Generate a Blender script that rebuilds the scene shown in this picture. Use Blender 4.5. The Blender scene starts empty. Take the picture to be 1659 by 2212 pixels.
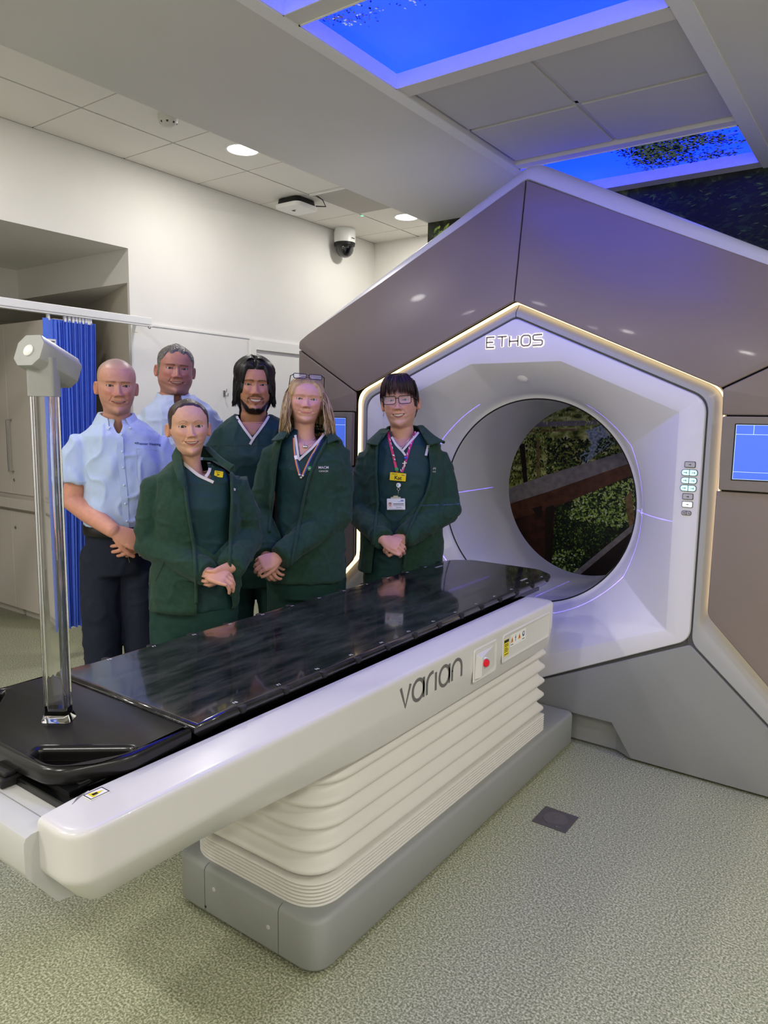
import bpy, bmesh, math, random
import numpy as np
from mathutils import Vector, Matrix
random.seed(7); np.random.seed(7)
SC = bpy.context.scene
COL = SC.collection
R = math.radians
# ------------------------------------------------------------------ camera
cam_d = bpy.data.cameras.new('camera'); cam = bpy.data.objects.new('camera', cam_d); COL.objects.link(cam)
cam_d.sensor_fit = 'VERTICAL'; cam_d.sensor_height = 36.0; cam_d.lens = 25.616
cam_d.clip_start = 0.05; cam_d.clip_end = 60
_Rm = Matrix(((0.8115863, 0.58403777, 0.01508521), (-0.0877093, 0.09627278, 0.99148305), (0.57761125, -0.80599717, 0.12935921)))
CAMZ = 1.48
cam.matrix_world = Matrix.Translation((0, 0, CAMZ)) @ _Rm.transposed().to_4x4()
SC.camera = cam
FPX = 1573.94
def ray(px, py):                     # direction of a photo pixel (photo 1659 x 2212)
    return _Rm.transposed() @ Vector((px - 829.5, -(py - 1106.0), -FPX))
def onz(px, py, z):
    r = ray(px, py); t = (z - CAMZ) / r.z; return Vector((r.x * t, r.y * t, z))
def onx(px, py, x):
    r = ray(px, py); t = x / r.x; return Vector((x, r.y * t, CAMZ + r.z * t))
def ony(px, py, y):
    r = ray(px, py); t = y / r.y; return Vector((r.x * t, y, CAMZ + r.z * t))
def atd(px, py, d):
    r = ray(px, py) * (d / FPX); return Vector((r.x, r.y, CAMZ + r.z))
# ------------------------------------------------------------------ world, exposure
w = bpy.data.worlds.new('world'); SC.world = w; w.use_nodes = True
w.node_tree.nodes['Background'].inputs[0].default_value = (0.8, 0.85, 1, 1)
w.node_tree.nodes['Background'].inputs[1].default_value = 0.0
SC.view_settings.view_transform = 'Standard'; SC.view_settings.look = 'None'
SC.view_settings.exposure = 0.3; SC.view_settings.gamma = 1.0
try: SC.view_settings.use_curve_mapping = False
except Exception: pass
SC.cycles.use_denoising = True
SC.cycles.max_bounces = 8; SC.cycles.diffuse_bounces = 4; SC.cycles.glossy_bounces = 4
SC.cycles.transmission_bounces = 8; SC.cycles.transparent_max_bounces = 8
SC.cycles.sample_clamp_indirect = 6.0; SC.cycles.caustics_reflective = False; SC.cycles.caustics_refractive = False
DOWNLIGHT_W = 16.0
# ------------------------------------------------------------------ materials
MATS = {}
def srgb(r, g, b):
    f = lambda c: (c / 255 / 12.92) if c <= 10 else ((c / 255 + 0.055) / 1.055) ** 2.4
    return (f(r), f(g), f(b), 1)
def mat(name, col, rough=0.5, metal=0.0, coat=0.0, noise=0.0, nscale=30.0, bump=0.0, bscale=200.0, bdist=0.001,
        emit=None, estr=0.0, trans=0.0, ior=1.45, sheen=0.0, spec=0.5, vcol=None, col2=None, coat_rough=0.05, aniso=None, sss=0.0):
    m = bpy.data.materials.new(name); m.use_nodes = True
    nt = m.node_tree; p = nt.nodes['Principled BSDF']
    if len(col) == 3: col = srgb(*col)
    I = p.inputs
    I['Base Color'].default_value = col; I['Roughness'].default_value = rough; I['Metallic'].default_value = metal
    I['Coat Weight'].default_value = coat; I['Coat Roughness'].default_value = coat_rough
    I['Transmission Weight'].default_value = trans; I['IOR'].default_value = ior
    I['Sheen Weight'].default_value = sheen; I['Specular IOR Level'].default_value = spec
    if sss: I['Subsurface Weight'].default_value = sss; I['Subsurface Radius'].default_value = (0.012, 0.005, 0.003); I['Subsurface Scale'].default_value = 1.0
    if emit is not None:
        if len(emit) == 3: emit = srgb(*emit)
        I['Emission Color'].default_value = emit; I['Emission Strength'].default_value = estr
    tc = nt.nodes.new('ShaderNodeTexCoord')
    if vcol:
        a = nt.nodes.new('ShaderNodeAttribute'); a.attribute_name = vcol
        nt.links.new(a.outputs['Color'], I['Base Color'])
        if emit == 'v': nt.links.new(a.outputs['Color'], I['Emission Color'])
    elif noise or col2:
        n = nt.nodes.new('ShaderNodeTexNoise'); n.inputs['Scale'].default_value = nscale; n.inputs['Detail'].default_value = 4
        nt.links.new(tc.outputs['Object'], n.inputs['Vector'])
        r = nt.nodes.new('ShaderNodeValToRGB')
        if col2 is not None:
            c2 = srgb(*col2) if len(col2) == 3 else col2; c1 = col; r.color_ramp.elements[0].position = 0.38; r.color_ramp.elements[1].position = 0.62
        else:
            c1 = tuple(c * (1 - noise) for c in col[:3]) + (1,); c2 = tuple(min(1, c * (1 + noise)) for c in col[:3]) + (1,)
            r.color_ramp.elements[0].position = 0.3; r.color_ramp.elements[1].position = 0.7
        r.color_ramp.elements[0].color = c1; r.color_ramp.elements[1].color = c2
        nt.links.new(n.outputs['Fac'], r.inputs['Fac']); nt.links.new(r.outputs['Color'], I['Base Color'])
    if bump:
        n2 = nt.nodes.new('ShaderNodeTexNoise'); n2.inputs['Scale'].default_value = bscale; n2.inputs['Detail'].default_value = 3
        src = tc.outputs['Object']
        if aniso:
            mp = nt.nodes.new('ShaderNodeMapping'); mp.inputs['Scale'].default_value = aniso
            nt.links.new(src, mp.inputs['Vector']); src = mp.outputs['Vector']
        nt.links.new(src, n2.inputs['Vector'])
        b = nt.nodes.new('ShaderNodeBump'); b.inputs['Strength'].default_value = bump; b.inputs['Distance'].default_value = bdist
        nt.links.new(n2.outputs['Fac'], b.inputs['Height']); nt.links.new(b.outputs['Normal'], I['Normal'])
    MATS[name] = m
    return m
# ------------------------------------------------------------------ objects
def tag(o, label=None, cat=None, group=None, kind=None):
    if label: o['label'] = label
    if cat: o['category'] = cat
    if group: o['group'] = group
    if kind: o['kind'] = kind
    return o
def empty(name, loc, label=None, cat=None, group=None, kind=None):
    o = bpy.data.objects.new(name, None); COL.objects.link(o); o.location = loc; o.empty_display_size = 0.1
    return tag(o, label, cat, group, kind)
def wloc(o):
    v = Vector((0, 0, 0))
    while o is not None: v += o.location; o = o.parent
    return v
def finish(me, smooth, angle):
    if not smooth: return
    bm = bmesh.new(); bm.from_mesh(me)
    for f in bm.faces: f.smooth = True
    if angle < 179:
        lim = R(angle)
        for e in bm.edges:
            if len(e.link_faces) == 2 and e.calc_face_angle(0) > lim: e.smooth = False
    bm.to_mesh(me); bm.free()
def link(name, me, m=None, parent=None, label=None, kind=None, origin=None):
    o = bpy.data.objects.new(name, me); COL.objects.link(o)
    if m is not None and not me.materials: me.materials.append(m)
    if parent is not None: o.parent = parent
    return tag(o, label, None, None, kind)
def mk(name, verts, faces, m, parent=None, smooth=False, angle=35, label=None, kind=None, loc=None):
    """verts in world coordinates; the object's origin is its parent's place (or loc)."""
    base = wloc(parent) if parent is not None else Vector((0, 0, 0))
    off = Vector(loc) if loc is not None else Vector((0, 0, 0))
    if loc is not None: off = Vector(loc) - base
    sh = base + off
    me = bpy.data.meshes.new(name)
    me.from_pydata([(v[0] - sh[0], v[1] - sh[1], v[2] - sh[2]) for v in verts], [], faces)
    me.validate(); me.update()
    finish(me, smooth, angle)
    o = link(name, me, m, parent, label, kind)
    o.location = off
    return o
def join(*parts):
    V = []; F = []
    for v, f in parts:
        n = len(V); V += list(v); F += [tuple(i + n for i in q) for q in f]
    return V, F
def box(x0, x1, y0, y1, z0, z1, b=0.0):
    if b <= 0:
        v = [(x, y, z) for z in (z0, z1) for y in (y0, y1) for x in (x0, x1)]
        return v, [(0, 2, 3, 1), (4, 5, 7, 6), (0, 1, 5, 4), (2, 6, 7, 3), (0, 4, 6, 2), (1, 3, 7, 5)]
    bm = bmesh.new()
    bmesh.ops.create_cube(bm, size=1)
    for v in bm.verts: v.co = Vector(((x0 + x1) / 2 + v.co.x * (x1 - x0), (y0 + y1) / 2 + v.co.y * (y1 - y0), (z0 + z1) / 2 + v.co.z * (z1 - z0)))
    bmesh.ops.bevel(bm, geom=list(bm.edges), offset=b, segments=2, affect='EDGES', profile=0.5)
    return bmout(bm)
def bmout(bm):
    bm.verts.index_update(); V = [tuple(v.co) for v in bm.verts]; F = [tuple(v.index for v in f.verts) for f in bm.faces]; bm.free(); return V, F
def loft(rings, closed=True, caps=(False, False)):
    n = len(rings[0]); V = [tuple(p) for r in rings for p in r]; F = []
    for i in range(len(rings) - 1):
        for j in range(n if closed else n - 1):
            k = (j + 1) % n
            F.append((i * n + j, i * n + k, (i + 1) * n + k, (i + 1) * n + j))
    if caps[0]: F.append(tuple(range(n - 1, -1, -1)))
    if caps[1]: F.append(tuple((len(rings) - 1) * n + j for j in range(n)))
    return V, F
def frames(path):
    P = [Vector(p) for p in path]; T = []
    for i in range(len(P)):
        a = P[max(i - 1, 0)]; b = P[min(i + 1, len(P) - 1)]; T.append((b - a).normalized())
    up = Vector((0, 0, 1)) if abs(T[0].z) < 0.9 else Vector((1, 0, 0))
    N = (up - T[0] * up.dot(T[0])).normalized(); out = []
    for t in T:
        N = (N - t * N.dot(t)).normalized(); out.append((t, N, t.cross(N)))
    return P, out
def tube(path, rad, seg=10, caps=True, flat=1.0):
    P, fr = frames(path); rings = []
    for i, (p, (t, n, b)) in enumerate(zip(P, fr)):
        r = rad[i] if hasattr(rad, '__len__') else rad
        rings.append([p + n * (math.cos(a) * r) + b * (math.sin(a) * r * flat) for a in (2 * math.pi * k / seg for k in range(seg))])
    return loft(rings, True, (caps, caps))
def lathe(c, prof, axis='z', seg=32, caps=(False, False)):
    c = Vector(c); rings = []
    for r, h in prof:
        ring = []
        for k in range(seg):
            a = 2 * math.pi * k / seg; x, y = math.cos(a) * r, math.sin(a) * r
            ring.append(c + (Vector((x, y, h)) if axis == 'z' else Vector((h, x, y)) if axis == 'x' else Vector((y, h, x))))
        rings.append(ring)
    return loft(rings, True, caps)
def round_poly(pts, rad, seg=6):
    out = []; n = len(pts)
    for i in range(n):
        r = rad[i] if hasattr(rad, '__len__') else rad
        p = Vector(pts[i]).to_2d() if len(pts[i]) > 2 else Vector(pts[i]); a = Vector(pts[i - 1][:2]); b = Vector(pts[(i + 1) % n][:2])
        if r <= 0: out.append((p.x, p.y)); continue
        da = (a - p).normalized(); db = (b - p).normalized()
        ang = da.angle(db) / 2
        t = min(r / max(math.tan(ang), 1e-4), (a - p).length * 0.49, (b - p).length * 0.49)
        p0 = p + da * t; p1 = p + db * t
        for k in range(seg + 1):
            s = k / seg; q = p0 * (1 - s) ** 2 + p * (2 * s * (1 - s)) + p1 * s * s
            out.append((q.x, q.y))
    return out
def plate(loops, ext, bev=0.0, seg=2):
    """2-D outline(s) (first outer, rest holes) -> solid plate verts/faces in (x, y, +-ext)."""
    cu = bpy.data.curves.new('tmp', 'CURVE'); cu.dimensions = '2D'; cu.fill_mode = 'BOTH'
    cu.extrude = max(ext - bev, 0); cu.bevel_depth = bev; cu.bevel_resolution = seg; cu.offset = -bev
    for lp in loops:
        s = cu.splines.new('POLY'); s.points.add(len(lp) - 1)
        for q, p in zip(s.points, lp): q.co = (p[0], p[1], 0, 1)
        s.use_cyclic_u = True
    ob = bpy.data.objects.new('tmp', cu); COL.objects.link(ob)
    dg = bpy.context.evaluated_depsgraph_get(); me = bpy.data.meshes.new_from_object(ob.evaluated_get(dg))
    bm = bmesh.new(); bm.from_mesh(me); bmesh.ops.remove_doubles(bm, verts=bm.verts, dist=1e-5)
    bmesh.ops.recalc_face_normals(bm, faces=bm.faces)
    bpy.data.objects.remove(ob); bpy.data.curves.remove(cu); bpy.data.meshes.remove(me)
    return bmout(bm)
def text_mesh(s, size, ext=0.0, off=0.0, spacing=1.0):
    """flat lettering, centred, verts in (x, y, z)"""
    cu = bpy.data.curves.new('tmp', 'FONT'); cu.body = s; cu.size = size; cu.extrude = ext; cu.offset = off
    cu.align_x = 'CENTER'; cu.align_y = 'CENTER'; cu.space_character = spacing; cu.resolution_u = 3
    ob = bpy.data.objects.new('tmp', cu); COL.objects.link(ob)
    dg = bpy.context.evaluated_depsgraph_get(); me = bpy.data.meshes.new_from_object(ob.evaluated_get(dg))
    bm = bmesh.new(); bm.from_mesh(me)
    bpy.data.objects.remove(ob); bpy.data.curves.remove(cu); bpy.data.meshes.remove(me)
    return bmout(bm)
def disc(c, n, prof, seg=24):
    t1 = n.orthogonal().normalized(); t2 = n.cross(t1)
    return loft([[c + n * h + (t1 * math.cos(a) + t2 * math.sin(a)) * r for a in (2 * math.pi * k / seg for k in range(seg))] for r, h in prof], True, (True, True))
def xf(vf, f): return [f(*v) for v in vf[0]], vf[1]
def shell(vf): return vf
# ------------------------------------------------------------------ shared materials
mat('wall_white', (236, 234, 228), 0.6, noise=0.02, nscale=3, bump=0.05, bscale=300)
mat('wall_clad', (240, 239, 234), 0.35, noise=0.015, nscale=2)
mat('wall_beige', (206, 199, 186), 0.5, noise=0.02, nscale=2)
mat('alcove_grey', (222, 216, 208), 0.6, noise=0.02, nscale=2)
mat('plaster', (222, 220, 214), 0.75, noise=0.02, nscale=2, bump=0.04, bscale=150)
mat('tile_white', (236, 233, 225), 0.85, noise=0.02, nscale=300, bump=0.25, bscale=600)
mat('tile_grey', (205, 203, 198), 0.8, noise=0.02, nscale=300, bump=0.2, bscale=600)
mat('trim_white', (238, 238, 234), 0.4, noise=0.01)
mat('gap_dark', (60, 58, 55), 0.8, noise=0.05)
mat('door_white', (240, 239, 233), 0.45, noise=0.01)
mat('cabinet', (218, 210, 201), 0.4, noise=0.015, nscale=5)
mat('steel', (190, 190, 188), 0.3, metal=1.0, noise=0.05)
mat('white_plastic', (240, 240, 237), 0.35, noise=0.01)
mat('black_plastic', (18, 18, 19), 0.35, noise=0.05)
mat('dark_glass', (10, 11, 14), 0.08, coat=1.0, noise=0.05)
mat('lamp_glow', (255, 255, 255), 0.5, emit=(1, 0.97, 0.9, 1), estr=9.0)
mbp = mat('print_black', (28, 28, 30), 0.5, noise=0.05)
# ================================================================== the room
WX, BY, CZ, SZ = -4.13, 5.55, 3.05, 2.85            # left wall, far wall, ceiling height, lowered ceiling height
XR, YN = 2.6, -2.8                                   # right wall and wall behind the photographer
mfl = mat('vinyl_floor', (170, 172, 152), 0.34, spec=0.5)
def _floor_nodes(m):
    nt = m.node_tree; p = nt.nodes['Principled BSDF']; tc = nt.nodes.new('ShaderNodeTexCoord')
    n1 = nt.nodes.new('ShaderNodeTexNoise'); n1.inputs['Scale'].default_value = 165; n1.inputs['Detail'].default_value = 1.5
    n2 = nt.nodes.new('ShaderNodeTexNoise'); n2.inputs['Scale'].default_value = 420; n2.inputs['Detail'].default_value = 1
    n3 = nt.nodes.new('ShaderNodeTexVoronoi'); n3.inputs['Scale'].default_value = 22; n3.inputs['Randomness'].default_value = 1
    for n in (n1, n2, n3): nt.links.new(tc.outputs['Object'], n.inputs['Vector'])
    r1 = nt.nodes.new('ShaderNodeValToRGB'); e = r1.color_ramp.elements
    e[0].position = 0.34; e[0].color = srgb(116, 122, 98); e[1].position = 0.66; e[1].color = srgb(204, 203, 178)
    el = e.new(0.5); el.color = srgb(158, 161, 134)
    nt.links.new(n1.outputs['Fac'], r1.inputs['Fac'])
    r2 = nt.nodes.new('ShaderNodeValToRGB'); r2.color_ramp.elements[0].position = 0.35; r2.color_ramp.elements[1].position = 0.65
    r2.color_ramp.elements[0].color = (0.84, 0.85, 0.82, 1); r2.color_ramp.elements[1].color = (1.12, 1.12, 1.1, 1)
    nt.links.new(n2.outputs['Fac'], r2.inputs['Fac'])
    mx = nt.nodes.new('ShaderNodeMix'); mx.data_type = 'RGBA'; mx.blend_type = 'MULTIPLY'; mx.inputs[0].default_value = 1
    nt.links.new(r1.outputs['Color'], mx.inputs[6]); nt.links.new(r2.outputs['Color'], mx.inputs[7])
    # a few dark flecks
    r3 = nt.nodes.new('ShaderNodeMath'); r3.operation = 'LESS_THAN'; r3.inputs[1].default_value = 0.05
    nt.links.new(n3.outputs['Distance'], r3.inputs[0])
    mx2 = nt.nodes.new('ShaderNodeMix'); mx2.data_type = 'RGBA'; mx2.inputs[7].default_value = srgb(112, 116, 100)
    nt.links.new(mx.outputs[2], mx2.inputs[6]); nt.links.new(r3.outputs[0], mx2.inputs[0])
    nt.links.new(mx2.outputs[2], p.inputs['Base Color'])
    b = nt.nodes.new('ShaderNodeBump'); b.inputs['Strength'].default_value = 0.08; b.inputs['Distance'].default_value = 0.001
    nt.links.new(n1.outputs['Fac'], b.inputs['Height']); nt.links.new(b.outputs['Normal'], p.inputs['Normal'])
_floor_nodes(mfl)
M = MATS
mk('floor', *box(-7.2, XR, YN, BY + 0.1, -0.1, 0), mfl, kind='structure')
# left wall around the alcove opening (y 0.4 .. AY, up to z AZ)
AY, AZ, AB = 2.935, 2.515, 2.305
mk('wall_left', *join(box(WX - 0.15, WX, AY, BY, AB, CZ), box(WX - 0.02, WX, AY, BY, 0, AB), box(WX - 0.15, WX, 0.2, AY, AZ, CZ), box(WX - 0.15, WX, YN, 0.2, 0, CZ)), M['wall_white'], kind='structure')
mk('wall_far', *box(WX - 0.15, XR, BY, BY + 0.1, 0, CZ), M['wall_white'], kind='structure')
mk('wall_right', *box(XR, XR + 0.1, YN, BY, 0, CZ), M['wall_white'], kind='structure')
mk('wall_near', *box(-7.2, XR, YN - 0.1, YN, 0, CZ), M['wall_white'], kind='structure')
# wall lining panels on the left wall, with the joint line at door height
clad = empty('trim_1', (WX, AY, 0), kind='structure')
for ya, yb in ((AY, 3.968),):
    mk('lining_panel', *box(WX, WX + 0.006, ya + 0.001, yb, 0.1, 2.05), M['wall_clad'], clad)
mk('lining_cap', *box(WX, WX + 0.012, AY, BY - 0.02, 2.05, 2.062), M['trim_white'], clad)
mk('baseboard_left', *box(WX, WX + 0.014, AY, 3.968, 0, 0.1), M['trim_white'], kind='structure')
# door in the left wall
door = empty('door_1', (WX, 3.97, 0), kind='structure')
mk('door_frame', *join(box(WX, WX + 0.022, 3.97, 4.03, 0, 2.05), box(WX, WX + 0.022, 4.97, 5.03, 0, 2.05), box(WX, WX + 0.022, 4.03, 4.97, 1.976, 2.05)), M['door_white'], door)
mk('door_leaf', *box(WX, WX + 0.004, 4.034, 4.966, 0.006, 1.967), M['door_white'], door)
mk('door_handle', *join(tube([(WX + 0.004, 4.12, 1.0), (WX + 0.05, 4.12, 1.0), (WX + 0.05, 4.24, 1.0)], 0.009)), M['steel'], door, smooth=True)
# alcove (recessed bay with cupboards)
mk('wall_alcove', *join(
    ([(-4.28, AY, AB), (-5.48, AY, AB), (-5.48, AY, AZ), (-4.28, AY, AZ)], [(0, 1, 2, 3)]),
    ([(-5.48, AY, AB), (-5.48, -0.3, AB), (-5.48, -0.3, AZ), (-5.48, AY, AZ)], [(0, 1, 2, 3)]),
    ([(-4.28, AY, AZ), (-5.48, AY, AZ), (-5.48, 0.2, AZ), (-4.28, 0.2, AZ)], [(0, 1, 2, 3)]),
    ([(-4.28, AY, AB), (-7.1, AY, AB), (-7.1, 4.2, AB), (-4.28, 4.2, AB)], [(0, 1, 2, 3)])), M['wall_white'], kind='structure')
mk('wall_bay', *join(([(WX - 0.001, 2.934, 0), (-6.9, 4.0, 0), (-6.9, 4.0, AB), (WX - 0.001, 2.934, AB)], [(0, 1, 2, 3)]),
    ([(-6.9, 4.0, 0), (-6.9, 0.2, 0), (-6.9, 0.2, AB), (-6.9, 4.0, AB)], [(0, 1, 2, 3)]),
    ([(-6.9, 0.2, 0), (WX - 0.15, 0.2, 0), (WX - 0.15, 0.2, AZ), (-6.9, 0.2, AZ)], [(0, 1, 2, 3)]),
    ([(-5.48, AY, AB), (-6.9, AY, AB), (-6.9, 0.2, AB), (-5.48, 0.2, AB)], [(0, 1, 2, 3)])), M['wall_beige'], kind='structure')
mk('baseboard_bay', *join(([(WX, 2.925, 0), (-6.9, 3.988, 0), (-6.9, 3.988, 0.1), (WX, 2.925, 0.1), (WX, 2.937, 0.1), (-6.9, 4.0, 0.1)], [(0, 1, 2, 3), (3, 2, 5, 4)])), M['alcove_grey'], kind='structure')
# cupboards in the bay
CY = 2.65
def cupboard(x0, x1, name, label, tall):
    c = empty(name, ((x0 + x1) / 2, CY + 0.15, 0), label, 'cupboard')
    if tall:
        mk('body', *box(x0, x1, CY + 0.02, CY + 0.28, 0.87, 2.08), M['cabinet'], c)
        d = mk('door', *box(x0 + 0.002, x1 - 0.002, CY, CY + 0.02, 0.90, 2.075, 0.002), M['cabinet'], c)
        hx = x0 + 0.045
        mk('handle', *tube([(hx, CY, 1.42), (hx, CY - 0.035, 1.42), (hx, CY - 0.035, 1.06), (hx, CY, 1.06)], 0.006, 8), M['steel'], d, smooth=True)
        mk('lock', *lathe((hx, CY - 0.004, 1.0), [(0.0, 0), (0.011, 0), (0.011, 0.006)], 'y', 16), M['steel'], d, smooth=True)
    else:
        mk('body', *box(x0, x1, CY + 0.02, CY + 0.28, 0.09, 0.80), M['cabinet'], c)
        mk('door', *box(x0 + 0.002, x1 - 0.002, CY - 0.01, CY + 0.02, 0.07, 0.775, 0.002), M['cabinet'], c)
        mk('worktop_edge', *box(x0, x1, CY - 0.03, CY + 0.28, 0.80, 0.87, 0.003), M['cabinet'], c)
        mk('plinth', *box(x0 + 0.02, x1 - 0.02, CY + 0.05, CY + 0.28, 0, 0.09), M['alcove_grey'], c)
        mk('lock', *lathe((x0 + 0.05, CY - 0.015, 0.66), [(0.0, 0), (0.011, 0), (0.011, 0.006)], 'y', 16), M['steel'], c, smooth=True)
xs = (-5.76, -5.165, -4.57)
for k in range(2):
    cupboard(xs[k], xs[k + 1], 'wall_cupboard', ('tall beige upper cupboard with steel bar handle beside the blue curtain', 'tall beige upper cupboard deeper in the bay, with steel bar handle')[1 - k], True)
    cupboard(xs[k] - 0.0, xs[k + 1], 'base_cupboard', ('beige base cupboard under worktop beside the blue curtain', 'beige base cupboard deeper in the bay under the worktop')[1 - k], False)
# curtain rail and curtain
RX = -3.99
rail = empty('curtain_rail', (RX, 2.5, 2.0), 'white aluminium curtain rail running across the bay opening', 'curtain rail')
mk('rail_profile', *join(box(RX - 0.018, RX + 0.018, 0.25, 2.985, 2.037, 2.08, 0.003), box(RX - 0.02, RX + 0.02, 0.25, 2.985, 2.026, 2.032)), M['white_plastic'], rail)
mk('rail_web', *box(RX - 0.006, RX + 0.006, 0.26, 2.975, 2.031, 2.0405), M['white_plastic'], rail)
mk('wall_bracket', *join(box(WX, RX, 2.955, 2.975, 2.045, 2.07), box(WX, WX + 0.008, 2.945, 2.985, 2.0, 2.1)), M['white_plastic'], rail)
mk('end_hook', *tube([(RX, 2.965, 2.03), (RX, 2.97, 2.018), (RX, 2.98, 2.014), (RX, 2.986, 2.022)], 0.003, 6), M['steel'], rail, smooth=True)
mcu = mat('curtain_blue', (84, 122, 232), 0.75, noise=0.06, nscale=40, sheen=0.2, bump=0.1, bscale=900)
cur = empty('privacy_curtain', (RX, 2.42, 0.2), 'royal blue pleated privacy curtain drawn together on its rail', 'curtain')
# stacked pleats
pts = []
def pleat_path(t):                                   # plan outline (y, dx)
    pass
plan = [(2.262, 0.012), (2.285, 0.018), (2.315, 0.012), (2.335, -0.004)]
y = 2.335; k = 0
while y < 2.585:
    amp = 0.020 + 0.008 * math.sin(k * 1.7)
    st = 0.0095 if y > 2.42 else 0.016
    plan += [(y + st * 0.5, amp), (y + st, -amp)]; y += st; k += 1
rings = []
zz = [0.2 + 1.80 * i / 14 for i in range(15)]
for iz, z in enumerate(zz):
    t = 1 - iz / 14.0
    ring = []
    for j, (yy, dx) in enumerate(plan):
        s = (yy - 2.262) / 0.32
        ya = yy - t * 0.055 * s + 0.002 * math.sin(j * 2.1 + z * 3) * t
        sway = 0.012 * math.sin(z * 2.3 + yy * 20)
        ring.append((RX + dx * (0.75 + 0.5 * t) + sway * t, ya, z - 0.006 * math.sin(j) * (1 if iz == 0 else 0)))
    rings.append(ring)
# finer sampling between plan points gives soft pleats
def smooth_ring(r):
    out = []
    for a, b in zip(r, r[1:]):
        for q in (0, 0.33, 0.67):
            s = 0.5 - 0.5 * math.cos(q * math.pi); out.append((a[0] + (b[0] - a[0]) * s, a[1] + (b[1] - a[1]) * q, a[2] + (b[2] - a[2]) * q))
    out.append(r[-1]); return out
mk('cloth', *loft([smooth_ring(r) for r in rings], closed=False), mcu, cur, smooth=True, angle=180)
mlabel = mat('label_white', (238, 238, 236), 0.6, noise=0.02)
lab = mk('care_label', *box(RX + 0.0335, RX + 0.035, 2.272, 2.322, 1.80, 1.885), mlabel, cur, label='white printed care label')
for i, (z, wd, h) in enumerate(((1.868, 0.04, 0.006), (1.845, 0.038, 0.003), (1.835, 0.038, 0.003), (1.818, 0.03, 0.002), (1.812, 0.03, 0.002))):
    mk('print_line', *box(RX + 0.035, RX + 0.0353, 2.276, 2.276 + wd, z, z + h), M['gap_dark'], lab)
for i, yy in enumerate((2.30, 2.40, 2.425, 2.45, 2.47, 2.49, 2.51, 2.53, 2.545, 2.56)):
    mk('glider', *box(RX - 0.008, RX + 0.012, yy - 0.007, yy + 0.007, 1.99, 2.0255, 0.002), M['white_plastic'], cur)
# small things on the left wall
hk = empty('coat_hook', (WX + 0.006, 3.715, 1.633), 'small steel double coat hook on the white wall', 'hook')
mk('back_plate', *box(WX + 0.006, WX + 0.010, 3.705, 3.725, 1.61, 1.655, 0.001), M['steel'], hk)
mk('prong', *tube([(WX + 0.01, 3.715, 1.64), (WX + 0.03, 3.715, 1.645), (WX + 0.034, 3.715, 1.665)], 0.004, 8), M['steel'], hk, smooth=True)
mk('prong', *tube([(WX + 0.01, 3.715, 1.62), (WX + 0.045, 3.715, 1.615), (WX + 0.05, 3.715, 1.635)], 0.004, 8), M['steel'], hk, smooth=True)
pl = onz(207, 890, 1.49)
disp = empty('paper_dispenser', (-4.42, 3.0, 1.38), 'white rounded paper dispenser with printed lines mounted beside the curtain', 'dispenser')
cx, cyy = -4.42, 2.985
prof = round_poly([(-0.07, -0.12), (0.07, -0.12), (0.07, 0.12), (-0.07, 0.12)], [0.01, 0.01, 0.06, 0.06], 6)
mk('shell', *xf(plate([prof], 0.03, 0.008), lambda x, y, z: (cx + x, cyy + z, 1.44 + y)), M['white_plastic'], disp, smooth=True)
for i in range(5):
    mk('print_line', *box(cx - 0.045, cx + 0.045, cyy - 0.0306, cyy - 0.03, 1.50 - i * 0.018, 1.504 - i * 0.018), M['tile_grey'], disp)
mk('mount_arm', *box(cx - 0.02, cx + 0.02, cyy + 0.03, cyy + 0.1, 1.42, 1.46), M['white_plastic'], disp)
# ------------------------------------------------------------------ ceilings
ceil = empty('ceiling', (-3.5, 2.5, CZ), kind='structure')
mk('ceiling_slab', *box(-7.2, XR, YN, BY, CZ + 0.012, CZ + 0.1), M['gap_dark'], ceil)
rows = [(WX, -3.653), (-3.647, -3.053), (-3.047, -2.6)]
ys = [2.335 + 0.586 * k for k in range(-9, 7)]
for xa, xb in rows:
    for a, b in zip(ys, ys[1:]):
        if a > BY - 0.05: continue
        mk('ceiling_tile', *box(xa + 0.004, xb - 0.003, a + 0.005, min(b - 0.003, BY), CZ, CZ + 0.012), M['tile_white'], ceil)
# lowered plaster ceiling with the luminous recess field
low = empty('ceiling_lowered', (-1.5, 2.5, SZ), kind='structure')
EX = -2.915
fx0, fx1 = -1.885, -0.775
panes = [(1.39, 1.99, 'sky'), (2.067, 2.672, 'sky'), (2.767, 3.80, 'tile'), (3.86, 4.45, 'sky')]
def slab(x0, x1, y0, y1): return box(x0, x1, y0, y1, SZ, CZ + 0.01)
parts = [slab(EX, fx0, YN, 5.0), slab(fx1, XR, YN, 5.0), slab(fx0, fx1, YN, panes[0][0])]
for p, q in zip(panes, panes[1:] + [(5.0,)]): parts.append(slab(fx0, fx1, p[1], q[0]))
mk('plaster_field', *join(*parts), M['plaster'], low)
# frame trims around the luminous field
tr = [box(fx0 - 0.06, fx0, 0.6, 4.52, SZ - 0.006, SZ), box(fx1, fx1 + 0.07, 0.6, 4.9, SZ - 0.006, SZ)]
mk('recess_trim', *join(*tr), M['trim_white'], low)
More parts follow.
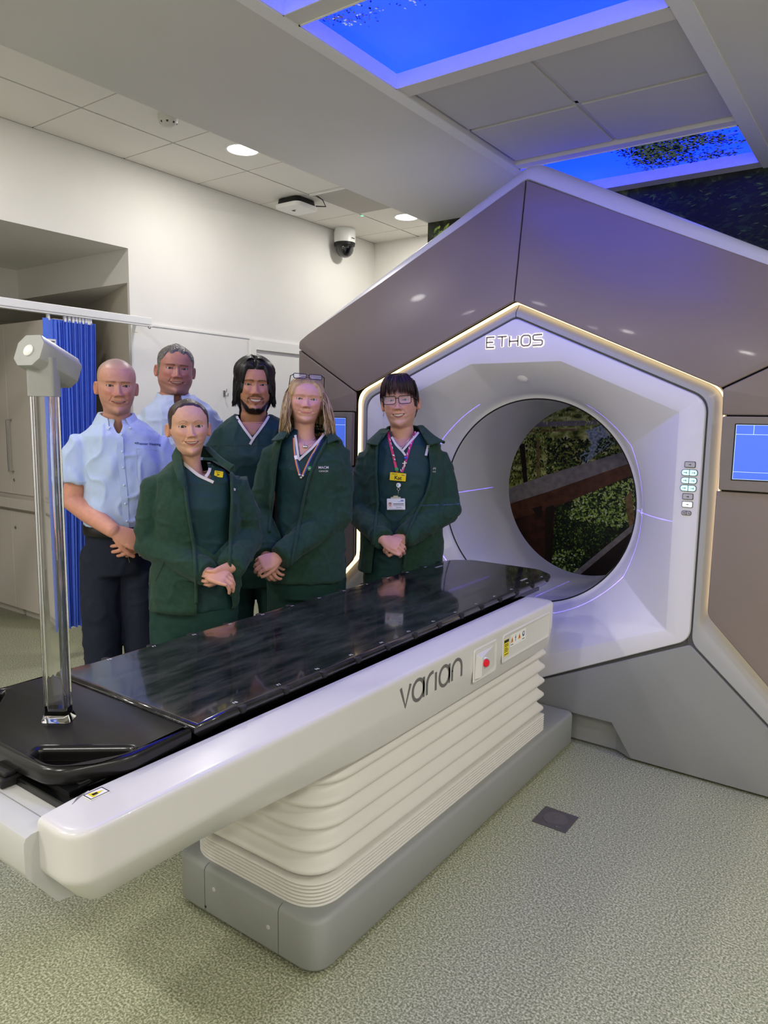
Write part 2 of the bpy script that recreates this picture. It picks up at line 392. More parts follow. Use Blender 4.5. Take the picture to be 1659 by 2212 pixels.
# ------------------------------------------------------------------ luminous sky panels
msky = mat('sky_panel', (30, 90, 240), 0.4)
def _sky_nodes(m):
    nt = m.node_tree; p = nt.nodes['Principled BSDF']; tc = nt.nodes.new('ShaderNodeTexCoord')
    n = nt.nodes.new('ShaderNodeTexNoise'); n.inputs['Scale'].default_value = 1.3
    nt.links.new(tc.outputs['Object'], n.inputs['Vector'])
    r = nt.nodes.new('ShaderNodeValToRGB'); r.color_ramp.elements[0].position = 0.3; r.color_ramp.elements[1].position = 0.7
    r.color_ramp.elements[0].color = (0.0007, 0.0075, 0.50, 1); r.color_ramp.elements[1].color = (0.0014, 0.0120, 0.62, 1)
    nt.links.new(n.outputs['Fac'], r.inputs['Fac']); nt.links.new(r.outputs['Color'], p.inputs['Emission Color'])
    p.inputs['Base Color'].default_value = (0.01, 0.02, 0.1, 1)
    p.inputs['Emission Strength'].default_value = 9.0
_sky_nodes(msky)
mtw = mat('print_twig', (58, 60, 70), 0.6, emit=(96, 90, 96), estr=0.6, noise=0.1)
mlf = [mat('print_leaf_dark', (26, 42, 34), 0.6, emit=(14, 24, 26), estr=0.5, noise=0.1), mat('print_leaf_mid', (64, 86, 60), 0.6, emit=(70, 84, 70), estr=0.6, noise=0.1),
       mat('print_leaf_pale', (140, 152, 110), 0.6, emit=(170, 172, 130), estr=0.7, noise=0.1)]
PZ = SZ + 0.055
rnd = random.Random(5)
def leafquad(c, ax, l, wd, f):
    """pointed leaf as a 6-gon in a plane; f maps (a,b)->xyz"""
    ca, sa = math.cos(ax), math.sin(ax)
    return [f(c[0] + ca * u - sa * v, c[1] + sa * u + ca * v) for u, v in ((-l, 0), (-l * 0.3, -wd), (l * 0.4, -wd * 0.8), (l, 0), (l * 0.4, wd * 0.8), (-l * 0.3, wd))]
def branch_print(start, ang, n, step, parent, leafn, lsize, bbox, zoff, depth=2, tones=(0, 0, 1, 1, 2)):
    V = []; F = []; LV = [[], [], []]; LF = [[], [], []]
    def inside(p): return bbox[0] < p[0] < bbox[1] and bbox[2] < p[1] < bbox[3]
    def grow(p, a, n, wd, d):
        for i in range(n):
            q = (p[0] + math.cos(a) * step, p[1] + math.sin(a) * step)
            if not inside(q): return
            nx, ny = -math.sin(a), math.cos(a); w0 = wd * (1 - i / (n + 2)); w1 = wd * (1 - (i + 1) / (n + 2))
            k = len(V)
            V.extend([(p[0] + nx * w0, p[1] + ny * w0, zoff), (p[0] - nx * w0, p[1] - ny * w0, zoff), (q[0] - nx * w1, q[1] - ny * w1, zoff), (q[0] + nx * w1, q[1] + ny * w1, zoff)])
            F.append((k, k + 1, k + 2, k + 3))
            for _ in range(leafn):
                c = (q[0] + rnd.gauss(0, step * 0.9), q[1] + rnd.gauss(0, step * 0.9))
                if inside(c):
                    t = rnd.choice(tones); kk = len(LV[t]); s = lsize * rnd.uniform(0.5, 1.1)
                    LV[t].extend(leafquad(c, rnd.uniform(0, 6.3), s, s * 0.5, lambda u, v: (u, v, zoff - 0.0006 - 0.0004 * t))); LF[t].append(tuple(range(kk, kk + 6)))
            if d > 0 and rnd.random() < 0.5: grow(q, a + rnd.choice((-1, 1)) * rnd.uniform(0.4, 0.9), max(2, n - i - 1), w1 * 0.6, d - 1)
            p = q; a += rnd.gauss(0, 0.22)
    for s in start: grow(s[:2], s[2], n, 0.0035, depth)
    if V: mk('twigs', V, F, mtw, parent, kind='stuff')
    for t in range(3):
        if LV[t]: mk('leaves', LV[t], LF[t], mlf[t], parent, kind='stuff')
names = ['luminous blue sky ceiling panel with bare twigs, next to the crossbar', 'large luminous blue sky ceiling panel above the treatment couch', None, 'luminous ceiling panel printed with dark tree leaves above the scanner']
for i, (y0, y1, kd) in enumerate(panes):
    if kd == 'sky':
        t = empty('sky_panel', ((fx0 + fx1) / 2, (y0 + y1) / 2, PZ), names[i], 'ceiling light', 'luminous sky ceiling panels')
        mk('diffuser', [(fx0, y0, PZ), (fx0, y1, PZ), (fx1, y1, PZ), (fx1, y0, PZ)], [(0, 1, 2, 3)], msky, t)
        mk('reveal_frame', *join(box(fx0, fx0 + 0.006, y0, y1, SZ - 0.004, PZ), box(fx1 - 0.006, fx1, y0, y1, SZ - 0.004, PZ), box(fx0, fx1, y0, y0 + 0.006, SZ - 0.004, PZ), box(fx0, fx1, y1 - 0.006, y1, SZ - 0.004, PZ)), M['trim_white'], t)
        bb = (fx0 + 0.01, fx1 - 0.01, y0 + 0.01, y1 - 0.01)
        if i == 0:
            branch_print([(-1.85, 1.75, 1.2), (-1.7, 1.6, 1.0), (-1.8, 1.5, 0.4)], 0, 14, 0.03, t, 1, 0.008, bb, PZ - 0.001)
        elif i == 1:
            branch_print([(-1.86, 2.10, 0.9), (-1.87, 2.16, 0.5), (-1.80, 2.085, 0.55), (-1.70, 2.08, 0.8), (-1.62, 2.08, 0.5)], 0, 7, 0.026, t, 2, 0.0075, (bb[0], bb[1], bb[2], 2.3), PZ - 0.001)
        else:
            branch_print([(-0.80, 3.9, 2.6), (-0.80, 4.1, 2.9), (-0.80, 4.25, 3.0), (-0.9, 4.42, 2.4), (-1.2, 4.43, 2.2), (-1.5, 4.43, 2.6), (-1.0, 4.4, 1.7), (-0.8, 4.0, 3.2), (-1.3, 4.43, 1.8), (-0.85, 4.35, 2.8)], 0, 16, 0.035, t, 5, 0.013, bb, PZ - 0.001, tones=(0, 0, 0, 0, 1))
    else:
        xs_ = (fx0, (fx0 + fx1) / 2, fx1); ym = (y0 + y1) / 2
        mk('grid_bars', *join(box(fx0, fx1, ym - 0.012, ym + 0.012, SZ + 0.03, SZ + 0.04), box(xs_[1] - 0.012, xs_[1] + 0.012, y0, y1, SZ + 0.03, SZ + 0.04)), M['plaster'], low)
        for a, b in ((y0, ym), (ym, y1)):
            for c, d in zip(xs_, xs_[1:]):
                mk('ceiling_tile', *box(c + 0.012, d - 0.012, a + 0.012, b - 0.012, SZ + 0.018, SZ + 0.035, 0.003), M['tile_grey'], low)
        mk('recess_back', *box(fx0, fx1, y0, y1, SZ + 0.04, SZ + 0.05), M['plaster'], low)
# ------------------------------------------------------------------ ceiling fittings
def downlight(x, y, z, label, power, off=''):
    t = empty('downlight' + off, (x, y, z), label, 'ceiling light', 'recessed round downlights')
    mk('trim_ring', *lathe((x, y, z), [(0.105, 0), (0.105, -0.004), (0.092, -0.005), (0.086, 0.002)], 'z', 40), M['white_plastic'], t, smooth=True)
    mk('diffuser', *lathe((x, y, z), [(0.0, -0.002), (0.088, -0.002)], 'z', 40), M['lamp_glow'], t).name = 'diffuser' + off
    l = bpy.data.lights.new('lamp', 'AREA'); l.shape = 'DISK'; l.size = 0.17; l.energy = power; l.color = (1, 0.97, 0.925)
    o = bpy.data.objects.new('lamp' + off, l); COL.objects.link(o); o.parent = t; o.location = (0, 0, -0.006)
    return t
LL = 'recessed round white ceiling downlight '
for y, s in ((3.22, 'in the tile next to the smoke detector'), (4.97, 'in the tile beyond the perforated grille'), (1.47, 'in the tiled strip ahead of the smoke detector'), (-0.28, 'in the tiled strip over the bay entrance'), (-2.0, 'in the tiled strip by the near wall')):
    downlight(-3.385, y, CZ, LL + s, DOWNLIGHT_W * 0.6, {1.47: '_strip_ahead_offscreen', -0.28: '_strip_bay_offscreen', -2.0: '_strip_near_offscreen'}.get(y, ''))
for y, s in ((-2.0, 'near the entrance corner'), (-0.3, 'behind the couch foot'), (1.3, 'beside the couch'), (2.6, 'beside the scanner')):
    downlight(1.45, y, SZ, LL + 'in lowered ceiling ' + s, DOWNLIGHT_W * 1.15, {-2.0: '_entrance_offscreen', -0.3: '_couch_foot_offscreen', 1.3: '_couch_side_offscreen', 2.6: '_scanner_side_offscreen'}[y])
for x, s in ((-2.4, 'over the couch foot side'), (-0.9, 'over the photographer')):
    downlight(x, -0.9, SZ, LL + s, DOWNLIGHT_W * 1.4, '_couch_end_offscreen' if x < -2 else '_photographer_offscreen')
# smoke detector
sx, sy = -3.36, 2.66
sd = empty('smoke_detector', (sx, sy, CZ), 'small white round smoke detector on a ceiling tile', 'smoke detector')
msd = mat('detector_white', (208, 206, 200), 0.4, noise=0.02)
mk('base', *lathe((sx, sy, CZ), [(0.052, 0), (0.052, -0.012), (0.048, -0.02)], 'z', 32), msd, sd, smooth=True)
mk('chamber', *lathe((sx, sy, CZ), [(0.05, -0.02), (0.048, -0.03), (0.036, -0.048), (0.016, -0.056), (0.0, -0.056)], 'z', 32), msd, sd, smooth=True)
for k in range(8):
    a = k * math.pi / 4; c, s = math.cos(a), math.sin(a)
    P = [(sx + c * r - s * q, sy + s * r + c * q, CZ - h) for r, q, h in ((0.0472, -0.006, 0.033), (0.0472, 0.006, 0.033), (0.042, 0.005, 0.041), (0.042, -0.005, 0.041))]
    mk('vent_slot', P, [(0, 1, 2, 3)], M['gap_dark'], sd)
# wireless access point
ax_, ay_ = -3.815, 4.16
ap = empty('wireless_access_point', (ax_, ay_, CZ), 'white square wireless access point hanging under a ceiling tile', 'access point')
sq = round_poly([(-0.12, -0.12), (0.12, -0.12), (0.12, 0.12), (-0.12, 0.12)], 0.05, 6)
mk('cover', *loft([[(ax_ + x * s, ay_ + y * s, CZ - h) for x, y in sq] for s, h in ((1, 0.045), (1.0, 0.06), (0.96, 0.072), (0.8, 0.078))], True, (True, True)), M['white_plastic'], ap, smooth=True)
mk('mount_base', *loft([[(ax_ + x * s, ay_ + y * s, CZ - h) for x, y in sq] for s, h in ((0.85, 0.005), (0.9, 0.04), (0.98, 0.045))], True, (True, True)), M['black_plastic'], ap, smooth=True)
mk('cable', *tube([(ax_ + 0.1, ay_ + 0.1, CZ - 0.035), (ax_ + 0.18, ay_ + 0.12, CZ - 0.045), (ax_ + 0.21, ay_ + 0.05, CZ - 0.02), (ax_ + 0.2, ay_ - 0.02, CZ)], 0.004, 8), M['black_plastic'], ap, smooth=True)
mk('logo_mark', *join(box(ax_ - 0.02, ax_ + 0.02, ay_ - 0.035, ay_ - 0.025, CZ - 0.0785, CZ - 0.078), box(ax_ - 0.02, ax_ + 0.0, ay_ - 0.025, ay_ - 0.005, CZ - 0.0785, CZ - 0.078)), M['gap_dark'], ap)
# perforated grille tile
mgr = mat('grille_grey', (150, 146, 138), 0.6)
def _perf(m):
    nt = m.node_tree; p = nt.nodes['Principled BSDF']; tc = nt.nodes.new('ShaderNodeTexCoord'); v = nt.nodes.new('ShaderNodeTexVoronoi')
    v.inputs['Scale'].default_value = 120; v.inputs['Randomness'].default_value = 0.0
    nt.links.new(tc.outputs['Object'], v.inputs['Vector']); r = nt.nodes.new('ShaderNodeValToRGB')
    r.color_ramp.elements[0].position = 0.25; r.color_ramp.elements[0].color = srgb(100, 97, 92); r.color_ramp.elements[1].position = 0.35; r.color_ramp.elements[1].color = srgb(178, 174, 166)
    nt.links.new(v.outputs['Distance'], r.inputs['Fac']); nt.links.new(r.outputs['Color'], p.inputs['Base Color'])
_perf(mgr)
gr = empty('air_grille', (-3.36, 4.40, CZ), 'grey perforated air grille tile in the ceiling strip', 'air grille')
mk('perforated_plate', *box(-3.64, -3.06, 4.125, 4.685, CZ - 0.004, CZ + 0.002), mgr, gr)
mk('frame_lip', *join(box(-3.645, -3.055, 4.105, 4.125, CZ - 0.008, CZ), box(-3.645, -3.64, 4.125, 4.69, CZ - 0.006, CZ)), M['trim_white'], gr)
mled = mat('led_green', (40, 255, 150), 0.5, emit=(60, 255, 160), estr=4)
gl = empty('indicator_lamp', (-3.66, 4.75, CZ), 'tiny green indicator light in the ceiling beside the grille', 'indicator light')
mk('lens', *lathe((-3.66, 4.75, CZ), [(0, -0.004), (0.009, -0.003), (0.010, 0)], 'z', 12), mled, gl)
mk('bezel', *lathe((-3.66, 4.75, CZ), [(0.010, -0.003), (0.018, -0.003), (0.02, 0)], 'z', 16), M['white_plastic'], gl)
# dome camera on the wall
dc = Vector((-4.035, 5.0, 2.93))
dm = empty('dome_camera', dc, 'white dome security camera with dark glass bubble under the ceiling corner', 'camera')
mk('housing', *lathe(dc, [(0.0, 0.119), (0.085, 0.119), (0.09, 0.09), (0.09, 0.02), (0.088, 0.0)], 'z', 32), M['white_plastic'], dm, smooth=True)
mk('collar', *lathe(dc, [(0.09, 0.004), (0.086, -0.02), (0.074, -0.032)], 'z', 32), M['black_plastic'], dm, smooth=True)
mk('bubble', *lathe(dc, [(0.076, -0.028), (0.076, -0.05), (0.068, -0.078), (0.05, -0.10), (0.026, -0.112), (0.0, -0.116)], 'z', 32), M['dark_glass'], dm, smooth=True)
mk('maker_mark', *box(dc.x + 0.0895, dc.x + 0.0905, dc.y - 0.02, dc.y + 0.02, dc.z + 0.03, dc.z + 0.037), M['gap_dark'], dm)
mk('wall_foot', *box(WX, WX + 0.04, dc.y - 0.03, dc.y + 0.03, dc.z + 0.04, dc.z + 0.1), M['white_plastic'], dm)
# ------------------------------------------------------------------ printed woodland mural behind the scanner
MY = 4.55
mur = empty('wall_mural', (-1.5, MY, 0), kind='structure')
mmb = mat('mural_base', (20, 26, 14), 0.55)
def _mural_nodes(m):
    nt = m.node_tree; p = nt.nodes['Principled BSDF']; tc = nt.nodes.new('ShaderNodeTexCoord'); n = nt.nodes.new('ShaderNodeTexNoise')
    n.inputs['Scale'].default_value = 14; n.inputs['Detail'].default_value = 8; n.inputs['Roughness'].default_value = 0.75
    nt.links.new(tc.outputs['Object'], n.inputs['Vector']); r = nt.nodes.new('ShaderNodeValToRGB'); e = r.color_ramp.elements
    e[0].position = 0.42; e[0].color = srgb(12, 14, 8); e[1].position = 0.72; e[1].color = srgb(120, 128, 62)
    k = e.new(0.55); k.color = srgb(40, 52, 22)
    nt.links.new(n.outputs['Fac'], r.inputs['Fac']); nt.links.new(r.outputs['Color'], p.inputs['Base Color'])
_mural_nodes(mmb)
mk('mural_wall', *box(EX, XR, MY, MY + 0.08, 0, SZ), mmb, mur)
def flat(name, pix, m, dy, sub=None):
    P = [ony(x, y, MY) for x, y in pix]
    return mk(name, [(p.x, MY - dy, p.z) for p in P], [tuple(range(len(P)))], m, mur)
mwat = mat('mural_water', (176, 178, 96), 0.55)
def _water(m):
    nt = m.node_tree; p = nt.nodes['Principled BSDF']; tc = nt.nodes.new('ShaderNodeTexCoord'); mp = nt.nodes.new('ShaderNodeMapping'); n = nt.nodes.new('ShaderNodeTexNoise')
    mp.inputs['Scale'].default_value = (14, 1, 30); n.inputs['Scale'].default_value = 1.0; n.inputs['Detail'].default_value = 6
    nt.links.new(tc.outputs['Object'], mp.inputs['Vector']); nt.links.new(mp.outputs['Vector'], n.inputs['Vector'])
    r = nt.nodes.new('ShaderNodeValToRGB'); e = r.color_ramp.elements
    e[0].position = 0.38; e[0].color = srgb(58, 62, 22); e[1].position = 0.64; e[1].color = srgb(232, 232, 150); k = e.new(0.5); k.color = srgb(150, 158, 66)
    nt.links.new(n.outputs['Fac'], r.inputs['Fac']); nt.links.new(r.outputs['Color'], p.inputs['Base Color'])
_water(mwat)
mw1 = mat('mural_wood_grey', (150, 142, 140), 0.55, noise=.28, nscale=22)
mw2 = mat('mural_wood_red', (96, 56, 36), 0.55, noise=.4, nscale=20)
mw3 = mat('mural_wood_dark', (26, 15, 11), 0.55, col2=(44, 24, 16), nscale=50)
mpth = mat('mural_path', (214, 204, 178), 0.55, col2=(180, 168, 140), nscale=60)
mtan = mat('mural_stem', (158, 130, 84), 0.55, col2=(120, 92, 56), nscale=40)
msil = mat('mural_glint', (200, 214, 226), 0.55, col2=(120, 136, 140), nscale=70)
flat('water', [(1080, 860), (1420, 860), (1420, 960), (1270, 1010), (1080, 1060)], mwat, 0.001)
flat('water_band', [(1120, 912), (1290, 908), (1290, 918), (1120, 924)], mw1, 0.0015); flat('water_band', [(1140, 928), (1250, 926), (1250, 930), (1140, 934)], mtan, 0.0015)
flat('glint', [(1265, 930), (1300, 918), (1330, 960), (1290, 980), (1262, 1005), (1250, 985), (1278, 960)], msil, 0.0015)
LP = {'k': (16, 19, 10), 'd': (36, 54, 22), 'm': (86, 116, 46), 'g': (132, 166, 66), 'b': (184, 208, 98), 'y': (230, 230, 150), 'p': (212, 224, 166)}
mlp = {k: mat('mural_leaf_' + k, v, 0.55, noise=0.12, nscale=90) for k, v in LP.items()}
LB = {k: ([], []) for k in LP}
rnd = random.Random(11)
def scatter(n, poly, keys, s0, s1, dy, tall=0.5, ang=None):
    xs0 = [p[0] for p in poly]; ys0 = [p[1] for p in poly]
    def ins(x, y):
        c = False; j = len(poly) - 1
        for i in range(len(poly)):
            if (poly[i][1] > y) != (poly[j][1] > y) and x < (poly[j][0] - poly[i][0]) * (y - poly[i][1]) / (poly[j][1] - poly[i][1]) + poly[i][0]: c = not c
            j = i
        return c
    k = 0
    while k < n:
        x = rnd.uniform(min(xs0), max(xs0)); y = rnd.uniform(min(ys0), max(ys0))
        if not ins(x, y): continue
        k += 1
        c = ony(x, y, MY)
        if c.x < EX + 0.05 or c.z > SZ - 0.04: continue
        t = rnd.choice(keys); V, F = LB[t]; q = len(V); s = rnd.uniform(s0, s1)
        a = rnd.uniform(0, 6.3) if ang is None else ang + rnd.gauss(0, 0.35)
        d = dy + rnd.uniform(0, 0.0012)
        V.extend(leafquad((c.x, c.z), a, s, s * tall, lambda u, v: (u, MY - d, v))); F.append(tuple(range(q, q + 6)))
# far bank vegetation, upper part
scatter(700, [(1090, 930), (1200, 925), (1215, 1030), (1090, 1060)], 'kkkdmgby', 0.004, 0.013, 0.002, 0.4, 1.5)
scatter(420, [(1185, 945), (1275, 950), (1265, 1010), (1180, 1040)], 'kkkkddm', 0.006, 0.016, 0.002, 0.5)
scatter(360, [(1290, 950), (1350, 930), (1360, 990), (1280, 1010)], 'kkddmg', 0.005, 0.012, 0.002, 0.5)
scatter(150, [(1110, 870), (1330, 870), (1330, 930), (1110, 930)], 'yygbb', 0.005, 0.014, 0.002, 0.3, 1.4)
flat('trunk', [(1122, 960), (1134, 958), (1140, 1040), (1132, 1048)], mw3, 0.0038); flat('stem', [(1160, 950), (1166, 950), (1166, 1036), (1160, 1038)], mtan, 0.0038)
# shrubs under the top rail
scatter(2600, [(1195, 1085), (1400, 1010), (1400, 1130), (1230, 1255), (1180, 1240)], 'kkkddm', 0.004, 0.012, 0.002, 0.55)
scatter(950, [(1240, 1075), (1400, 1020), (1400, 1110), (1340, 1140), (1230, 1120)], 'dmgbbp', 0.005, 0.014, 0.0045, 0.5)
scatter(420, [(1195, 1100), (1330, 1100), (1300, 1170), (1200, 1180)], 'kdmg', 0.004, 0.010, 0.0045, 0.5)
scatter(190, [(1190, 1190), (1270, 1180), (1240, 1250), (1190, 1240)], 'dmgbp', 0.005, 0.014, 0.0045, 0.5)
flat('stem', [(1350, 1075), (1365, 1060), (1372, 1125), (1360, 1140)], mtan, 0.007)
# hand rail, post and lower rail of the footbridge
flat('rail_face', [(1080, 1080), (1185, 1062), (1420, 980), (1420, 1005), (1192, 1098), (1080, 1130)], mw2, 0.008)
flat('rail_top', [(1080, 1062), (1135, 1042), (1200, 1020), (1420, 955), (1420, 980), (1185, 1062), (1080, 1095)], mw1, 0.0084)
mw4 = mat('mural_wood_post', (66, 32, 20), 0.55, noise=.5, nscale=18)
flat('post', [(1110, 1118), (1192, 1092), (1200, 1090), (1188, 1290), (1108, 1290)], mw4, 0.0076); flat('post_shade', [(1150, 1098), (1172, 1092), (1172, 1120), (1160, 1112)], mw3, 0.0082)
flat('post_front', [(1180, 1096), (1198, 1090), (1190, 1290), (1176, 1290)], mw3, 0.0084)
flat('lower_rail_top', [(1225, 1250), (1400, 1105), (1400, 1122), (1250, 1252)], mw1, 0.008); flat('lower_rail_face', [(1236, 1256), (1400, 1120), (1400, 1150), (1262, 1290), (1220, 1290)], mw3, 0.0084)
flat('path', [(1262, 1290), (1400, 1150), (1420, 1290)], mpth, 0.0086)
# dark tree crown above and right of the scanner
scatter(1500, [(1330, 400), (1690, 340), (1690, 540), (1500, 470)], 'kkkkkd', 0.01, 0.04, 0.002, 0.3, 0.1)
scatter(260, [(1330, 400), (1690, 340), (1690, 540), (1500, 470)], 'kddm', 0.006, 0.022, 0.0045, 0.2, 0.1)
scatter(150, [(880, 475), (1000, 465), (1000, 520), (880, 520)], 'kdmgb', 0.01, 0.03, 0.003, 0.4)
for k, (V, F) in LB.items():
    if V: mk('printed_leaves', V, F, mlp[k], mur, kind='stuff')
# floor box lid
fb = empty('floor_box', (-0.95, 2.455, 0), 'dark grey square floor box lid with round inset in the vinyl floor', 'floor box')
mfb = mat('floor_box_grey', (92, 88, 86), 0.5, metal=0.2, noise=0.08, nscale=80)
fx, fy = -0.951, 2.454
mk('frame_plate', *box(fx - 0.066, fx + 0.066, fy - 0.066, fy + 0.066, 0, 0.003, 0.001), mfb, fb)
circ = []
for k in range(40):
    a = 2 * math.pi * k / 40; x, y = 0.045 * math.cos(a), 0.045 * math.sin(a)
    if y < -0.034: y = -0.034
    circ.append((x, y))
ca = math.radians(25)
rot = lambda x, y: (fx + x * math.cos(ca) - y * math.sin(ca), fy + x * math.sin(ca) + y * math.cos(ca))
mk('lid', *xf(plate([circ], 0.0012, 0.0006), lambda x, y, z: (*rot(x, y), 0.0036 + z)), mat('floor_box_lid', (100, 97, 94), 0.45, metal=0.2, noise=0.06, nscale=80), fb)
mk('lid_latch', *box(fx + 0.02, fx + 0.042, fy - 0.052, fy - 0.044, 0.003, 0.0045), M['steel'], fb)
mk('key_slot', *box(fx - 0.052, fx - 0.03, fy + 0.04, fy + 0.046, 0.003, 0.0036), mfb, fb)
# ================================================================== the ring-shaped treatment machine
GX, GY, GC = -1.504, 3.10, 1.072
G = empty('radiotherapy_machine', (GX, GY, 0), 'large white and taupe radiotherapy machine with hexagonal front and round bore', 'machine')
mwh = mat('gantry_white', (232, 230, 232), 0.32, noise=0.01, nscale=2, spec=0.5)
msv = mat('gantry_silver', (176, 176, 171), 0.38, noise=0.01, nscale=2)
mgb = mat('gantry_grey', (146, 147, 143), 0.45, noise=0.015, nscale=2)
mbr = mat('gantry_taupe', (132, 119, 110), 0.34, coat=0.05, noise=0.03, nscale=2, coat_rough=0.06)
mfr = mat('gantry_frame', (206, 206, 210), 0.36, noise=0.01)
mblk = mat('gantry_gap', (24, 23, 22), 0.5, noise=0.05)
mbore = mat('bore_liner', (232, 231, 228), 0.16, noise=0.015, nscale=3, coat=0.3)
mledw = mat('led_warm', (255, 214, 150), 0.5, emit=(1.0, 0.78, 0.48, 1), estr=1.4)
def U(u, y, z): return (GX + u, y, z)
HEX = [(0, 1.935), (0.838, 1.568), (0.838, 0.585), (0, 0.185), (-0.838, 0.585), (-0.838, 1.568)]
REC = [(0.225, 1.735), (0.737, 1.517), (0.742, 0.615), (0.23, 0.40), (-0.23, 0.40), (-0.742, 0.615), (-0.737, 1.517), (-0.225, 1.735)]
hexr = round_poly(HEX, [0.05, 0.09, 0.075, 0.05, 0.075, 0.09], 8)
def radius(poly, a):
    dx, dz = math.sin(a), math.cos(a); best = None
    n = len(poly)
    for i in range(n):
        x0, z0 = poly[i]; x1, z1 = poly[(i + 1) % n]; z0 -= GC; z1 -= GC
        ex, ez = x1 - x0, z1 - z0; den = dx * ez - dz * ex
        if abs(den) < 1e-9: continue
        t = (x0 * ez - z0 * ex) / den; s = (x0 * dz - z0 * dx) / den
        if t > 0 and -1e-6 <= s <= 1 + 1e-6: best = t if best is None else max(best, t)
    return best
angs = sorted(set([round(2 * math.pi * k / 180, 5) for k in range(180)] + [round(math.atan2(x, z - GC) % (2 * math.pi), 5) for x, z in REC] + [round(math.atan2(x, z - GC) % (2 * math.pi), 5) for x, z in hexr]))
def ringp(fn, y): return [U(math.sin(a) * fn(a), y if not callable(y) else y(a), GC + math.cos(a) * fn(a)) for a in angs]
rh = {a: radius(hexr, a) for a in angs}; rr = {a: radius(REC, a) for a in angs}
RB = 0.508
mix = lambda a, t: rr[a] * (1 - t) + (RB + 0.022) * t
rings = [ringp(lambda a: rh[a], GY + 0.03), ringp(lambda a: rh[a], GY + 0.006), ringp(lambda a: rh[a] - 0.004, GY + 0.001), ringp(lambda a: rh[a] - 0.010, GY),
         ringp(lambda a: rr[a] + 0.006, GY), ringp(lambda a: rr[a], GY + 0.002)]
mk('front_cover', *loft(rings[:6]), mwh, G, smooth=True, angle=40)
fl = [ringp(lambda a: rr[a], GY + 0.002)]
for i in range(1, 13):
    t = i / 12.0
    rt = 1 - (1 - t) ** 1.25
    fl.append(ringp(lambda a: mix(a, rt), GY + 0.002 + 0.262 * (t ** 1.15)))
fl.append(ringp(lambda a: RB + 0.012, GY + 0.278)); fl.append(ringp(lambda a: RB + 0.002, GY + 0.28))
mk('bore_flare', *loft(fl), mwh, G, smooth=True, angle=50, label='white funnel-shaped flare around the bore')
mk('bore_seam', *loft([ringp(lambda a: RB + 0.003, GY + 0.2795), ringp(lambda a: RB - 0.004, GY + 0.284)]), mblk, G)
mk('bore_liner', *loft([ringp(lambda a: RB - 0.004, GY + 0.282), ringp(lambda a: RB - 0.006, GY + 0.30), ringp(lambda a: RB - 0.006, GY + 0.50), ringp(lambda a: RB - 0.006, GY + 0.80), ringp(lambda a: RB - 0.006, GY + 1.03), ringp(lambda a: RB + 0.02, GY + 1.06)]), mbore, G, smooth=True, angle=40)
mk('rear_flare', *loft([ringp(lambda a: RB + 0.02, GY + 1.055), ringp(lambda a: RB + 0.10, GY + 1.10)]), mwh, G, smooth=True)
# trim ring and warm light strip
s = lambda pts: pts + [(-x, z) for x, z in pts[::-1][1:]]
IBh = [(-1.47, 0.012), (-0.845, 0.572), (-0.845, 1.573), (0.0, 1.942)]
OBh = [(-1.47, 0.115), (-0.900, 0.705), (-0.897, 1.604), (0.0, 2.0)]
def openround(pts, rads, seg=6):
    q = round_poly(pts, rads, seg); return q
IB = openround(s(IBh), [0, 0.075, 0.09, 0.05, 0.09, 0.075, 0]); OB = openround(s(OBh), [0, 0.05, 0.10, 0.05, 0.10, 0.05, 0])
lerp = lambda A, B, t: [(a[0] + (b[0] - a[0]) * t, a[1] + (b[1] - a[1]) * t) for a, b in zip(A, B)]
def strip(rows): return loft([[U(x, y, z) for x, z in pl] for pl, y in rows], closed=False)
mk('seam_line', *strip([(lerp(IB, OB, -0.3), GY + 0.016), (lerp(IB, OB, 0.04), GY + 0.016)]), mat('seam_grey', (92, 92, 92), 0.6, noise=0.03), G)
trim_rows = [(IB, GY + 0.014), (lerp(IB, OB, 0.05), GY + 0.003), (lerp(IB, OB, 0.36), GY + 0.004), (lerp(IB, OB, 0.6), GY + 0.014), (lerp(IB, OB, 0.95), GY + 0.032), (lerp(IB, OB, 1.22), GY + 0.034)]
mid_ = len(IB) // 2
for part_, sg_ in ((slice(0, mid_ + 1), -1), (slice(mid_, None), 1)):      # two halves with an open joint at the peak
    rows_ = []
    for pl_, y_ in trim_rows:
        q_ = list(pl_)[part_]; k_ = -1 if sg_ < 0 else 0; q_[k_] = (q_[k_][0] + sg_ * 0.0015, q_[k_][1]); rows_.append((q_, y_))
    mk('trim_ring', *strip(rows_), msv, G, smooth=True, angle=25)
mk('light_strip', *strip([(lerp(IB, OB, 1.0), GY + 0.0318), (lerp(IB, OB, 1.13), GY + 0.029), (lerp(IB, OB, 1.15), GY + 0.012)]), mledw, G, label='warm glowing light strip around the hexagon')
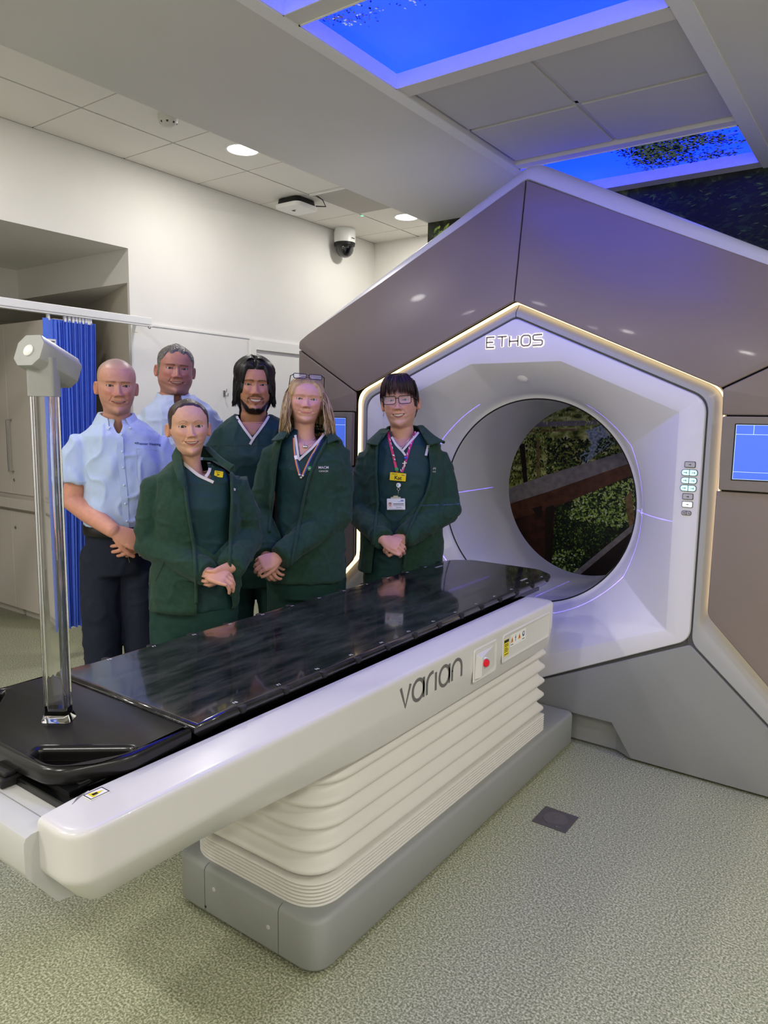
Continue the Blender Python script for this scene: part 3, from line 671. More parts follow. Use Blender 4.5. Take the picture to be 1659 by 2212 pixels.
# taupe panels
def tilt(u, z):                                      # panels lean back away from the hexagon
    au = abs(u)
    d1 = (z - (2.0 - au * (2.0 - 1.604) / 0.897)) * 0.914
    d2 = au - 0.9; d3 = ((au - 0.9) * 0.585 + (z - 0.705) * 0.57) / 0.817
    return max(0.0, d1, min(d2, d3)) * 0.155
def panel(name, pts, rads, m=mbr, y=GY - 0.016, th=0.009, bev=0.006, label=None, parent=G):
    vf = plate([round_poly(pts, rads, 5)], th, bev, 2)
    return mk(name, *xf(vf, lambda x, q, z: U(x, y - z + tilt(x, q), q)), m, parent, smooth=True, angle=30, label=label)
g = 0.0025
for sd in (1, -1):
    q = lambda L: [(sd * x, z) for x, z in L]
    panel('upper_panel', q([(g, 2.006), (0.893, 1.611), (1.365, 1.858), (1.365, 1.895), (1.30, 1.935), (g, 2.545)]), [0.0, 0.03, 0.008, 0.05, 0.08, 0.0], label='glossy taupe upper cover panel')
    panel('side_panel', q([(0.900, 1.608), (0.903, 1.507), (1.365, 1.507), (1.365, 1.852)]), [0.015, 0.0, 0.0, 0.008])
    panel('lower_panel', q([(0.903, 1.211), (0.903, 0.708), (1.367, 0.232), (1.367, 1.211)]), [0.0, 0.06, 0.02, 0.0], label='taupe lower side panel')
    # touch screen
    bz = panel('screen_bezel', q([(0.908, 1.502), (0.912, 1.218), (1.34, 1.214), (1.34, 1.502)]), [0.008] * 4, mat('bezel_taupe', (130, 121, 113), 0.4, noise=0.02), y=GY - 0.026, th=0.012, bev=0.003, label='taupe bezel of the touch screen')
    sx0, sx1, sz0, sz1 = 0.958, 1.29, 1.262, 1.470
    yy = lambda u, z: GY - 0.0385 + tilt(u, z)
    quad = lambda x0, x1, z0, z1, d: ([U(sd * x, yy(x, z) - d, z) for x, z in ((x0, z0), (x1, z0), (x1, z1), (x0, z1))], [(0, 1, 2, 3)])
    mk('screen_edge', *quad(sx0 - 0.005, sx1 + 0.005, sz0 - 0.005, sz1 + 0.005, 0.0004), mblk, bz)
    mk('screen', *quad(sx0, sx1, sz0, sz1, 0.0008), MATS.get('screen_blue') or mat('screen_blue', (70, 104, 205), 0.2, emit=(74, 108, 214), estr=0.62, noise=0.05, nscale=6), bz, label='blue lit touch screen')
    ml = MATS.get('screen_line') or mat('screen_line', (200, 220, 250), 0.3, emit=(190, 215, 255), estr=0.8)
    a0, a1 = (sx0, sx0 + 0.062) if sd > 0 else (sx1 - 0.062, sx1)
    for (x0, x1, z0, z1) in ((sx0, sx1, 1.4695, 1.4708), (sx0, sx0 + 0.0014, sz0, sz1), (sx0, sx1, 1.434, 1.4354), (a0 + 0.06, a0 + 0.0616, 1.434, 1.47), (sx0, sx1, 1.290, 1.2912), (sx0, sx1, sz0, sz0 + 0.0012)):
        mk('screen_line', *quad(x0, x1, z0, z1, 0.0012), ml, bz)
# black shadow gaps behind the panel joints
for sd in (1, -1):
    bk = [(0.0, 2.03), (0.925, 1.625), (0.925, 0.72), (1.37, 0.26), (1.37, 1.9), (0.0, 2.55)]
    vf = plate([[(sd * x, z) for x, z in bk]], 0.004)
    mk('panel_backing', *xf(vf, lambda x, q, z: U(x, GY + 0.016 - z + tilt(x, q), q)), mblk, G)
# outer frame band and housing
def outl(wt, ws):
    L = [(-1.367 - ws, 0.02), (-1.367 - ws, 1.875 + wt * 0.55), (0, 2.548 + wt * 1.09)]
    return openround(s(L), [0, 0.16 + ws, 0.03 + wt, 0.16 + ws, 0], 8)
# slope of the roof changes nothing in count, so rows can be lofted
rows = []
for wt, ws, y in ((0.0, 0.0, GY + 0.095), (0.002, 0.002, GY + 0.068), (0.008, 0.006, GY + 0.062), (0.05, 0.03, GY + 0.082), (0.078, 0.045, GY + 0.115), (0.092, 0.052, GY + 0.155), (0.098, 0.056, GY + 0.20), (0.098, 0.056, GY + 1.08)):
    rows.append(([p for p in outl(wt, ws)], y))
mk('outer_frame', *strip(rows), mfr, G, smooth=True, angle=50, label='pale grey rounded outer frame and housing')
# rear cover with round hole
rear = outl(0.098, 0.056)
hole = [(math.sin(2 * math.pi * k / 64) * 0.6, GC + math.cos(2 * math.pi * k / 64) * 0.6) for k in range(64)]
mk('rear_cover', *xf(plate([rear, hole], 0.004), lambda x, q, z: U(x, GY + 1.08 + z, q)), mfr, G)
# grey lower base with toe recess
base = [(-1.46, 0.012), (-0.842, 0.568), (0, 0.178), (0.842, 0.568), (1.46, 0.012), (0.632, 0.012), (0.54, 0.152), (-0.54, 0.152), (-0.632, 0.012)]
mk('base_panel', *xf(plate([round_poly(base, [0, 0.02, 0.05, 0.02, 0, 0, 0, 0, 0], 6)], 0.012, 0.003), lambda x, q, z: U(x, GY + 0.012 - z, q)), mgb, G, smooth=True, angle=30, label='mid grey lower base panel')
mk('base_recess', *join(([U(-0.65, GY + 0.05, 0.012), U(0.65, GY + 0.05, 0.012), U(0.65, GY + 0.05, 0.17), U(-0.65, GY + 0.05, 0.17)], [(0, 1, 2, 3)]),
   ([U(0.632, GY, 0.012), U(0.54, GY, 0.152), U(0.55, GY + 0.05, 0.152), U(0.55, GY + 0.05, 0.012)], [(0, 1, 2, 3)]), ([U(-0.54, GY, 0.152), U(0.54, GY, 0.152), U(0.54, GY + 0.05, 0.152), U(-0.54, GY + 0.05, 0.152)], [(0, 1, 2, 3)])), mgb, G)
mk('base_plinth', *box(GX - 1.40, GX + 1.40, GY + 0.06, GY + 1.05, 0, 0.2), MATS['seam_grey'], G)
Vb = [(-0.85, 0.572), (0, 0.182), (0.85, 0.572)]
mk('seam_backing', *loft([[U(x, GY + 0.022, z + d) for x, z in Vb] for d in (-0.03, 0.03)], closed=False), MATS['seam_grey'], G)
# laser apertures on the flare
for ang, nm in ((0.0, 't'), (math.pi / 2, 'r'), (-math.pi / 2, 'l')):
    rad = 0.565; yv = GY + 0.215
    if ang == 0.0: rad, yv = 0.60, GY + 0.10
    c = Vector(U(math.sin(ang) * rad, yv, GC + math.cos(ang) * rad)); nrm = Vector((-math.sin(ang) * 0.75, -0.66, -math.cos(ang) * 0.75)).normalized()
    t1 = Vector((math.cos(ang), 0, -math.sin(ang))); t2 = nrm.cross(t1)
    R_ = 0.028; rg = []
    for k in range(6):
        th = k / 5 * math.pi / 2
        rg.append([c + nrm * (R_ * 0.55 * math.sin(th)) + (t1 * math.cos(b) + t2 * math.sin(b)) * (R_ * max(math.cos(th), 0.001)) for b in (2 * math.pi * j / 20 for j in range(20))])
    mk('laser_aperture', *loft(rg, True, (False, True)), mwh, G, smooth=True, angle=60)
# lit name on the front cover: strokes
def strokes(paths, wd, y, m, name, parent):
    V = []; F = []
    for path in paths:
        P = [Vector(p) for p in path]; n = len(P); L = []; Rr = []
        for i in range(n):
            a = P[max(i - 1, 0)]; b = P[min(i + 1, n - 1)]
            if 0 < i < n - 1:
                d0 = (P[i] - a).normalized(); d1 = (b - P[i]).normalized(); nn = Vector((-(d0 + d1).y, (d0 + d1).x)).normalized(); k = 1 / max(0.5, nn.dot(Vector((-d0.y, d0.x))))
            else:
                d0 = (b - a).normalized(); nn = Vector((-d0.y, d0.x)); k = 1
            L.append(P[i] + nn * wd * k); Rr.append(P[i] - nn * wd * k)
        q = len(V)
        for a, b in zip(L, Rr): V += [U(a.x, y, a.y), U(b.x, y, b.y)]
        for i in range(n - 1): F.append((q + 2 * i, q + 2 * i + 1, q + 2 * i + 3, q + 2 * i + 2))
    return mk(name, V, F, m, parent)
hgt = 0.046; z0 = 1.808; LT = []
def lt(x, pts): return [[(x + a * 0.0475, z0 + b * hgt) for a, b in p] for p in pts]
O_ = [(0.5, 0), (0.75, 0), (0.92, 0.1), (1.0, 0.3), (1.0, 0.7), (0.92, 0.9), (0.75, 1), (0.3, 1), (0.13, 0.9), (0.05, 0.7), (0.05, 0.3), (0.13, 0.1), (0.3, 0), (0.52, 0)]
E_ = [[(0.92, 1), (0.06, 1), (0.06, 0.5), (0.06, 0), (0.92, 0)], [(0.06, 0.5), (0.8, 0.5)]]
T_ = [[(0, 1), (1, 1)], [(0.5, 1), (0.5, 0)]]; H_ = [[(0.06, 1), (0.06, 0)], [(0.94, 1), (0.94, 0)], [(0.06, 0.5), (0.94, 0.5)]]
S_ = [[(0.95, 1), (0.15, 1), (0.03, 0.9), (0.03, 0.62), (0.15, 0.52), (0.85, 0.48), (0.97, 0.38), (0.97, 0.1), (0.85, 0), (0.03, 0)]]
xx = -0.143
for ch in (E_, T_, H_, [O_], S_):
    LT += lt(xx, ch); xx += 0.0585
mhal = mat('sign_glow', (255, 240, 205), 0.5, emit=(1.0, 0.88, 0.62, 1), estr=2.2); mlet = mat('sign_letter', (150, 142, 134), 0.4, noise=0.03)
sg = strokes(LT, 0.0068, GY - 0.0012, mhal, 'lit_lettering', G)
strokes(LT, 0.0042, GY - 0.0045, mlet, 'letter_face', sg)
# key pad column
mk_key = mat('key_cyan', (200, 255, 255), 0.4, emit=(190, 245, 250), estr=0.75); mk_kw = mat('key_white', (245, 245, 245), 0.4, emit=(240, 245, 245), estr=0.7)
mk_kg = mat('key_grey', (196, 193, 192), 0.4, noise=0.02); mk_ic = mat('key_icon', (60, 62, 66), 0.5, noise=0.05)
def key(px, py, wd, hg, rad, face, split=False):
    p = ony(px, py, GY); u = p.x - GX; z = p.z
    out = round_poly([(-wd, -hg), (wd, -hg), (wd, hg), (-wd, hg)], rad, 6)
    k = mk('key', *xf(plate([out], 0.002, 0.001), lambda x, q, d: U(u + x, GY - 0.002 - d, z + q)), mk_ic, G)
    inn = [(x * (1 - 0.0022 / wd), q * (1 - 0.0022 / hg)) for x, q in out]
    mk('key_cap', *xf(plate([inn], 0.001, 0.0004), lambda x, q, d: U(u + x, GY - 0.0042 - d, z + q)), face, k)
    if split: mk('key_divider', *box(GX + u - 0.0012, GX + u + 0.0012, GY - 0.0062, GY - 0.0052, z - hg * 0.85, z + hg * 0.85), mk_ic, k)
    for dx in ((-0.5, 0.5) if split else (0,)):
        ii = [box(GX + u + dx * wd - wd * 0.22, GX + u + dx * wd + wd * 0.22, GY - 0.0058, GY - 0.0052, z - 0.0012, z + 0.0012), box(GX + u + dx * wd + wd * 0.1, GX + u + dx * wd + wd * 0.16, GY - 0.0058, GY - 0.0052, z - 0.005, z + 0.004)]
        mk('key_symbol', *join(*ii), mk_ic if face is not mk_key else (MATS.get('key_icon_soft') or mat('key_icon_soft', (120, 150, 155), 0.5, noise=0.02)), k)
key(1491, 1003.5, 0.021, 0.0125, 0.005, mk_kg)
for py, px in ((1021, 1490), (1038, 1488.5), (1054.5, 1487)): key(px, py, 0.031, 0.0132, 0.0125, mk_key, True)
key(1486, 1072.5, 0.021, 0.0125, 0.005, mk_kg); key(1485, 1089.5, 0.021, 0.0125, 0.005, mk_kw); key(1483, 1108, 0.019, 0.009, 0.0085, mk_kg, True)

# positioning lasers behind the apertures: each throws thin blue fans of light across the bore
def laser(pos, planes, fwd, power=1.0, gain=90.0):
    l = bpy.data.lights.new('laser_lamp', 'POINT'); l.energy = power; l.shadow_soft_size = 0.0; l.color = (0.16, 0.10, 1.0); l.use_nodes = True
    nt = l.node_tree; em = nt.nodes['Emission']; tc = nt.nodes.new('ShaderNodeTexCoord'); acc = None
    for pn, half in planes:
        d = nt.nodes.new('ShaderNodeVectorMath'); d.operation = 'DOT_PRODUCT'; d.inputs[1].default_value = pn; nt.links.new(tc.outputs['Normal'], d.inputs[0])
        a = nt.nodes.new('ShaderNodeMath'); a.operation = 'ABSOLUTE'; nt.links.new(d.outputs['Value'], a.inputs[0])
        c = nt.nodes.new('ShaderNodeMath'); c.operation = 'LESS_THAN'; c.inputs[1].default_value = half; nt.links.new(a.outputs[0], c.inputs[0])
        if acc is None: acc = c
        else:
            m_ = nt.nodes.new('ShaderNodeMath'); m_.operation = 'MAXIMUM'; nt.links.new(acc.outputs[0], m_.inputs[0]); nt.links.new(c.outputs[0], m_.inputs[1]); acc = m_
    d = nt.nodes.new('ShaderNodeVectorMath'); d.operation = 'DOT_PRODUCT'; d.inputs[1].default_value = fwd; nt.links.new(tc.outputs['Normal'], d.inputs[0])
    c = nt.nodes.new('ShaderNodeMath'); c.operation = 'GREATER_THAN'; c.inputs[1].default_value = 0.86; nt.links.new(d.outputs['Value'], c.inputs[0])
    m_ = nt.nodes.new('ShaderNodeMath'); m_.operation = 'MULTIPLY'; nt.links.new(acc.outputs[0], m_.inputs[0]); nt.links.new(c.outputs[0], m_.inputs[1]); acc = m_
    g_ = nt.nodes.new('ShaderNodeMath'); g_.operation = 'MULTIPLY'; g_.inputs[1].default_value = gain; nt.links.new(acc.outputs[0], g_.inputs[0]); nt.links.new(g_.outputs[0], em.inputs['Strength'])
    o = bpy.data.objects.new('laser_lamp', l); COL.objects.link(o); o.parent = G; o.location = Vector(pos) - Vector((GX, GY, 0))
LY = GY + 0.205
laser(U(0.53, LY, GC), [((0, 1, 0), 0.0019), ((0, 0, 1), 0.0019)], (-1, 0, 0)); laser(U(-0.53, LY, GC), [((0, 1, 0), 0.0019), ((0, 0, 1), 0.0019)], (1, 0, 0)); laser(U(0, LY, GC + 0.53), [((0, 1, 0), 0.0019), ((1, 0, 0), 0.0019)], (0, 0, -1))
# ================================================================== treatment couch
TX, TZ = -1.50, 0.80                                   # couch top centre line and surface height
C = empty('treatment_couch', (-1.42, 2.1, 0), 'white treatment couch with black top, pleated bellows and grey base', 'couch')
mcw = mat('couch_white', (212, 210, 207), 0.28, noise=0.01, nscale=3, coat=0.2)
mcs = mat('couch_silver', (192, 192, 189), 0.3, noise=0.01, nscale=3)
mbel = mat('bellows_ivory', (220, 217, 210), 0.5, noise=0.015, nscale=6)
mcg = mat('couch_grey', (148, 150, 147), 0.42, noise=0.02, nscale=3)
mcb = mat('couch_black', (9, 9, 10), 0.22, noise=0.2, nscale=40, spec=0.5)
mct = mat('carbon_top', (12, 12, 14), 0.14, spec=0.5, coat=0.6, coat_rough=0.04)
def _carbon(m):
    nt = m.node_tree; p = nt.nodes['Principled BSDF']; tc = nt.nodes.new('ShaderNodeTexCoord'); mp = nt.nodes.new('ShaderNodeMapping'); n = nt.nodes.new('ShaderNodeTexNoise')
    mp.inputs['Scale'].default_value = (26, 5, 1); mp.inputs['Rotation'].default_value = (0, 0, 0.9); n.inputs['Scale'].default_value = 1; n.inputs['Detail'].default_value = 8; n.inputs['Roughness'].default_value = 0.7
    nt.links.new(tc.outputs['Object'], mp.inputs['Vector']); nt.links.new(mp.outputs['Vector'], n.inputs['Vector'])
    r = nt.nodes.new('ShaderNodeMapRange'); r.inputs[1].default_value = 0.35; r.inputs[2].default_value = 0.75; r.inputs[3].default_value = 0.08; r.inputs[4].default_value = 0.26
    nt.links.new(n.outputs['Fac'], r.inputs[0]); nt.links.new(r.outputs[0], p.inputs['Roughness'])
    c = nt.nodes.new('ShaderNodeValToRGB'); c.color_ramp.elements[0].position = 0.4; c.color_ramp.elements[0].color = srgb(20, 20, 23); c.color_ramp.elements[1].position = 0.8; c.color_ramp.elements[1].color = srgb(66, 64, 62)  # streak tone: wear, lightened further to paint in hazy reflection
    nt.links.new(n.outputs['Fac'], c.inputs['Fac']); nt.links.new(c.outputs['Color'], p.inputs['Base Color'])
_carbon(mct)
def rrect(x0, x1, y0, y1, rn, rf, seg=10, nx=1):
    return round_poly([(x1, y0), (x1, y1), (x0, y1), (x0, y0)], [rn, rf, rf, rn], seg)
# base
BX0, BX1, BY0, BY1 = -1.715, -1.137, 1.318, 3.085
def bo(d):                                              # plan outline with two real joints cut into the front
    y0 = BY0 + d; gv = []
    for gx in (-1.575, -1.277): gv += [(gx - 0.0014, y0), (gx - 0.0014, y0 + 0.01), (gx + 0.0014, y0 + 0.01), (gx + 0.0014, y0)]
    return round_poly([(BX1 - d, y0), (BX1 - d, BY1), (BX0 + d, BY1), (BX0 + d, y0)] + gv, [0.125 - d, 0.01, 0.01, 0.125 - d] + [0] * 8, 10)
mk('base', *loft([[(x, y, z) for x, y in bo(d)] for d, z in ((0.012, 0.012), (0.004, 0.016), (0.0, 0.024), (0.0, 0.148), (0.004, 0.158), (0.014, 0.163), (0.06, 0.163))], True, (True, True)), mcg, C, smooth=True, angle=50, label='grey rounded base of the couch')
mk('base_foot', *loft([[(x, y, z) for x, y in bo(0.02)] for z in (0, 0.014)], True, (True, False)), MATS['gantry_gap'], C)
for x, z in ((-1.535, 0.105), (-1.315, 0.085)): mk('screw', *lathe((x, BY0 - 0.001, z), [(0, 0), (0.006, 0.0), (0.0075, 0.002)], 'y', 14), mcs, C)
mk('cable_hole', *lathe((-1.572, BY0 - 0.0008, 0.035), [(0, 0), (0.004, 0.0)], 'y', 10), MATS['gantry_gap'], C)
# bellows
prof = []
z = 0.160
for k in range(7): prof += [(0.010, z), (0.001, z + 0.0025), (0.0, z + 0.006), (0.001, z + 0.0085)]; z += 0.0105
prof += [(0.012, z)]
NB = 6; pz = (0.60 - z) / NB
for k in range(NB):
    for q in range(8):
        t = q / 8; prof.append((0.006 + 0.020 * (0.5 - 0.5 * math.cos(2 * math.pi * t)) ** 1.5 * (1.0) if False else 0.003 + 0.024 * (0.5 + 0.5 * math.cos(2 * math.pi * (t ** 0.8))), z + pz * t))
    z += pz
prof.append((0.03, z))
bl = []
for d, zz in prof:
    h = max(0, (zz - 0.25) / 0.35)
    bl.append([(x, y, zz) for x, y in rrect(-1.688 + d, -1.165 - d, 1.345 + d + 0.03 * h, 2.835 - d, 0.115 + 0.05 * h, 0.02, 14)])
mk('bellows', *loft(bl, True, (False, True)), mbel, C, smooth=True, angle=70, label='ivory pleated bellows')
# side beams
def beam(x_in, x_out, sgn, name):
    """plan outline with rounded outer corners, lofted through heights; sgn=+1 outer side is +x"""
    def outline(ins, zi, low):
        pts = [(x_in, 0.636), (x_out, 0.636)] + [(x_out, yy) for yy in (0.75, 0.85, 0.95, 1.05, 1.15, 1.25, 1.35, 1.45, 1.6, 2.0, 2.4)] + [(x_out, 2.735), (x_in, 2.735)]
        a = round_poly(pts, [0.004, 0.105] + [0] * 11 + [0.045, 0.004], 12)
        out = []
        for x, y in a:
            k = 1.0 if not low else 0.22 + 0.78 * max(0, min(1, (1.5 - y) / 0.55))
            d = ins * k
            t = (x - x_in) / (x_out - x_in)
            xx = x - sgn * d * min(1, t * 1.6) if t > 0.02 else x
            yy = y + d * 1.15 * max(0, 1 - (y - 0.636) / 0.14) if y < 0.776 else y - d * 0.6 * max(0, 1 - (2.735 - y) / 0.06)
            out.append((xx, yy, zi))
        return out
    rg = [outline(i, zv, lo) for i, zv, lo in ((0.075, 0.574, 1), (0.062, 0.575, 1), (0.052, 0.582, 1), (0.006, 0.650, 1), (0.001, 0.660, 1), (0.0, 0.668, 0), (0.0, 0.674, 0), (0.0, 0.740, 0), (0.0, 0.746, 0), (0.0010, 0.7505, 0), (0.0035, 0.7548, 0), (0.0075, 0.7570, 0), (0.012, 0.7578, 0), (0.018, 0.7583, 0), (0.05, 0.7615, 0), (0.09, 0.765, 0))]
    if sgn < 0: rg = [r[::-1] for r in rg]
    return mk(name, *loft(rg, True, (True, True)), mcw, C, smooth=True, angle=50, label='white side beam of the couch')
bm_r = beam(-1.213, -1.10, 1, 'side_beam'); beam(-1.787, -1.862, -1, 'side_beam')
# far cross wall between the beams, under the table tip, and near cross piece
mk('rear_bridge', *box(-1.80, -1.20, 2.60, 2.72, 0.58, 0.745, 0.01), mcw, C, smooth=True)
xsec = [(0.70, 0.575), (0.665, 0.582), (0.612, 0.655), (0.608, 0.668), (0.608, 0.722), (0.612, 0.731), (0.622, 0.735), (0.661, 0.736), (0.661, 0.728), (0.6638, 0.728), (0.6638, 0.7361), (0.72, 0.738), (0.72, 0.575)]
mk('near_crosspiece', *loft([[(x, y, z) for y, z in xsec] for x in (-1.797, -1.2065)], True, (True, True)), mcs, C, smooth=True, angle=30, label='light grey cross piece at the couch foot')
mk('underside_tray', *box(-1.79, -1.21, 0.72, 2.7, 0.582, 0.65), mcs, C)
mk('carriage', *join(box(-1.785, -1.2145, 0.695, 2.66, 0.645, 0.752, 0.004), box(-1.74, -1.245, 0.74, 2.9, 0.745, 0.77, 0.003)), mcb, C, label='black carriage under the couch top')
mk('carriage_clip', *join(box(-1.43, -1.395, 0.665, 0.71, 0.738, 0.757, 0.004), box(-1.46, -1.40, 0.675, 0.70, 0.757, 0.767, 0.003)), MATS['gantry_gap'], C)
# couch top: main carbon panel
def slabz(out, zt, th, r):
    def ins(d, drop):
        c = Vector((TX, 2.0)); n = len(out); q = []
        for i in range(n):
            a = Vector(out[i - 1]); b = Vector(out[(i + 1) % n]); t = (b - a).normalized(); nn = Vector((t.y, -t.x))
            q.append((out[i][0] - nn.x * d, out[i][1] - nn.y * d, zt - drop))
        return q
    rows = [ins(0.045, th), ins(0.02, th - 0.004), ins(0.006, th - 0.018), ins(0.0, r + 0.006), ins(0.0005, r * 0.8), ins(r * 0.3, r * 0.3), ins(r * 0.7, r * 0.06), ins(r, 0), ins(r + 0.003, 0), ins(r + 0.02, 0)]
    return loft(rows, True, (True, True))
top = [(TX + 0.276, 1.003)] + [(TX + 0.276, 1.003 + 0.1 * k) for k in range(1, 20)] + round_poly([(TX + 0.276, 2.95), (TX + 0.255, 3.02), (TX + 0.17, 3.085), (TX - 0.17, 3.085), (TX - 0.255, 3.02), (TX - 0.276, 2.95)], [0.0, 0.05, 0.08, 0.08, 0.05, 0.0], 5) + [(TX - 0.276, 2.9 - 0.1 * k) for k in range(0, 19)] + [(TX - 0.276, 1.003)]
tp = mk('couch_top', *slabz(top, TZ, 0.042, 0.012), mct, C, smooth=True, angle=60, label='glossy black carbon couch top with worn streaks and painted reflection haze')
# index notches and their printed codes
mbp_ = None
mpr = mat('print_white', (232, 232, 230), 0.6, noise=0.02)
codes = ['F8', 'F7', 'F6', 'F5', 'F4', 'F3', 'F2', 'F1', '0', 'H1', 'H2', 'H3', 'H4']
for i, cd in enumerate(codes):
    yv = 1.148 + 0.1485 * i
    for sd in (1, -1):
        xe = TX + sd * 0.276
        nv = lathe((xe - sd * 0.0045, yv, TZ), [(0.0, -0.018), (0.009, -0.018), (0.0125, -0.008), (0.0125, -0.0014), (0.0105, -0.0004), (0.0, -0.0010)], 'z', 18)
        mk('index_notch', *nv, MATS['gantry_gap'], tp, smooth=True, angle=40)
        tv = text_mesh(cd, 0.0135)
        if sd > 0: f = lambda x, y, z: (xe - 0.026 - y, yv + 0.0 + x, TZ + 0.0004)
        else: f = lambda x, y, z: (xe + 0.022 - y, yv + x, TZ + 0.0004)
        mk('index_code', *xf(tv, f), mpr, tp)
for sd in (1, -1):
    for r_ in range(2): mk('printed_note', *box(TX + sd * 0.212 - 0.004 + r_ * 0.007, TX + sd * 0.212 + r_ * 0.007 - 0.0022, 2.80, 2.86, TZ + 0.0002, TZ + 0.0005), mpr, tp)
# foot panel with hand holds
fo = round_poly([(TX + 0.276, 0.997), (TX - 0.276, 0.997), (TX - 0.288, 0.83), (TX - 0.225, 0.70), (TX - 0.10, 0.694), (TX + 0.10, 0.694), (TX + 0.225, 0.70), (TX + 0.288, 0.83)], [0.004, 0.004, 0.09, 0.08, 0.05, 0.05, 0.08, 0.09], 10)
slot = round_poly([(TX + 0.20, 0.720), (TX + 0.252, 0.78), (TX + 0.266, 0.868), (TX + 0.11, 0.742), (TX + 0.125, 0.722)], [0.06, 0.06, 0.012, 0.010, 0.010], 6)
slot2 = [(2 * TX - x, y) for x, y in slot][::-1]
fp = mk('foot_panel', *xf(plate([fo, slot, slot2], 0.021, 0.014, 4), lambda x, y, z: (x, y, TZ - 0.021 + z)), mat('foot_black', (22, 21, 21), 0.25, noise=0.1, nscale=30, bump=0.03, bscale=700, spec=0.5), C, smooth=True, angle=35, label='black foot panel with two hand holds')
rim = []
mk('hand_hold_well', *box(TX + 0.07, TX + 0.262, 0.715, 0.89, TZ - 0.05, TZ - 0.036), mcb, C); mk('hand_hold_well', *box(TX - 0.262, TX - 0.07, 0.715, 0.89, TZ - 0.05, TZ - 0.036), mcb, C)
# recessed control pockets and emergency button on the beam
XS = -1.0995
def pocket(pts, depth, name):
    out = [(y, z) for y, z in round_poly(pts, 0.012, 4)]
    cy = sum(p[0] for p in out) / len(out); cz = sum(p[1] for p in out) / len(out)
    return out, cy, cz
mpk = mat('pocket_white', (216, 214, 209), 0.35, noise=0.01)
def framed(y0, y1, z0, z1, name):
    o = round_poly([(y0, z0), (y1, z0), (y1, z1), (y0, z1)], 0.012, 5)
    cy, cz = (y0 + y1) / 2, (z0 + z1) / 2
    rg = []
    for d, x in ((-0.006, 0.0), (-0.003, 0.003), (0.0, 0.0035), (0.004, 0.001), (0.009, 0.0004)):
        rg.append([(XS + x, cy + (y - cy) * (1 - d / ((y1 - y0) / 2)), cz + (z - cz) * (1 - d / ((z1 - z0) / 2))) for y, z in o])
    return mk(name, *loft(rg, True, (False, True)), mpk, bm_r, smooth=True, angle=60)
ya, yb = 2.28, 2.66
pk = framed(2.265, 2.665, 0.628, 0.722, 'label_pocket'); pk2 = framed(2.055, 2.21, 0.617, 0.722, 'button_pocket')
# wedge inside the button pocket
mk('pocket_wedge', [(XS + 0.001, 2.065, 0.71), (XS + 0.001, 2.20, 0.71), (XS + 0.001, 2.20, 0.635), (XS + 0.020, 2.075, 0.70), (XS + 0.022, 2.07, 0.635), (XS + 0.001, 2.06, 0.625)], [(0, 1, 3), (1, 2, 3), (3, 2, 4), (0, 3, 5), (3, 4, 5), (2, 5, 4)], mpk, bm_r)
eb = Vector((XS + 0.018, 2.098, 0.676)); en = Vector((0.9, -0.42, 0.1)).normalized()
btn = mk('emergency_button', *disc(eb, en, [(0.0185, -0.02), (0.0185, 0.002), (0.016, 0.006), (0.0145, 0.004)]), MATS['white_plastic'], bm_r, smooth=True, label='red emergency button in a white collar')
mk('button_cap', *disc(eb, en, [(0.0135, 0.003), (0.0135, 0.006), (0.011, 0.009), (0.004, 0.0098)]), mat('button_red', (226, 20, 48), 0.35), btn, smooth=True)
mk('button_ring', *disc(eb, en, [(0.0155, 0.003), (0.0155, 0.0062), (0.0137, 0.0065)]), MATS['steel'], btn, smooth=True)
# warning stickers in the label pocket
myel = mat('sticker_yellow', (232, 214, 40), 0.5, noise=0.02); mor = mat('sticker_orange', (236, 150, 40), 0.5, noise=0.02)
xs_ = XS + 0.0008
def yzq(y0, y1, z0, z1, d): return box(xs_ + d, xs_ + d + 0.0002, y0, y1, z0, z1)
st = mk('warning_sticker', *yzq(2.272, 2.310, 0.645, 0.705, 0), myel, bm_r, label='yellow warning sticker')
mk('print_line', *join(yzq(2.273, 2.309, 0.694, 0.704, 0.0003), *[yzq(2.276, 2.276 + l, zz, zz + 0.0025, 0.0003) for zz, l in ((0.686, 0.028), (0.68, 0.03), (0.672, 0.022), (0.666, 0.03), (0.66, 0.026), (0.65, 0.03))]), mbp, st)
st2 = mk('safety_sign_strip', *yzq(2.322, 2.45, 0.668, 0.712, 0), mlabel, bm_r, label='white strip of safety symbols')
for cy0 in (2.335, 2.396):
    t = 0.0004; h = 0.014
    mk('triangle_sign', [(xs_ + t, cy0 - 0.011, 0.683), (xs_ + t, cy0 + 0.011, 0.683), (xs_ + t, cy0, 0.705)], [(0, 1, 2)], mor, st2)
    mk('symbol', *yzq(cy0 - 0.0015, cy0 + 0.0015, 0.687, 0.696, 0.0006), mbp, st2)
mk('symbol', *join(yzq(2.362, 2.365, 0.682, 0.705, 0.0004), yzq(2.3595, 2.3675, 0.694, 0.698, 0.0004)), mbp, st2)
mk('round_sign', *disc(Vector((xs_ + 0.0004, 2.43, 0.694)), Vector((1, 0, 0)), [(0.010, 0), (0.010, 0.0003)], 18), mat('sticker_blue', (60, 80, 110), 0.5, noise=0.05), st2)
mk('symbol', *disc(Vector((xs_ + 0.0008, 2.43, 0.696)), Vector((1, 0, 0)), [(0.005, 0), (0.005, 0.0003)], 12), mlabel, st2)
mk('print_line', *join(yzq(2.325, 2.345, 0.674, 0.6765, 0.0004), yzq(2.42, 2.44, 0.674, 0.6765, 0.0004)), mbp, st2)
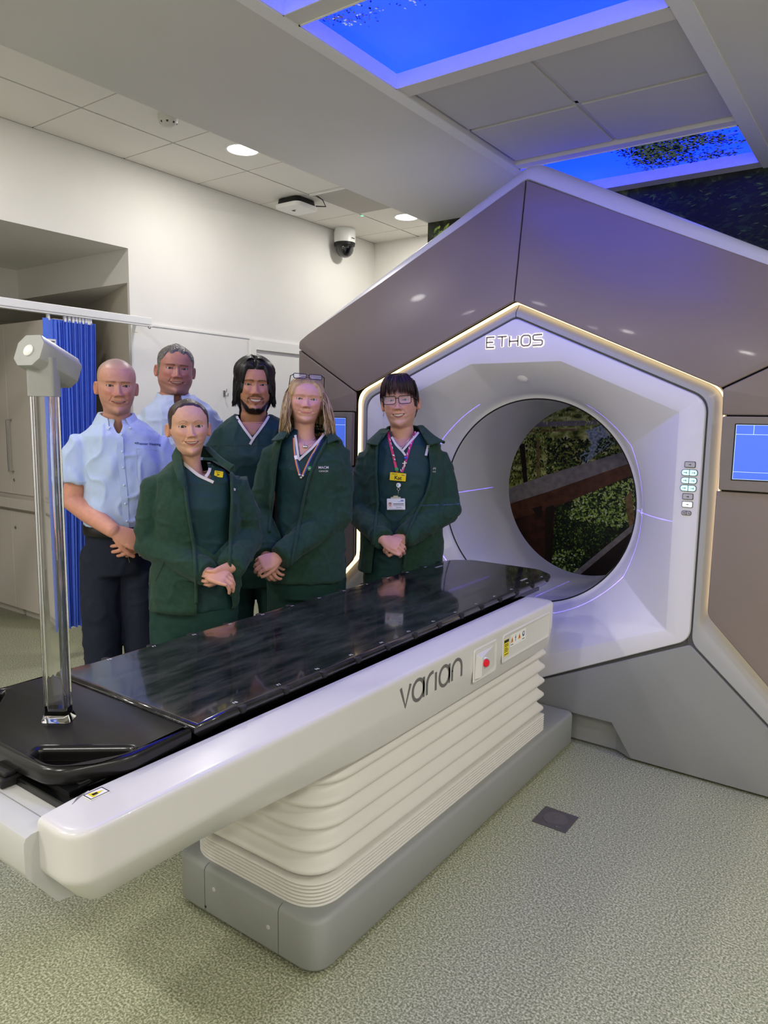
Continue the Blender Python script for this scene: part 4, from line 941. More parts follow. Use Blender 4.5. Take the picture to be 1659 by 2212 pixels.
# hand-crush sticker on the beam top
hs = mk('pinch_sticker', *box(-1.204, -1.178, 0.722, 0.762, 0.7640, 0.7662), mlabel, bm_r, label='small yellow triangle warning sticker')
mk('border', *join(box(-1.204, -1.202, 0.722, 0.762, 0.7662, 0.7664), box(-1.18, -1.178, 0.722, 0.762, 0.7662, 0.7664), box(-1.204, -1.178, 0.722, 0.724, 0.7662, 0.7664), box(-1.204, -1.178, 0.760, 0.762, 0.7662, 0.7664)), mbp, hs)
mk('triangle_sign', [(-1.201, 0.729, 0.7665), (-1.181, 0.729, 0.7665), (-1.191, 0.757, 0.7665)], [(0, 1, 2)], myel, hs)
mk('symbol', *box(-1.194, -1.187, 0.733, 0.744, 0.7666, 0.7668), mbp, hs)
# lettering on the beam: rounded strokes
def arc(cx, cy, r, a0, a1, n=14, ry=None): return [(cx + r * math.cos(R(a0 + (a1 - a0) * k / n)), cy + (ry or r) * math.sin(R(a0 + (a1 - a0) * k / n))) for k in range(n + 1)]
def ell(c): return c
LV = []
x = 0.0; xh = 1.0
v_ = [[(0, 1), (0.42, 0), (0.84, 1)]]
a_ = [arc(0.5, 0.5, 0.5, 0, 360, 24), [(1.0, 1), (1.0, 0)]]
r_ = [[(0, 0), (0, 0.55)] + arc(0.5, 0.5, 0.5, 180, 90, 10)[1:] + [(0.6, 1.0)]]
i_ = [[(0, 0), (0, 0.92)]]
n_ = [[(0, 0), (0, 0.55)] + arc(0.5, 0.5, 0.5, 180, 0, 14) + [(1.0, 0)]]
SZL = 0.062; y_ = 1.628
for gl_, adv in ((v_, 1.05), (a_, 1.3), (r_, 0.85), (i_, 0.35), (a_, 1.3), (n_, 1.2)):
    for p in gl_: LV.append([(y_ + px * SZL * 0.95, 0.6625 + pz_ * SZL) for px, pz_ in p])
    y_ += adv * SZL * 0.95
V = []; F = []
for path in LV:
    P = [Vector(p) for p in path]; n = len(P); q = len(V); closed = (P[0] - P[-1]).length < 1e-6
    for i in range(n):
        a = P[i - 1] if i > 0 else (P[-2] if closed else P[0]); b = P[i + 1] if i < n - 1 else (P[1] if closed else P[-1])
        d = (b - a).normalized(); nn = Vector((-d.y, d.x)) * 0.0052
        V += [(XS + 0.0006, P[i].x + nn.x, P[i].y + nn.y), (XS + 0.0006, P[i].x - nn.x, P[i].y - nn.y)]
    for i in range(n - 1): F.append((q + 2 * i, q + 2 * i + 1, q + 2 * i + 3, q + 2 * i + 2))
mk('lettering', V, F, mat('logo_grey', (112, 112, 110), 0.4, metal=0.2, noise=0.05), bm_r, label='dark grey lettering')
# ================================================================== clear pillar with grey head, standing on the couch foot
PX, PY = -1.487, 0.842
P = empty('acrylic_pillar', (PX, PY, TZ), 'tall clear acrylic pillar with grey octagonal head standing on the couch', 'pillar')
mac = mat('acrylic_clear', (255, 255, 255), 0.02, trans=1.0, ior=1.45, spec=0.5)
mph = mat('pillar_grey', (150, 151, 148), 0.32, noise=0.03, nscale=40)
pa = math.radians(36); ca, sa = math.cos(pa), math.sin(pa)
rp = lambda a, b: (PX + a * ca - b * sa, PY + a * sa + b * ca)       # a: along the broad face, b: depth
po = round_poly([(-0.026, -0.018), (0.026, -0.018), (0.026, 0.018), (-0.026, 0.018)], 0.008, 4)
pi_ = round_poly([(-0.0195, -0.0115), (0.0195, -0.0115), (0.0195, 0.0115), (-0.0195, 0.0115)], 0.006, 4)
def pr(o, z): return [(*rp(a, b), z) for a, b in o]
mk('clear_tube', *join(loft([pr(po, TZ + 0.016), pr(po, 1.522)], True, (True, True)), loft([pr(pi_[::-1], TZ + 0.03), pr(pi_[::-1], 1.515)], True, (True, True))), mac, P, smooth=True, angle=40, label='clear acrylic tube')
fo_ = [(a * 1.22, b * 1.28) for a, b in po]
mk('clear_foot', *loft([pr(fo_, TZ + 0.0005), pr(fo_, TZ + 0.004), pr([(a * 1.05, b * 1.05) for a, b in po], TZ + 0.016)], True, (True, True)), mac, P, smooth=True, angle=40)
nk = [(a * 1.10, b * 1.15) for a, b in po]
mk('neck_block', *loft([pr(nk, 1.512), pr(nk, 1.592)], True, (True, True)), mph, P, smooth=True, angle=40)
# octagonal head: axis from the button end to the far end
A = atd(62, 757, 1.50); Bp = atd(146, 808, 1.60)
axv = (Bp - A).normalized(); e1 = Vector((0, 0, 1)); e1 = (e1 - axv * e1.dot(axv)).normalized(); e2 = axv.cross(e1)
oc = [(0.020, 0.036), (0.036, 0.018), (0.036, -0.018), (0.020, -0.034), (-0.020, -0.034), (-0.036, -0.018), (-0.036, 0.018), (-0.020, 0.036)]
oc = round_poly(oc, 0.004, 2)
def octr(c, s): return [c + e2 * (x * s) + e1 * (y * s) for x, y in oc]
hd = mk('head', *loft([octr(A, 0.97), octr(A + axv * 0.002, 1.0), octr(Bp - axv * 0.002, 1.0), octr(Bp, 0.97)], True, (True, True)), mph, P, smooth=True, angle=30, label='grey octagonal head')
mk('head_button', *disc(A - axv * 0.001, -axv, [(0.0125, -0.002), (0.0125, 0.001), (0.010, 0.003), (0.004, 0.004)]), MATS['white_plastic'], hd, smooth=True)
# ================================================================== people: tools
from mathutils.bvhtree import BVHTree
def vnoise(p, seed=0):
    """smooth value noise, p (n,3) -> (n,) in -1..1"""
    rs = np.random.RandomState(seed); T = rs.rand(4096)
    i = np.floor(p).astype(np.int64); f = p - i; f = f * f * (3 - 2 * f)
    def h(a, b, c): return T[(a * 73856093 ^ b * 19349663 ^ c * 83492791) & 4095]
    r = 0
    for dx in (0, 1):
        for dy in (0, 1):
            for dz in (0, 1):
                wgt = (f[:, 0] if dx else 1 - f[:, 0]) * (f[:, 1] if dy else 1 - f[:, 1]) * (f[:, 2] if dz else 1 - f[:, 2])
                r = r + wgt * h(i[:, 0] + dx, i[:, 1] + dy, i[:, 2] + dz)
    return r * 2 - 1
def chain(path, rad, seg=16, flat=1.0):
    """closed tapered limb with rounded ends"""
    P = [Vector(p) for p in path]; r = list(rad)
    d0 = (P[0] - P[1]).normalized(); d1 = (P[-1] - P[-2]).normalized()
    pp = [P[0] + d0 * r[0] * k for k in (0.95, 0.75, 0.4)] + P + [P[-1] + d1 * r[-1] * k for k in (0.4, 0.75, 0.95)]
    rr = [r[0] * k for k in (0.3, 0.66, 0.92)] + r + [r[-1] * k for k in (0.92, 0.66, 0.3)]
    return tube(pp, rr, seg, True, flat)
def bez(p0, p1, p2, n): return [Vector(p0) * (1 - t) ** 2 + Vector(p1) * (2 * t * (1 - t)) + Vector(p2) * t * t for t in (k / n for k in range(n + 1))]
def sup_ring(cx, cy, z, a, bf, bb, n=2.5, seg=48, zs=0.0):
    """super-ellipse ring, bf depth to the front (-y), bb to the back"""
    out = []
    for k in range(seg):
        t = 2 * math.pi * k / seg; c, s = math.cos(t), math.sin(t)
        x = a * math.copysign(abs(s) ** (2 / n), s); b = bf if c > 0 else bb
        y = -b * math.copysign(abs(c) ** (2 / n), c)
        out.append((cx + x, cy + y, z + zs * (abs(s) ** 2)))
    return out
def remesh(parts, voxel, iters=3, fac=0.5):
    V, F = join(*parts)
    me = bpy.data.meshes.new('tmp'); me.from_pydata([tuple(v) for v in V], [], F)
    ob = bpy.data.objects.new('tmp', me); COL.objects.link(ob)
    m = ob.modifiers.new('r', 'REMESH'); m.mode = 'VOXEL'; m.voxel_size = voxel
    if iters: s_ = ob.modifiers.new('s', 'SMOOTH'); s_.factor = fac; s_.iterations = iters
    dg = bpy.context.evaluated_depsgraph_get(); m2 = bpy.data.meshes.new_from_object(ob.evaluated_get(dg))
    n = len(m2.vertices); co = np.empty(n * 3); m2.vertices.foreach_get('co', co); co = co.reshape(-1, 3)
    no = np.empty(n * 3); m2.vertex_normals.foreach_get('vector', no); no = no.reshape(-1, 3)
    lt_ = np.empty(len(m2.polygons), dtype=np.int32); m2.polygons.foreach_get('loop_total', lt_)
    li = np.empty(len(m2.loops), dtype=np.int32); m2.loops.foreach_get('vertex_index', li)
    faces = []; k = 0
    for t in lt_: faces.append(tuple(li[k:k + t])); k += t
    bpy.data.objects.remove(ob); bpy.data.meshes.remove(me); bpy.data.meshes.remove(m2)
    return co, no, faces
def pin(poly, x, y):
    c = np.zeros(len(x), bool); j = len(poly) - 1
    for i in range(len(poly)):
        xi, yi = poly[i]; xj, yj = poly[j]
        if yi != yj: c ^= ((yi > y) != (yj > y)) & (x < (xj - xi) * (y - yi) / (yj - yi) + xi)
        j = i
    return c
_RT = np.array(_Rm)
def topx(W):
    q = (W - np.array([0, 0, CAMZ])) @ _RT.T
    return np.stack([829.5 + q[:, 0] * FPX / -q[:, 2], 1106 - q[:, 1] * FPX / -q[:, 2], -q[:, 2]], 1)
class Person:
    """local frame: x to the photograph's right, y away from the camera, z up; origin on the floor"""
    def __init__(s, px, py, d, label):
        s.d = d; p = atd(px, py, d); s.base = Vector((p.x, p.y, 0)); s.px = px
        dirc = Vector((-p.x, -p.y, 0)).normalized(); s.f = dirc; s.yax = -dirc; s.xax = Vector((s.yax.y, -s.yax.x, 0))
        s.M = Matrix(((s.xax.x, s.yax.x, 0, s.base.x), (s.xax.y, s.yax.y, 0, s.base.y), (0, 0, 1, 0), (0, 0, 0, 1)))
        s.Mi = s.M.inverted(); s.A = np.array(s.M); s.label = label; s.bv = {}
    def L(s, px, py, dd=0.0):                      # local point on the depth plane y = dd seen at this pixel
        r = ray(px, py); o = Vector((0, 0, CAMZ)); n = s.yax; t = (s.base + s.yax * dd - o).dot(n) / r.dot(n)
        return s.Mi @ (o + r * t)
    def W(s, co): return co @ s.A[:3, :3].T + s.A[:3, 3]
    def wp(s, v): return s.M @ Vector(v)
    def z(s, py): return s.L(s.px, py).z
    def add(s, name, co, faces, m, smooth=True, parent=None, angle=180, label=None, col=None):
        co = np.asarray([tuple(v) for v in co], float) if not isinstance(co, np.ndarray) else co
        Wc = s.W(co); par = parent or s.body
        o = mk(name, Wc.tolist(), faces, m, par, smooth=smooth, angle=angle, label=label)
        if col is not None: setcol(o.data, col)
        return o
    def cut(s, co, no, faces, polys, front=True, skip=()):
        """drop the camera-facing faces whose pixels fall in one of the photo polygons"""
        P = topx(s.W(co)); k = np.zeros(len(co), bool)
        for pl in polys: k |= pin(pl, P[:, 0], P[:, 1])
        if front: k &= (no[:, 1] < 0.25)
        for a, b, r in skip:                            # keep what belongs to a limb crossing in front
            a = np.array(a); b = np.array(b); ab = b - a; t = np.clip(((co - a) @ ab) / (ab @ ab), 0, 1); k &= np.linalg.norm(co - a - t[:, None] * ab, axis=1) > r
        return [f for f in faces if not all(k[i] for i in f)]
    def tree(s, key, co, faces): s.bv[key] = BVHTree.FromPolygons([Vector(v) for v in s.W(co).tolist()], [tuple(int(i) for i in f) for f in faces])
    def hit(s, px, py, keys, off=0.0015):
        o = Vector((0, 0, CAMZ)); r = ray(px, py).normalized(); best = None
        for k in keys:
            h = s.bv[k].ray_cast(o, r)
            if h[0] is not None and (best is None or h[3] < best[1]): best = (h[0], h[3], h[1])
        if best is None: return None, None
        n = best[2] if best[2].dot(r) < 0 else -best[2]
        return s.Mi @ (best[0] - r * off), (s.Mi.to_3x3() @ n)
    def band(s, name, pix, wd, keys, m, off=0.002, parent=None, step=6, col=None, label=None, th=0.0):
        """a ribbon of width wd lying on a garment along photo points"""
        pts = []
        for (a, b) in zip(pix, pix[1:]):
            n = max(1, int(math.hypot(b[0] - a[0], b[1] - a[1]) / step))
            for k in range(n): pts.append((a[0] + (b[0] - a[0]) * k / n, a[1] + (b[1] - a[1]) * k / n))
        pts.append(pix[-1]); P = []; N = []
        for q in pts:
            h, n = s.hit(q[0], q[1], keys, off)
            if h is not None and (not P or (h - P[-1]).length < 0.09): P.append(h); N.append(n)
        if len(P) < 2: return None
        for _ in range(2): P = [P[0]] + [(P[i - 1] + P[i] * 2 + P[i + 1]) / 4 for i in range(1, len(P) - 1)] + [P[-1]]
        V = []; F = []
        for i, p in enumerate(P):
            t = (P[min(i + 1, len(P) - 1)] - P[max(i - 1, 0)]).normalized(); n = (N[i] + Vector((0, -1.2, 0))).normalized(); b = t.cross(n).normalized()
            if th: V += [p - b * wd / 2, p - b * wd / 2 + n * th, p + b * wd / 2 + n * th, p + b * wd / 2]
            else: V += [p - b * wd / 2, p + b * wd / 2]
        k = 4 if th else 2
        for i in range(len(P) - 1):
            for j in range(k - 1): F.append((k * i + j, k * i + j + 1, k * (i + 1) + j + 1, k * (i + 1) + j))
        return s.add(name, V, F, m, parent=parent, angle=60, label=label, col=(col(len(V)) if col else None))
    def roll(s, name, pix, r, keys, m, off=0.0, parent=None, step=7):
        pts = []
        for (a, b) in zip(pix, pix[1:]):
            n = max(1, int(math.hypot(b[0] - a[0], b[1] - a[1]) / step))
            for k in range(n): pts.append((a[0] + (b[0] - a[0]) * k / n, a[1] + (b[1] - a[1]) * k / n))
        pts.append(pix[-1]); P = []
        for q in pts:
            h, n = s.hit(q[0], q[1], keys, off)
            if h is not None and (not P or (h - P[-1]).length < 0.10): P.append(h)
        if len(P) < 3: return None
        for _ in range(3): P = [P[0]] + [(P[i - 1] + P[i] * 2 + P[i + 1]) / 4 for i in range(1, len(P) - 1)] + [P[-1]]
        return s.add(name, *tube(P, r, 8), m, parent=parent)
def setcol(me, col):
    a = me.color_attributes.new('Col', 'FLOAT_COLOR', 'POINT')
    c = np.ones((len(me.vertices), 4), np.float32); c[:, :3] = col[:len(me.vertices)]
    a.data.foreach_set('color', c.ravel())
lin = lambda *c: np.array(srgb(*c)[:3])
mskin = mat('skin', (200, 150, 125), 0.48, vcol='Col', spec=0.4)
mhair = mat('hair', (60, 45, 35), 0.42, vcol='Col', spec=0.45)
meye = mat('eyeball', (240, 238, 235), 0.22, vcol='Col')
mteeth = mat('teeth', (216, 204, 188), 0.3, noise=0.03)
# ------------------------------------------------------------------ hands
def hand_parts(side, curl=(25, 40, 25), spread=4, thumb=(0.55, 0.2), scale=1.0, curls=None):
    """wrist at origin, fingers along +y, back of hand +z, thumb on the +x side for side=+1"""
    parts = []; S = scale
    prof = [(-0.02, 0.026, 0.019, 0), (0.0, 0.027, 0.019, 0), (0.02, 0.031, 0.018, 0.001), (0.045, 0.037, 0.0165, 0.002), (0.07, 0.040, 0.0145, 0.002), (0.088, 0.040, 0.012, 0.002), (0.096, 0.036, 0.008, 0.001)]
    parts.append(loft([[(side * (a * math.cos(t) + off), y, b * math.sin(t)) for t in (2 * math.pi * k / 20 for k in range(20))] for y, a, b, off in prof], True, (True, True)))
    fx_ = (0.030, 0.0105, -0.0095, -0.028); ln = (0.072, 0.080, 0.074, 0.058); fr = (0.0088, 0.009, 0.0086, 0.0076); by = (0.086, 0.090, 0.086, 0.078)
    for i in range(4):
        c = curls[i] if curls else curl
        a = 0; p = Vector((side * fx_[i], by[i] - 0.02, 0.002)); pts = [p]; p = p + Vector((0, 0.02, 0)); pts.append(p)
        sp = R(spread) * (1.5 - i) * side
        for j, (fra, ang) in enumerate(zip((0.46, 0.30, 0.24), c)):
            a += R(ang); dv = Vector((math.sin(sp) * math.cos(a), math.cos(sp) * math.cos(a), -math.sin(a)))
            q = p + dv * ln[i] * fra; pts += [p + dv * ln[i] * fra * 0.5, q]; p = q
        n = len(pts); parts.append(chain(pts, [fr[i] * (1.08 - 0.30 * k / (n - 1)) for k in range(n)], 12))
    o_, dn = thumb
    p0 = Vector((side * 0.020, 0.018, -0.006)); d1 = Vector((side * math.sin(o_), math.cos(o_), -dn)).normalized()
    p1 = p0 + d1 * 0.042; d2 = (d1 + Vector((-side * 0.25, 0.25, -0.12))).normalized(); p2 = p1 + d2 * 0.032; d3 = (d2 + Vector((-side * 0.2, 0.2, -0.1))).normalized(); p3 = p2 + d3 * 0.024
    parts.append(chain([p0, p0 + d1 * 0.02, p1, p1 + d2 * 0.016, p2, p3], [0.0135, 0.0135, 0.0108, 0.0100, 0.0096, 0.0078], 12))
    return [([tuple(Vector(v) * S) for v in V], F) for V, F in parts]
def place(parts, origin, ydir, zdir):
    y = Vector(ydir).normalized(); z = Vector(zdir); z = (z - y * z.dot(y)).normalized(); x = y.cross(z)
    M_ = Matrix((x, y, z)).transposed(); o = Vector(origin)
    return [([tuple(M_ @ Vector(v) + o) for v in V], F) for V, F in parts]
# ------------------------------------------------------------------ heads
RINGS = [  # front z,F | side z,w,Fs | back z,F   (metres, chin at z 0, crown 0.2245)
 (-.085, .028, -.082, .060, -.022, -.070, -.078), (-.045, .029, -.045, .050, -.018, -.025, -.070), (-.012, .040, -.006, .0485, -.014, .012, -.071), (-.005, .062, .012, .0500, -.006, .032, -.077),
 (.0, .080, .026, .0535, -.002, .046, -.083), (.009, .088, .038, .0570, 0, .060, -.089), (.025, .0865, .050, .0605, 0, .075, -.094), (.040, .090, .060, .0635, 0, .088, -.098),
 (.049, .090, .068, .0660, 0, .098, -.100), (.058, .092, .076, .068, 0, .106, -.102), (.070, .0915, .085, .070, 0, .114, -.1035), (.085, .092, .096, .072, 0, .125, -.105),
 (.100, .0915, .108, .073, 0, .135, -.106), (.113, .0905, .119, .0735, 0, .145, -.106), (.122, .0915, .128, .074, 0, .153, -.1055), (.133, .095, .139, .0748, 0, .162, -.104),
 (.150, .0945, .154, .0750, -.001, .172, -.101), (.168, .0885, .170, .0728, -.003, .182, -.096), (.185, .0765, .185, .0670, -.006, .192, -.087), (.200, .058, .199, .0565, -.01, .202, -.073),
 (.212, .037, .211, .0415, -.012, .2115, -.054), (.220, .017, .2195, .0245, -.013, .2195, -.037), (.2243, -.006, .2243, .005, -.013, .2243, -.020)]
def catmull(A, n):
    A = np.asarray(A, float); m = len(A); t = np.linspace(0, m - 1, n); i = np.clip(np.floor(t).astype(int), 0, m - 2); f = (t - i)[:, None]
    g = lambda k: A[np.clip(k, 0, m - 1)]
    p0, p1, p2, p3 = g(i - 1), g(i), g(i + 1), g(i + 2)
    return 0.5 * ((2 * p1) + (-p0 + p2) * f + (2 * p0 - 5 * p1 + 4 * p2 - p3) * f ** 2 + (-p0 + 3 * p1 - 3 * p2 + p3) * f ** 3)
G2 = lambda x, z, cx, cz, sx, sz: np.exp(-((x - cx) / sx) ** 2 * 0.5 - ((z - cz) / sz) ** 2 * 0.5)
def sstep(a, b, x): t = np.clip((x - a) / (b - a), 0, 1); return t * t * (3 - 2 * t)
class Head: pass
def make_head(hp):
    """hp: dict of face settings. Returns template-space arrays (x right, F forward, z up)."""
    rows = 165; ncol = 176
    K = catmull(RINGS, rows)
    jaw = hp.get('jaw', 1.0); neck = hp.get('neck', 1.0); cheek = hp.get('cheek', 0.0)
    # angle spacing concentrated on the face
    u = np.linspace(-1, 1, ncol, endpoint=False); th = np.pi * (np.sign(u) * (0.50 * np.abs(u) + 0.50 * np.abs(u) ** 2.4))
    c, s_ = np.cos(th)[None, :], np.sin(th)[None, :]
    zf, Ff, zs, w_, Fs, zb, Fb = [K[:, k][:, None] for k in range(7)]
    low = sstep(.06, .0, zf); nk = sstep(.0, -.02, zf)
    w_ = w_ * (1 + (jaw - 1) * sstep(.10, .03, zs)) * (1 + (neck - 1) * nk) + cheek * np.exp(-((zs - .055) / .03) ** 2)
    Fb = Fb * (1 + (neck - 1) * nk * 0.6)
    pf = 0.86 + 0.2 * low; px_ = 0.94 + 0.58 * low * (1 - nk)
    ac = np.abs(c); as_ = np.abs(s_)
    fr = c > 0
    x = w_ * np.sign(s_) * np.where(fr, as_ ** px_, as_ ** 0.9)
    F = np.where(fr, Fs + (Ff - Fs) * ac ** pf, Fs + (Fb - Fs) * ac ** 0.9)
    tt = as_ ** 2
    z = np.where(fr, zf + (zs - zf) * tt, zb + (zs - zb) * tt)
    h = Head(); h.rows, h.ncol, h.th = rows, ncol, th
    ax = np.abs(x); face = sstep(0.0, 0.35, c) * np.ones_like(x)
    dF = np.zeros_like(x)
    e_x, e_z = hp.get('ex', .0315), .1135; e_w = hp.get('ew', .0142); e_u = hp.get('eu', .0052) * 1.0; e_l = hp.get('el', .0042) * .9
    # sockets, brows, cheeks
    dF += -.0075 * G2(ax, z, e_x, e_z + .001, .015, .0095) - .0045 * G2(ax, z, .0135, .118, .006, .009)
    dF += hp.get('browr', .0035) * G2(ax, z, .026, .1325, .018, .0055)
    dF += .0048 * G2(ax, z, e_x, e_z, .0125, .0078)
    dF += hp.get('apple', .006) * G2(ax, z, .037, .086, .013, .011) + .003 * G2(ax, z, .048, .097, .014, .012)
    dF += hp.get('chin', .004) * G2(ax, z, 0, .013, .013, .010) - .0025 * G2(ax, z, 0, .029, .014, .005)
    # nose
    ns = hp.get('nose', 1.0); nw = hp.get('nosew', 1.0)
    nz = np.interp(z, [.064, .068, .072, .0765, .082, .09, .10, .11, .119, .127], [0, .003, .0145, .0205, .0205, .0165, .0115, .007, .003, 0]) * ns
    nsx = np.interp(z, [.065, .077, .088, .105, .125], [.0105, .0102, .0082, .0065, .006]) * nw
    dF += nz * np.exp(-(x / nsx) ** 2 * 0.5 * (1 + 0.4 * (np.abs(x) > nsx)))
    dF += .0105 * ns * G2(ax, z, .0128 * nw, .0755, .0052, .0050)
    dF += -.006 * G2(ax, z, .0065 * nw, .0695, .0036, .0022)
    # smile: folds, mouth
    mw = hp.get('mw', .027); mz = .0475; mk_ = hp.get('smile', .006); op = hp.get('open', .004)
    mzx = mz + mk_ * (x / mw) ** 2
    tfold = np.clip((z - .050) / .028, 0, 1); fx__ = .033 - .0155 * tfold ** 1.2
    dF += -hp.get('fold', .0026) * np.exp(-((ax - fx__) / .0032) ** 2) * sstep(.044, .052, z) * sstep(.083, .074, z)
    ins = np.clip(1 - (x / mw) ** 2, 0, 1)
    oh = op * ins ** 0.8
    up = (z - mzx); lipu = hp.get('lipu', .0062) * ins ** 0.7; lipl = hp.get('lipl', .0082) * ins ** 0.6
    in_m = (np.abs(up) < oh) & (ax < mw)
    l_u = (up >= oh) & (up < oh + lipu) & (ax < mw); l_l = (up <= -oh) & (up > -oh - lipl) & (ax < mw)
    tu = np.clip((up - oh) / np.maximum(lipu, 1e-4), 0, 1); tl = np.clip((-up - oh) / np.maximum(lipl, 1e-4), 0, 1)
    dF += np.where(l_u, .0026 * np.sin(np.pi * (tu * .75 + .15)), 0) + np.where(l_l, .0034 * np.sin(np.pi * (tl * .75 + .15)), 0)
    dF += np.where(in_m, -.0075, 0) - .0022 * np.exp(-(up / .0018) ** 2) * (ax < mw + .002) * (op < .0015)
    dF += -.0025 * G2(ax, z, mw + .002, mz + mk_, .0035, .0035)
    # eye openings
    ex_ = ax - e_x; tilt_ = hp.get('etilt', 0.04)
    ez_ = z - e_z - ex_ * tilt_
    q = np.clip(1 - (ex_ / e_w) ** 2, 0, 1)
    in_e = (np.abs(ex_) < e_w) & (ez_ < e_u * q ** 0.75) & (ez_ > -e_l * q ** 0.75) & fr
    lash = (np.abs(ex_) < e_w * 1.06) & (ez_ >= e_u * q ** 0.75) & (ez_ < e_u * q ** 0.75 + hp.get('lash', .0016)) & fr
    lashl = (np.abs(ex_) < e_w) & (ez_ <= -e_l * q ** 0.75) & (ez_ > -e_l * q ** 0.75 - .0009) & fr
    dF += np.where(in_e, -.0075, 0)
    dF += -.0016 * np.exp(-((ez_ - e_u * q ** 0.6 - .0042) / .0013) ** 2) * (np.abs(ex_) < e_w * 1.15) * fr       # lid crease
    dF += -.0015 * np.exp(-((ez_ + e_l * q ** 0.5 + .0055) / .0016) ** 2) * (np.abs(ex_) < e_w) * fr               # under-eye bag
    F = F + dF * face
    h.x, h.F, h.z, h.face = x, F, z, face
    # colours
    sk = lin(*hp['skin']); red = lin(*hp.get('flush', (190, 105, 90)))
    col = np.ones(x.shape + (3,)) * sk
    n1 = vnoise(np.stack([x.ravel() * 90, F.ravel() * 90, z.ravel() * 90], 1), 3).reshape(x.shape)
    n2 = vnoise(np.stack([x.ravel() * 420, F.ravel() * 420, z.ravel() * 420], 1), 4).reshape(x.shape)
    def blend(mask, cc):
        nonlocal col
        mm = np.clip(mask, 0, 1)[..., None]; col = col * (1 - mm) + np.asarray(cc) * mm
    fl = hp.get('flushk', 0.35)
    blend(fl * face * (G2(ax, z, .038, .082, .016, .014) + .9 * G2(ax, z, 0, .079, .011, .007) + .3 * G2(ax, z, 0, .15, .05, .012)), red)
    col *= (1 + .05 * n1 + .04 * n2)[..., None]
    st = hp.get('stubble', 0)
    if st:
        m_ = face * sstep(.072, .050, z + .12 * np.maximum(0, .03 - ax) * 0) * sstep(-.03, -.005, z) * (1 - .5 * (np.abs(up) < .008) * (ax < mw))
        blend(st * m_ * (0.7 + .3 * n2), lin(*hp.get('stubc', (110, 92, 84))))
    bd = hp.get('beard')
    if bd is not None: blend(bd(x, F, z, ax, th[None, :] * np.ones_like(x), n2, n1), lin(*hp.get('beardc', (14, 12, 12))))
    blend((l_u | l_l) * 0.9 * face, lin(*hp.get('lips', (176, 96, 88))))
    blend(in_m * 1.0, lin(120, 56, 52))
    blend(in_e * 1.0, lin(150, 110, 100))
    bt, bz, bl_ = hp.get('brow', (.0034, .0015, .021))     # thickness, arch, half length
    bx = ax - .0285; bzz = .1315 + bt * 0 + hp.get('browz', 0) - bz * (bx / bl_) ** 2 * 1.6 + hp.get('browslope', 0.0) * bx
    bm_ = np.exp(-(np.abs((z - bzz) / (bt * (1 - .45 * np.clip((bx + bl_) / (2 * bl_), 0, 1)))) ** 3)) * sstep(bl_, bl_ * .82, np.abs(bx)) * face
    blend(bm_ * hp.get('browk', .85) * (0.75 + .25 * n2), lin(*hp.get('browc', (50, 38, 30))))
    blend(lash * hp.get('lashk', .8), lin(30, 20, 18)); blend(lashl * .45, lin(70, 45, 40))
    h.col = col
    h.e = (e_x, e_z, e_w); h.m = (mw, mz, mk_, op)
    return h
# ------------------------------------------------------------------ building a person
def rotm(yaw, pitch, roll):
    return np.array(Matrix.Rotation(R(yaw), 3, 'Z') @ Matrix.Rotation(R(pitch), 3, 'X') @ Matrix.Rotation(R(roll), 3, 'Y'))
def ear_mesh(side):
    rings = []; n = 18
    for r, o in ((1.0, -.004), (1.02, .006), (0.93, .011), (0.78, .009), (0.6, .003), (0.35, .002), (0.1, .004)):
        rings.append([(a, b, o) for a, b in ((math.cos(t) * .0165 * r * (1.0 - .22 * (math.sin(t) < 0) * abs(math.sin(t))), math.sin(t) * .031 * r) for t in (2 * math.pi * k / n for k in range(n)))])
    V, F = loft(rings, True, (False, True))
    out = []
    ca_, sa_ = math.cos(R(24)), math.sin(R(24))
    for a, b, o in V:     # a: front-back, b: up, o: outward
        f = -a * ca_ * 1.0 + 0 ; o2 = o + (.0165 - a) * 0 + (a + .0165) * sa_
        out.append((side * (.0705 + o2 * .85), -.010 + f * .9 + b * .12, .100 + b * .88))
    return out, F
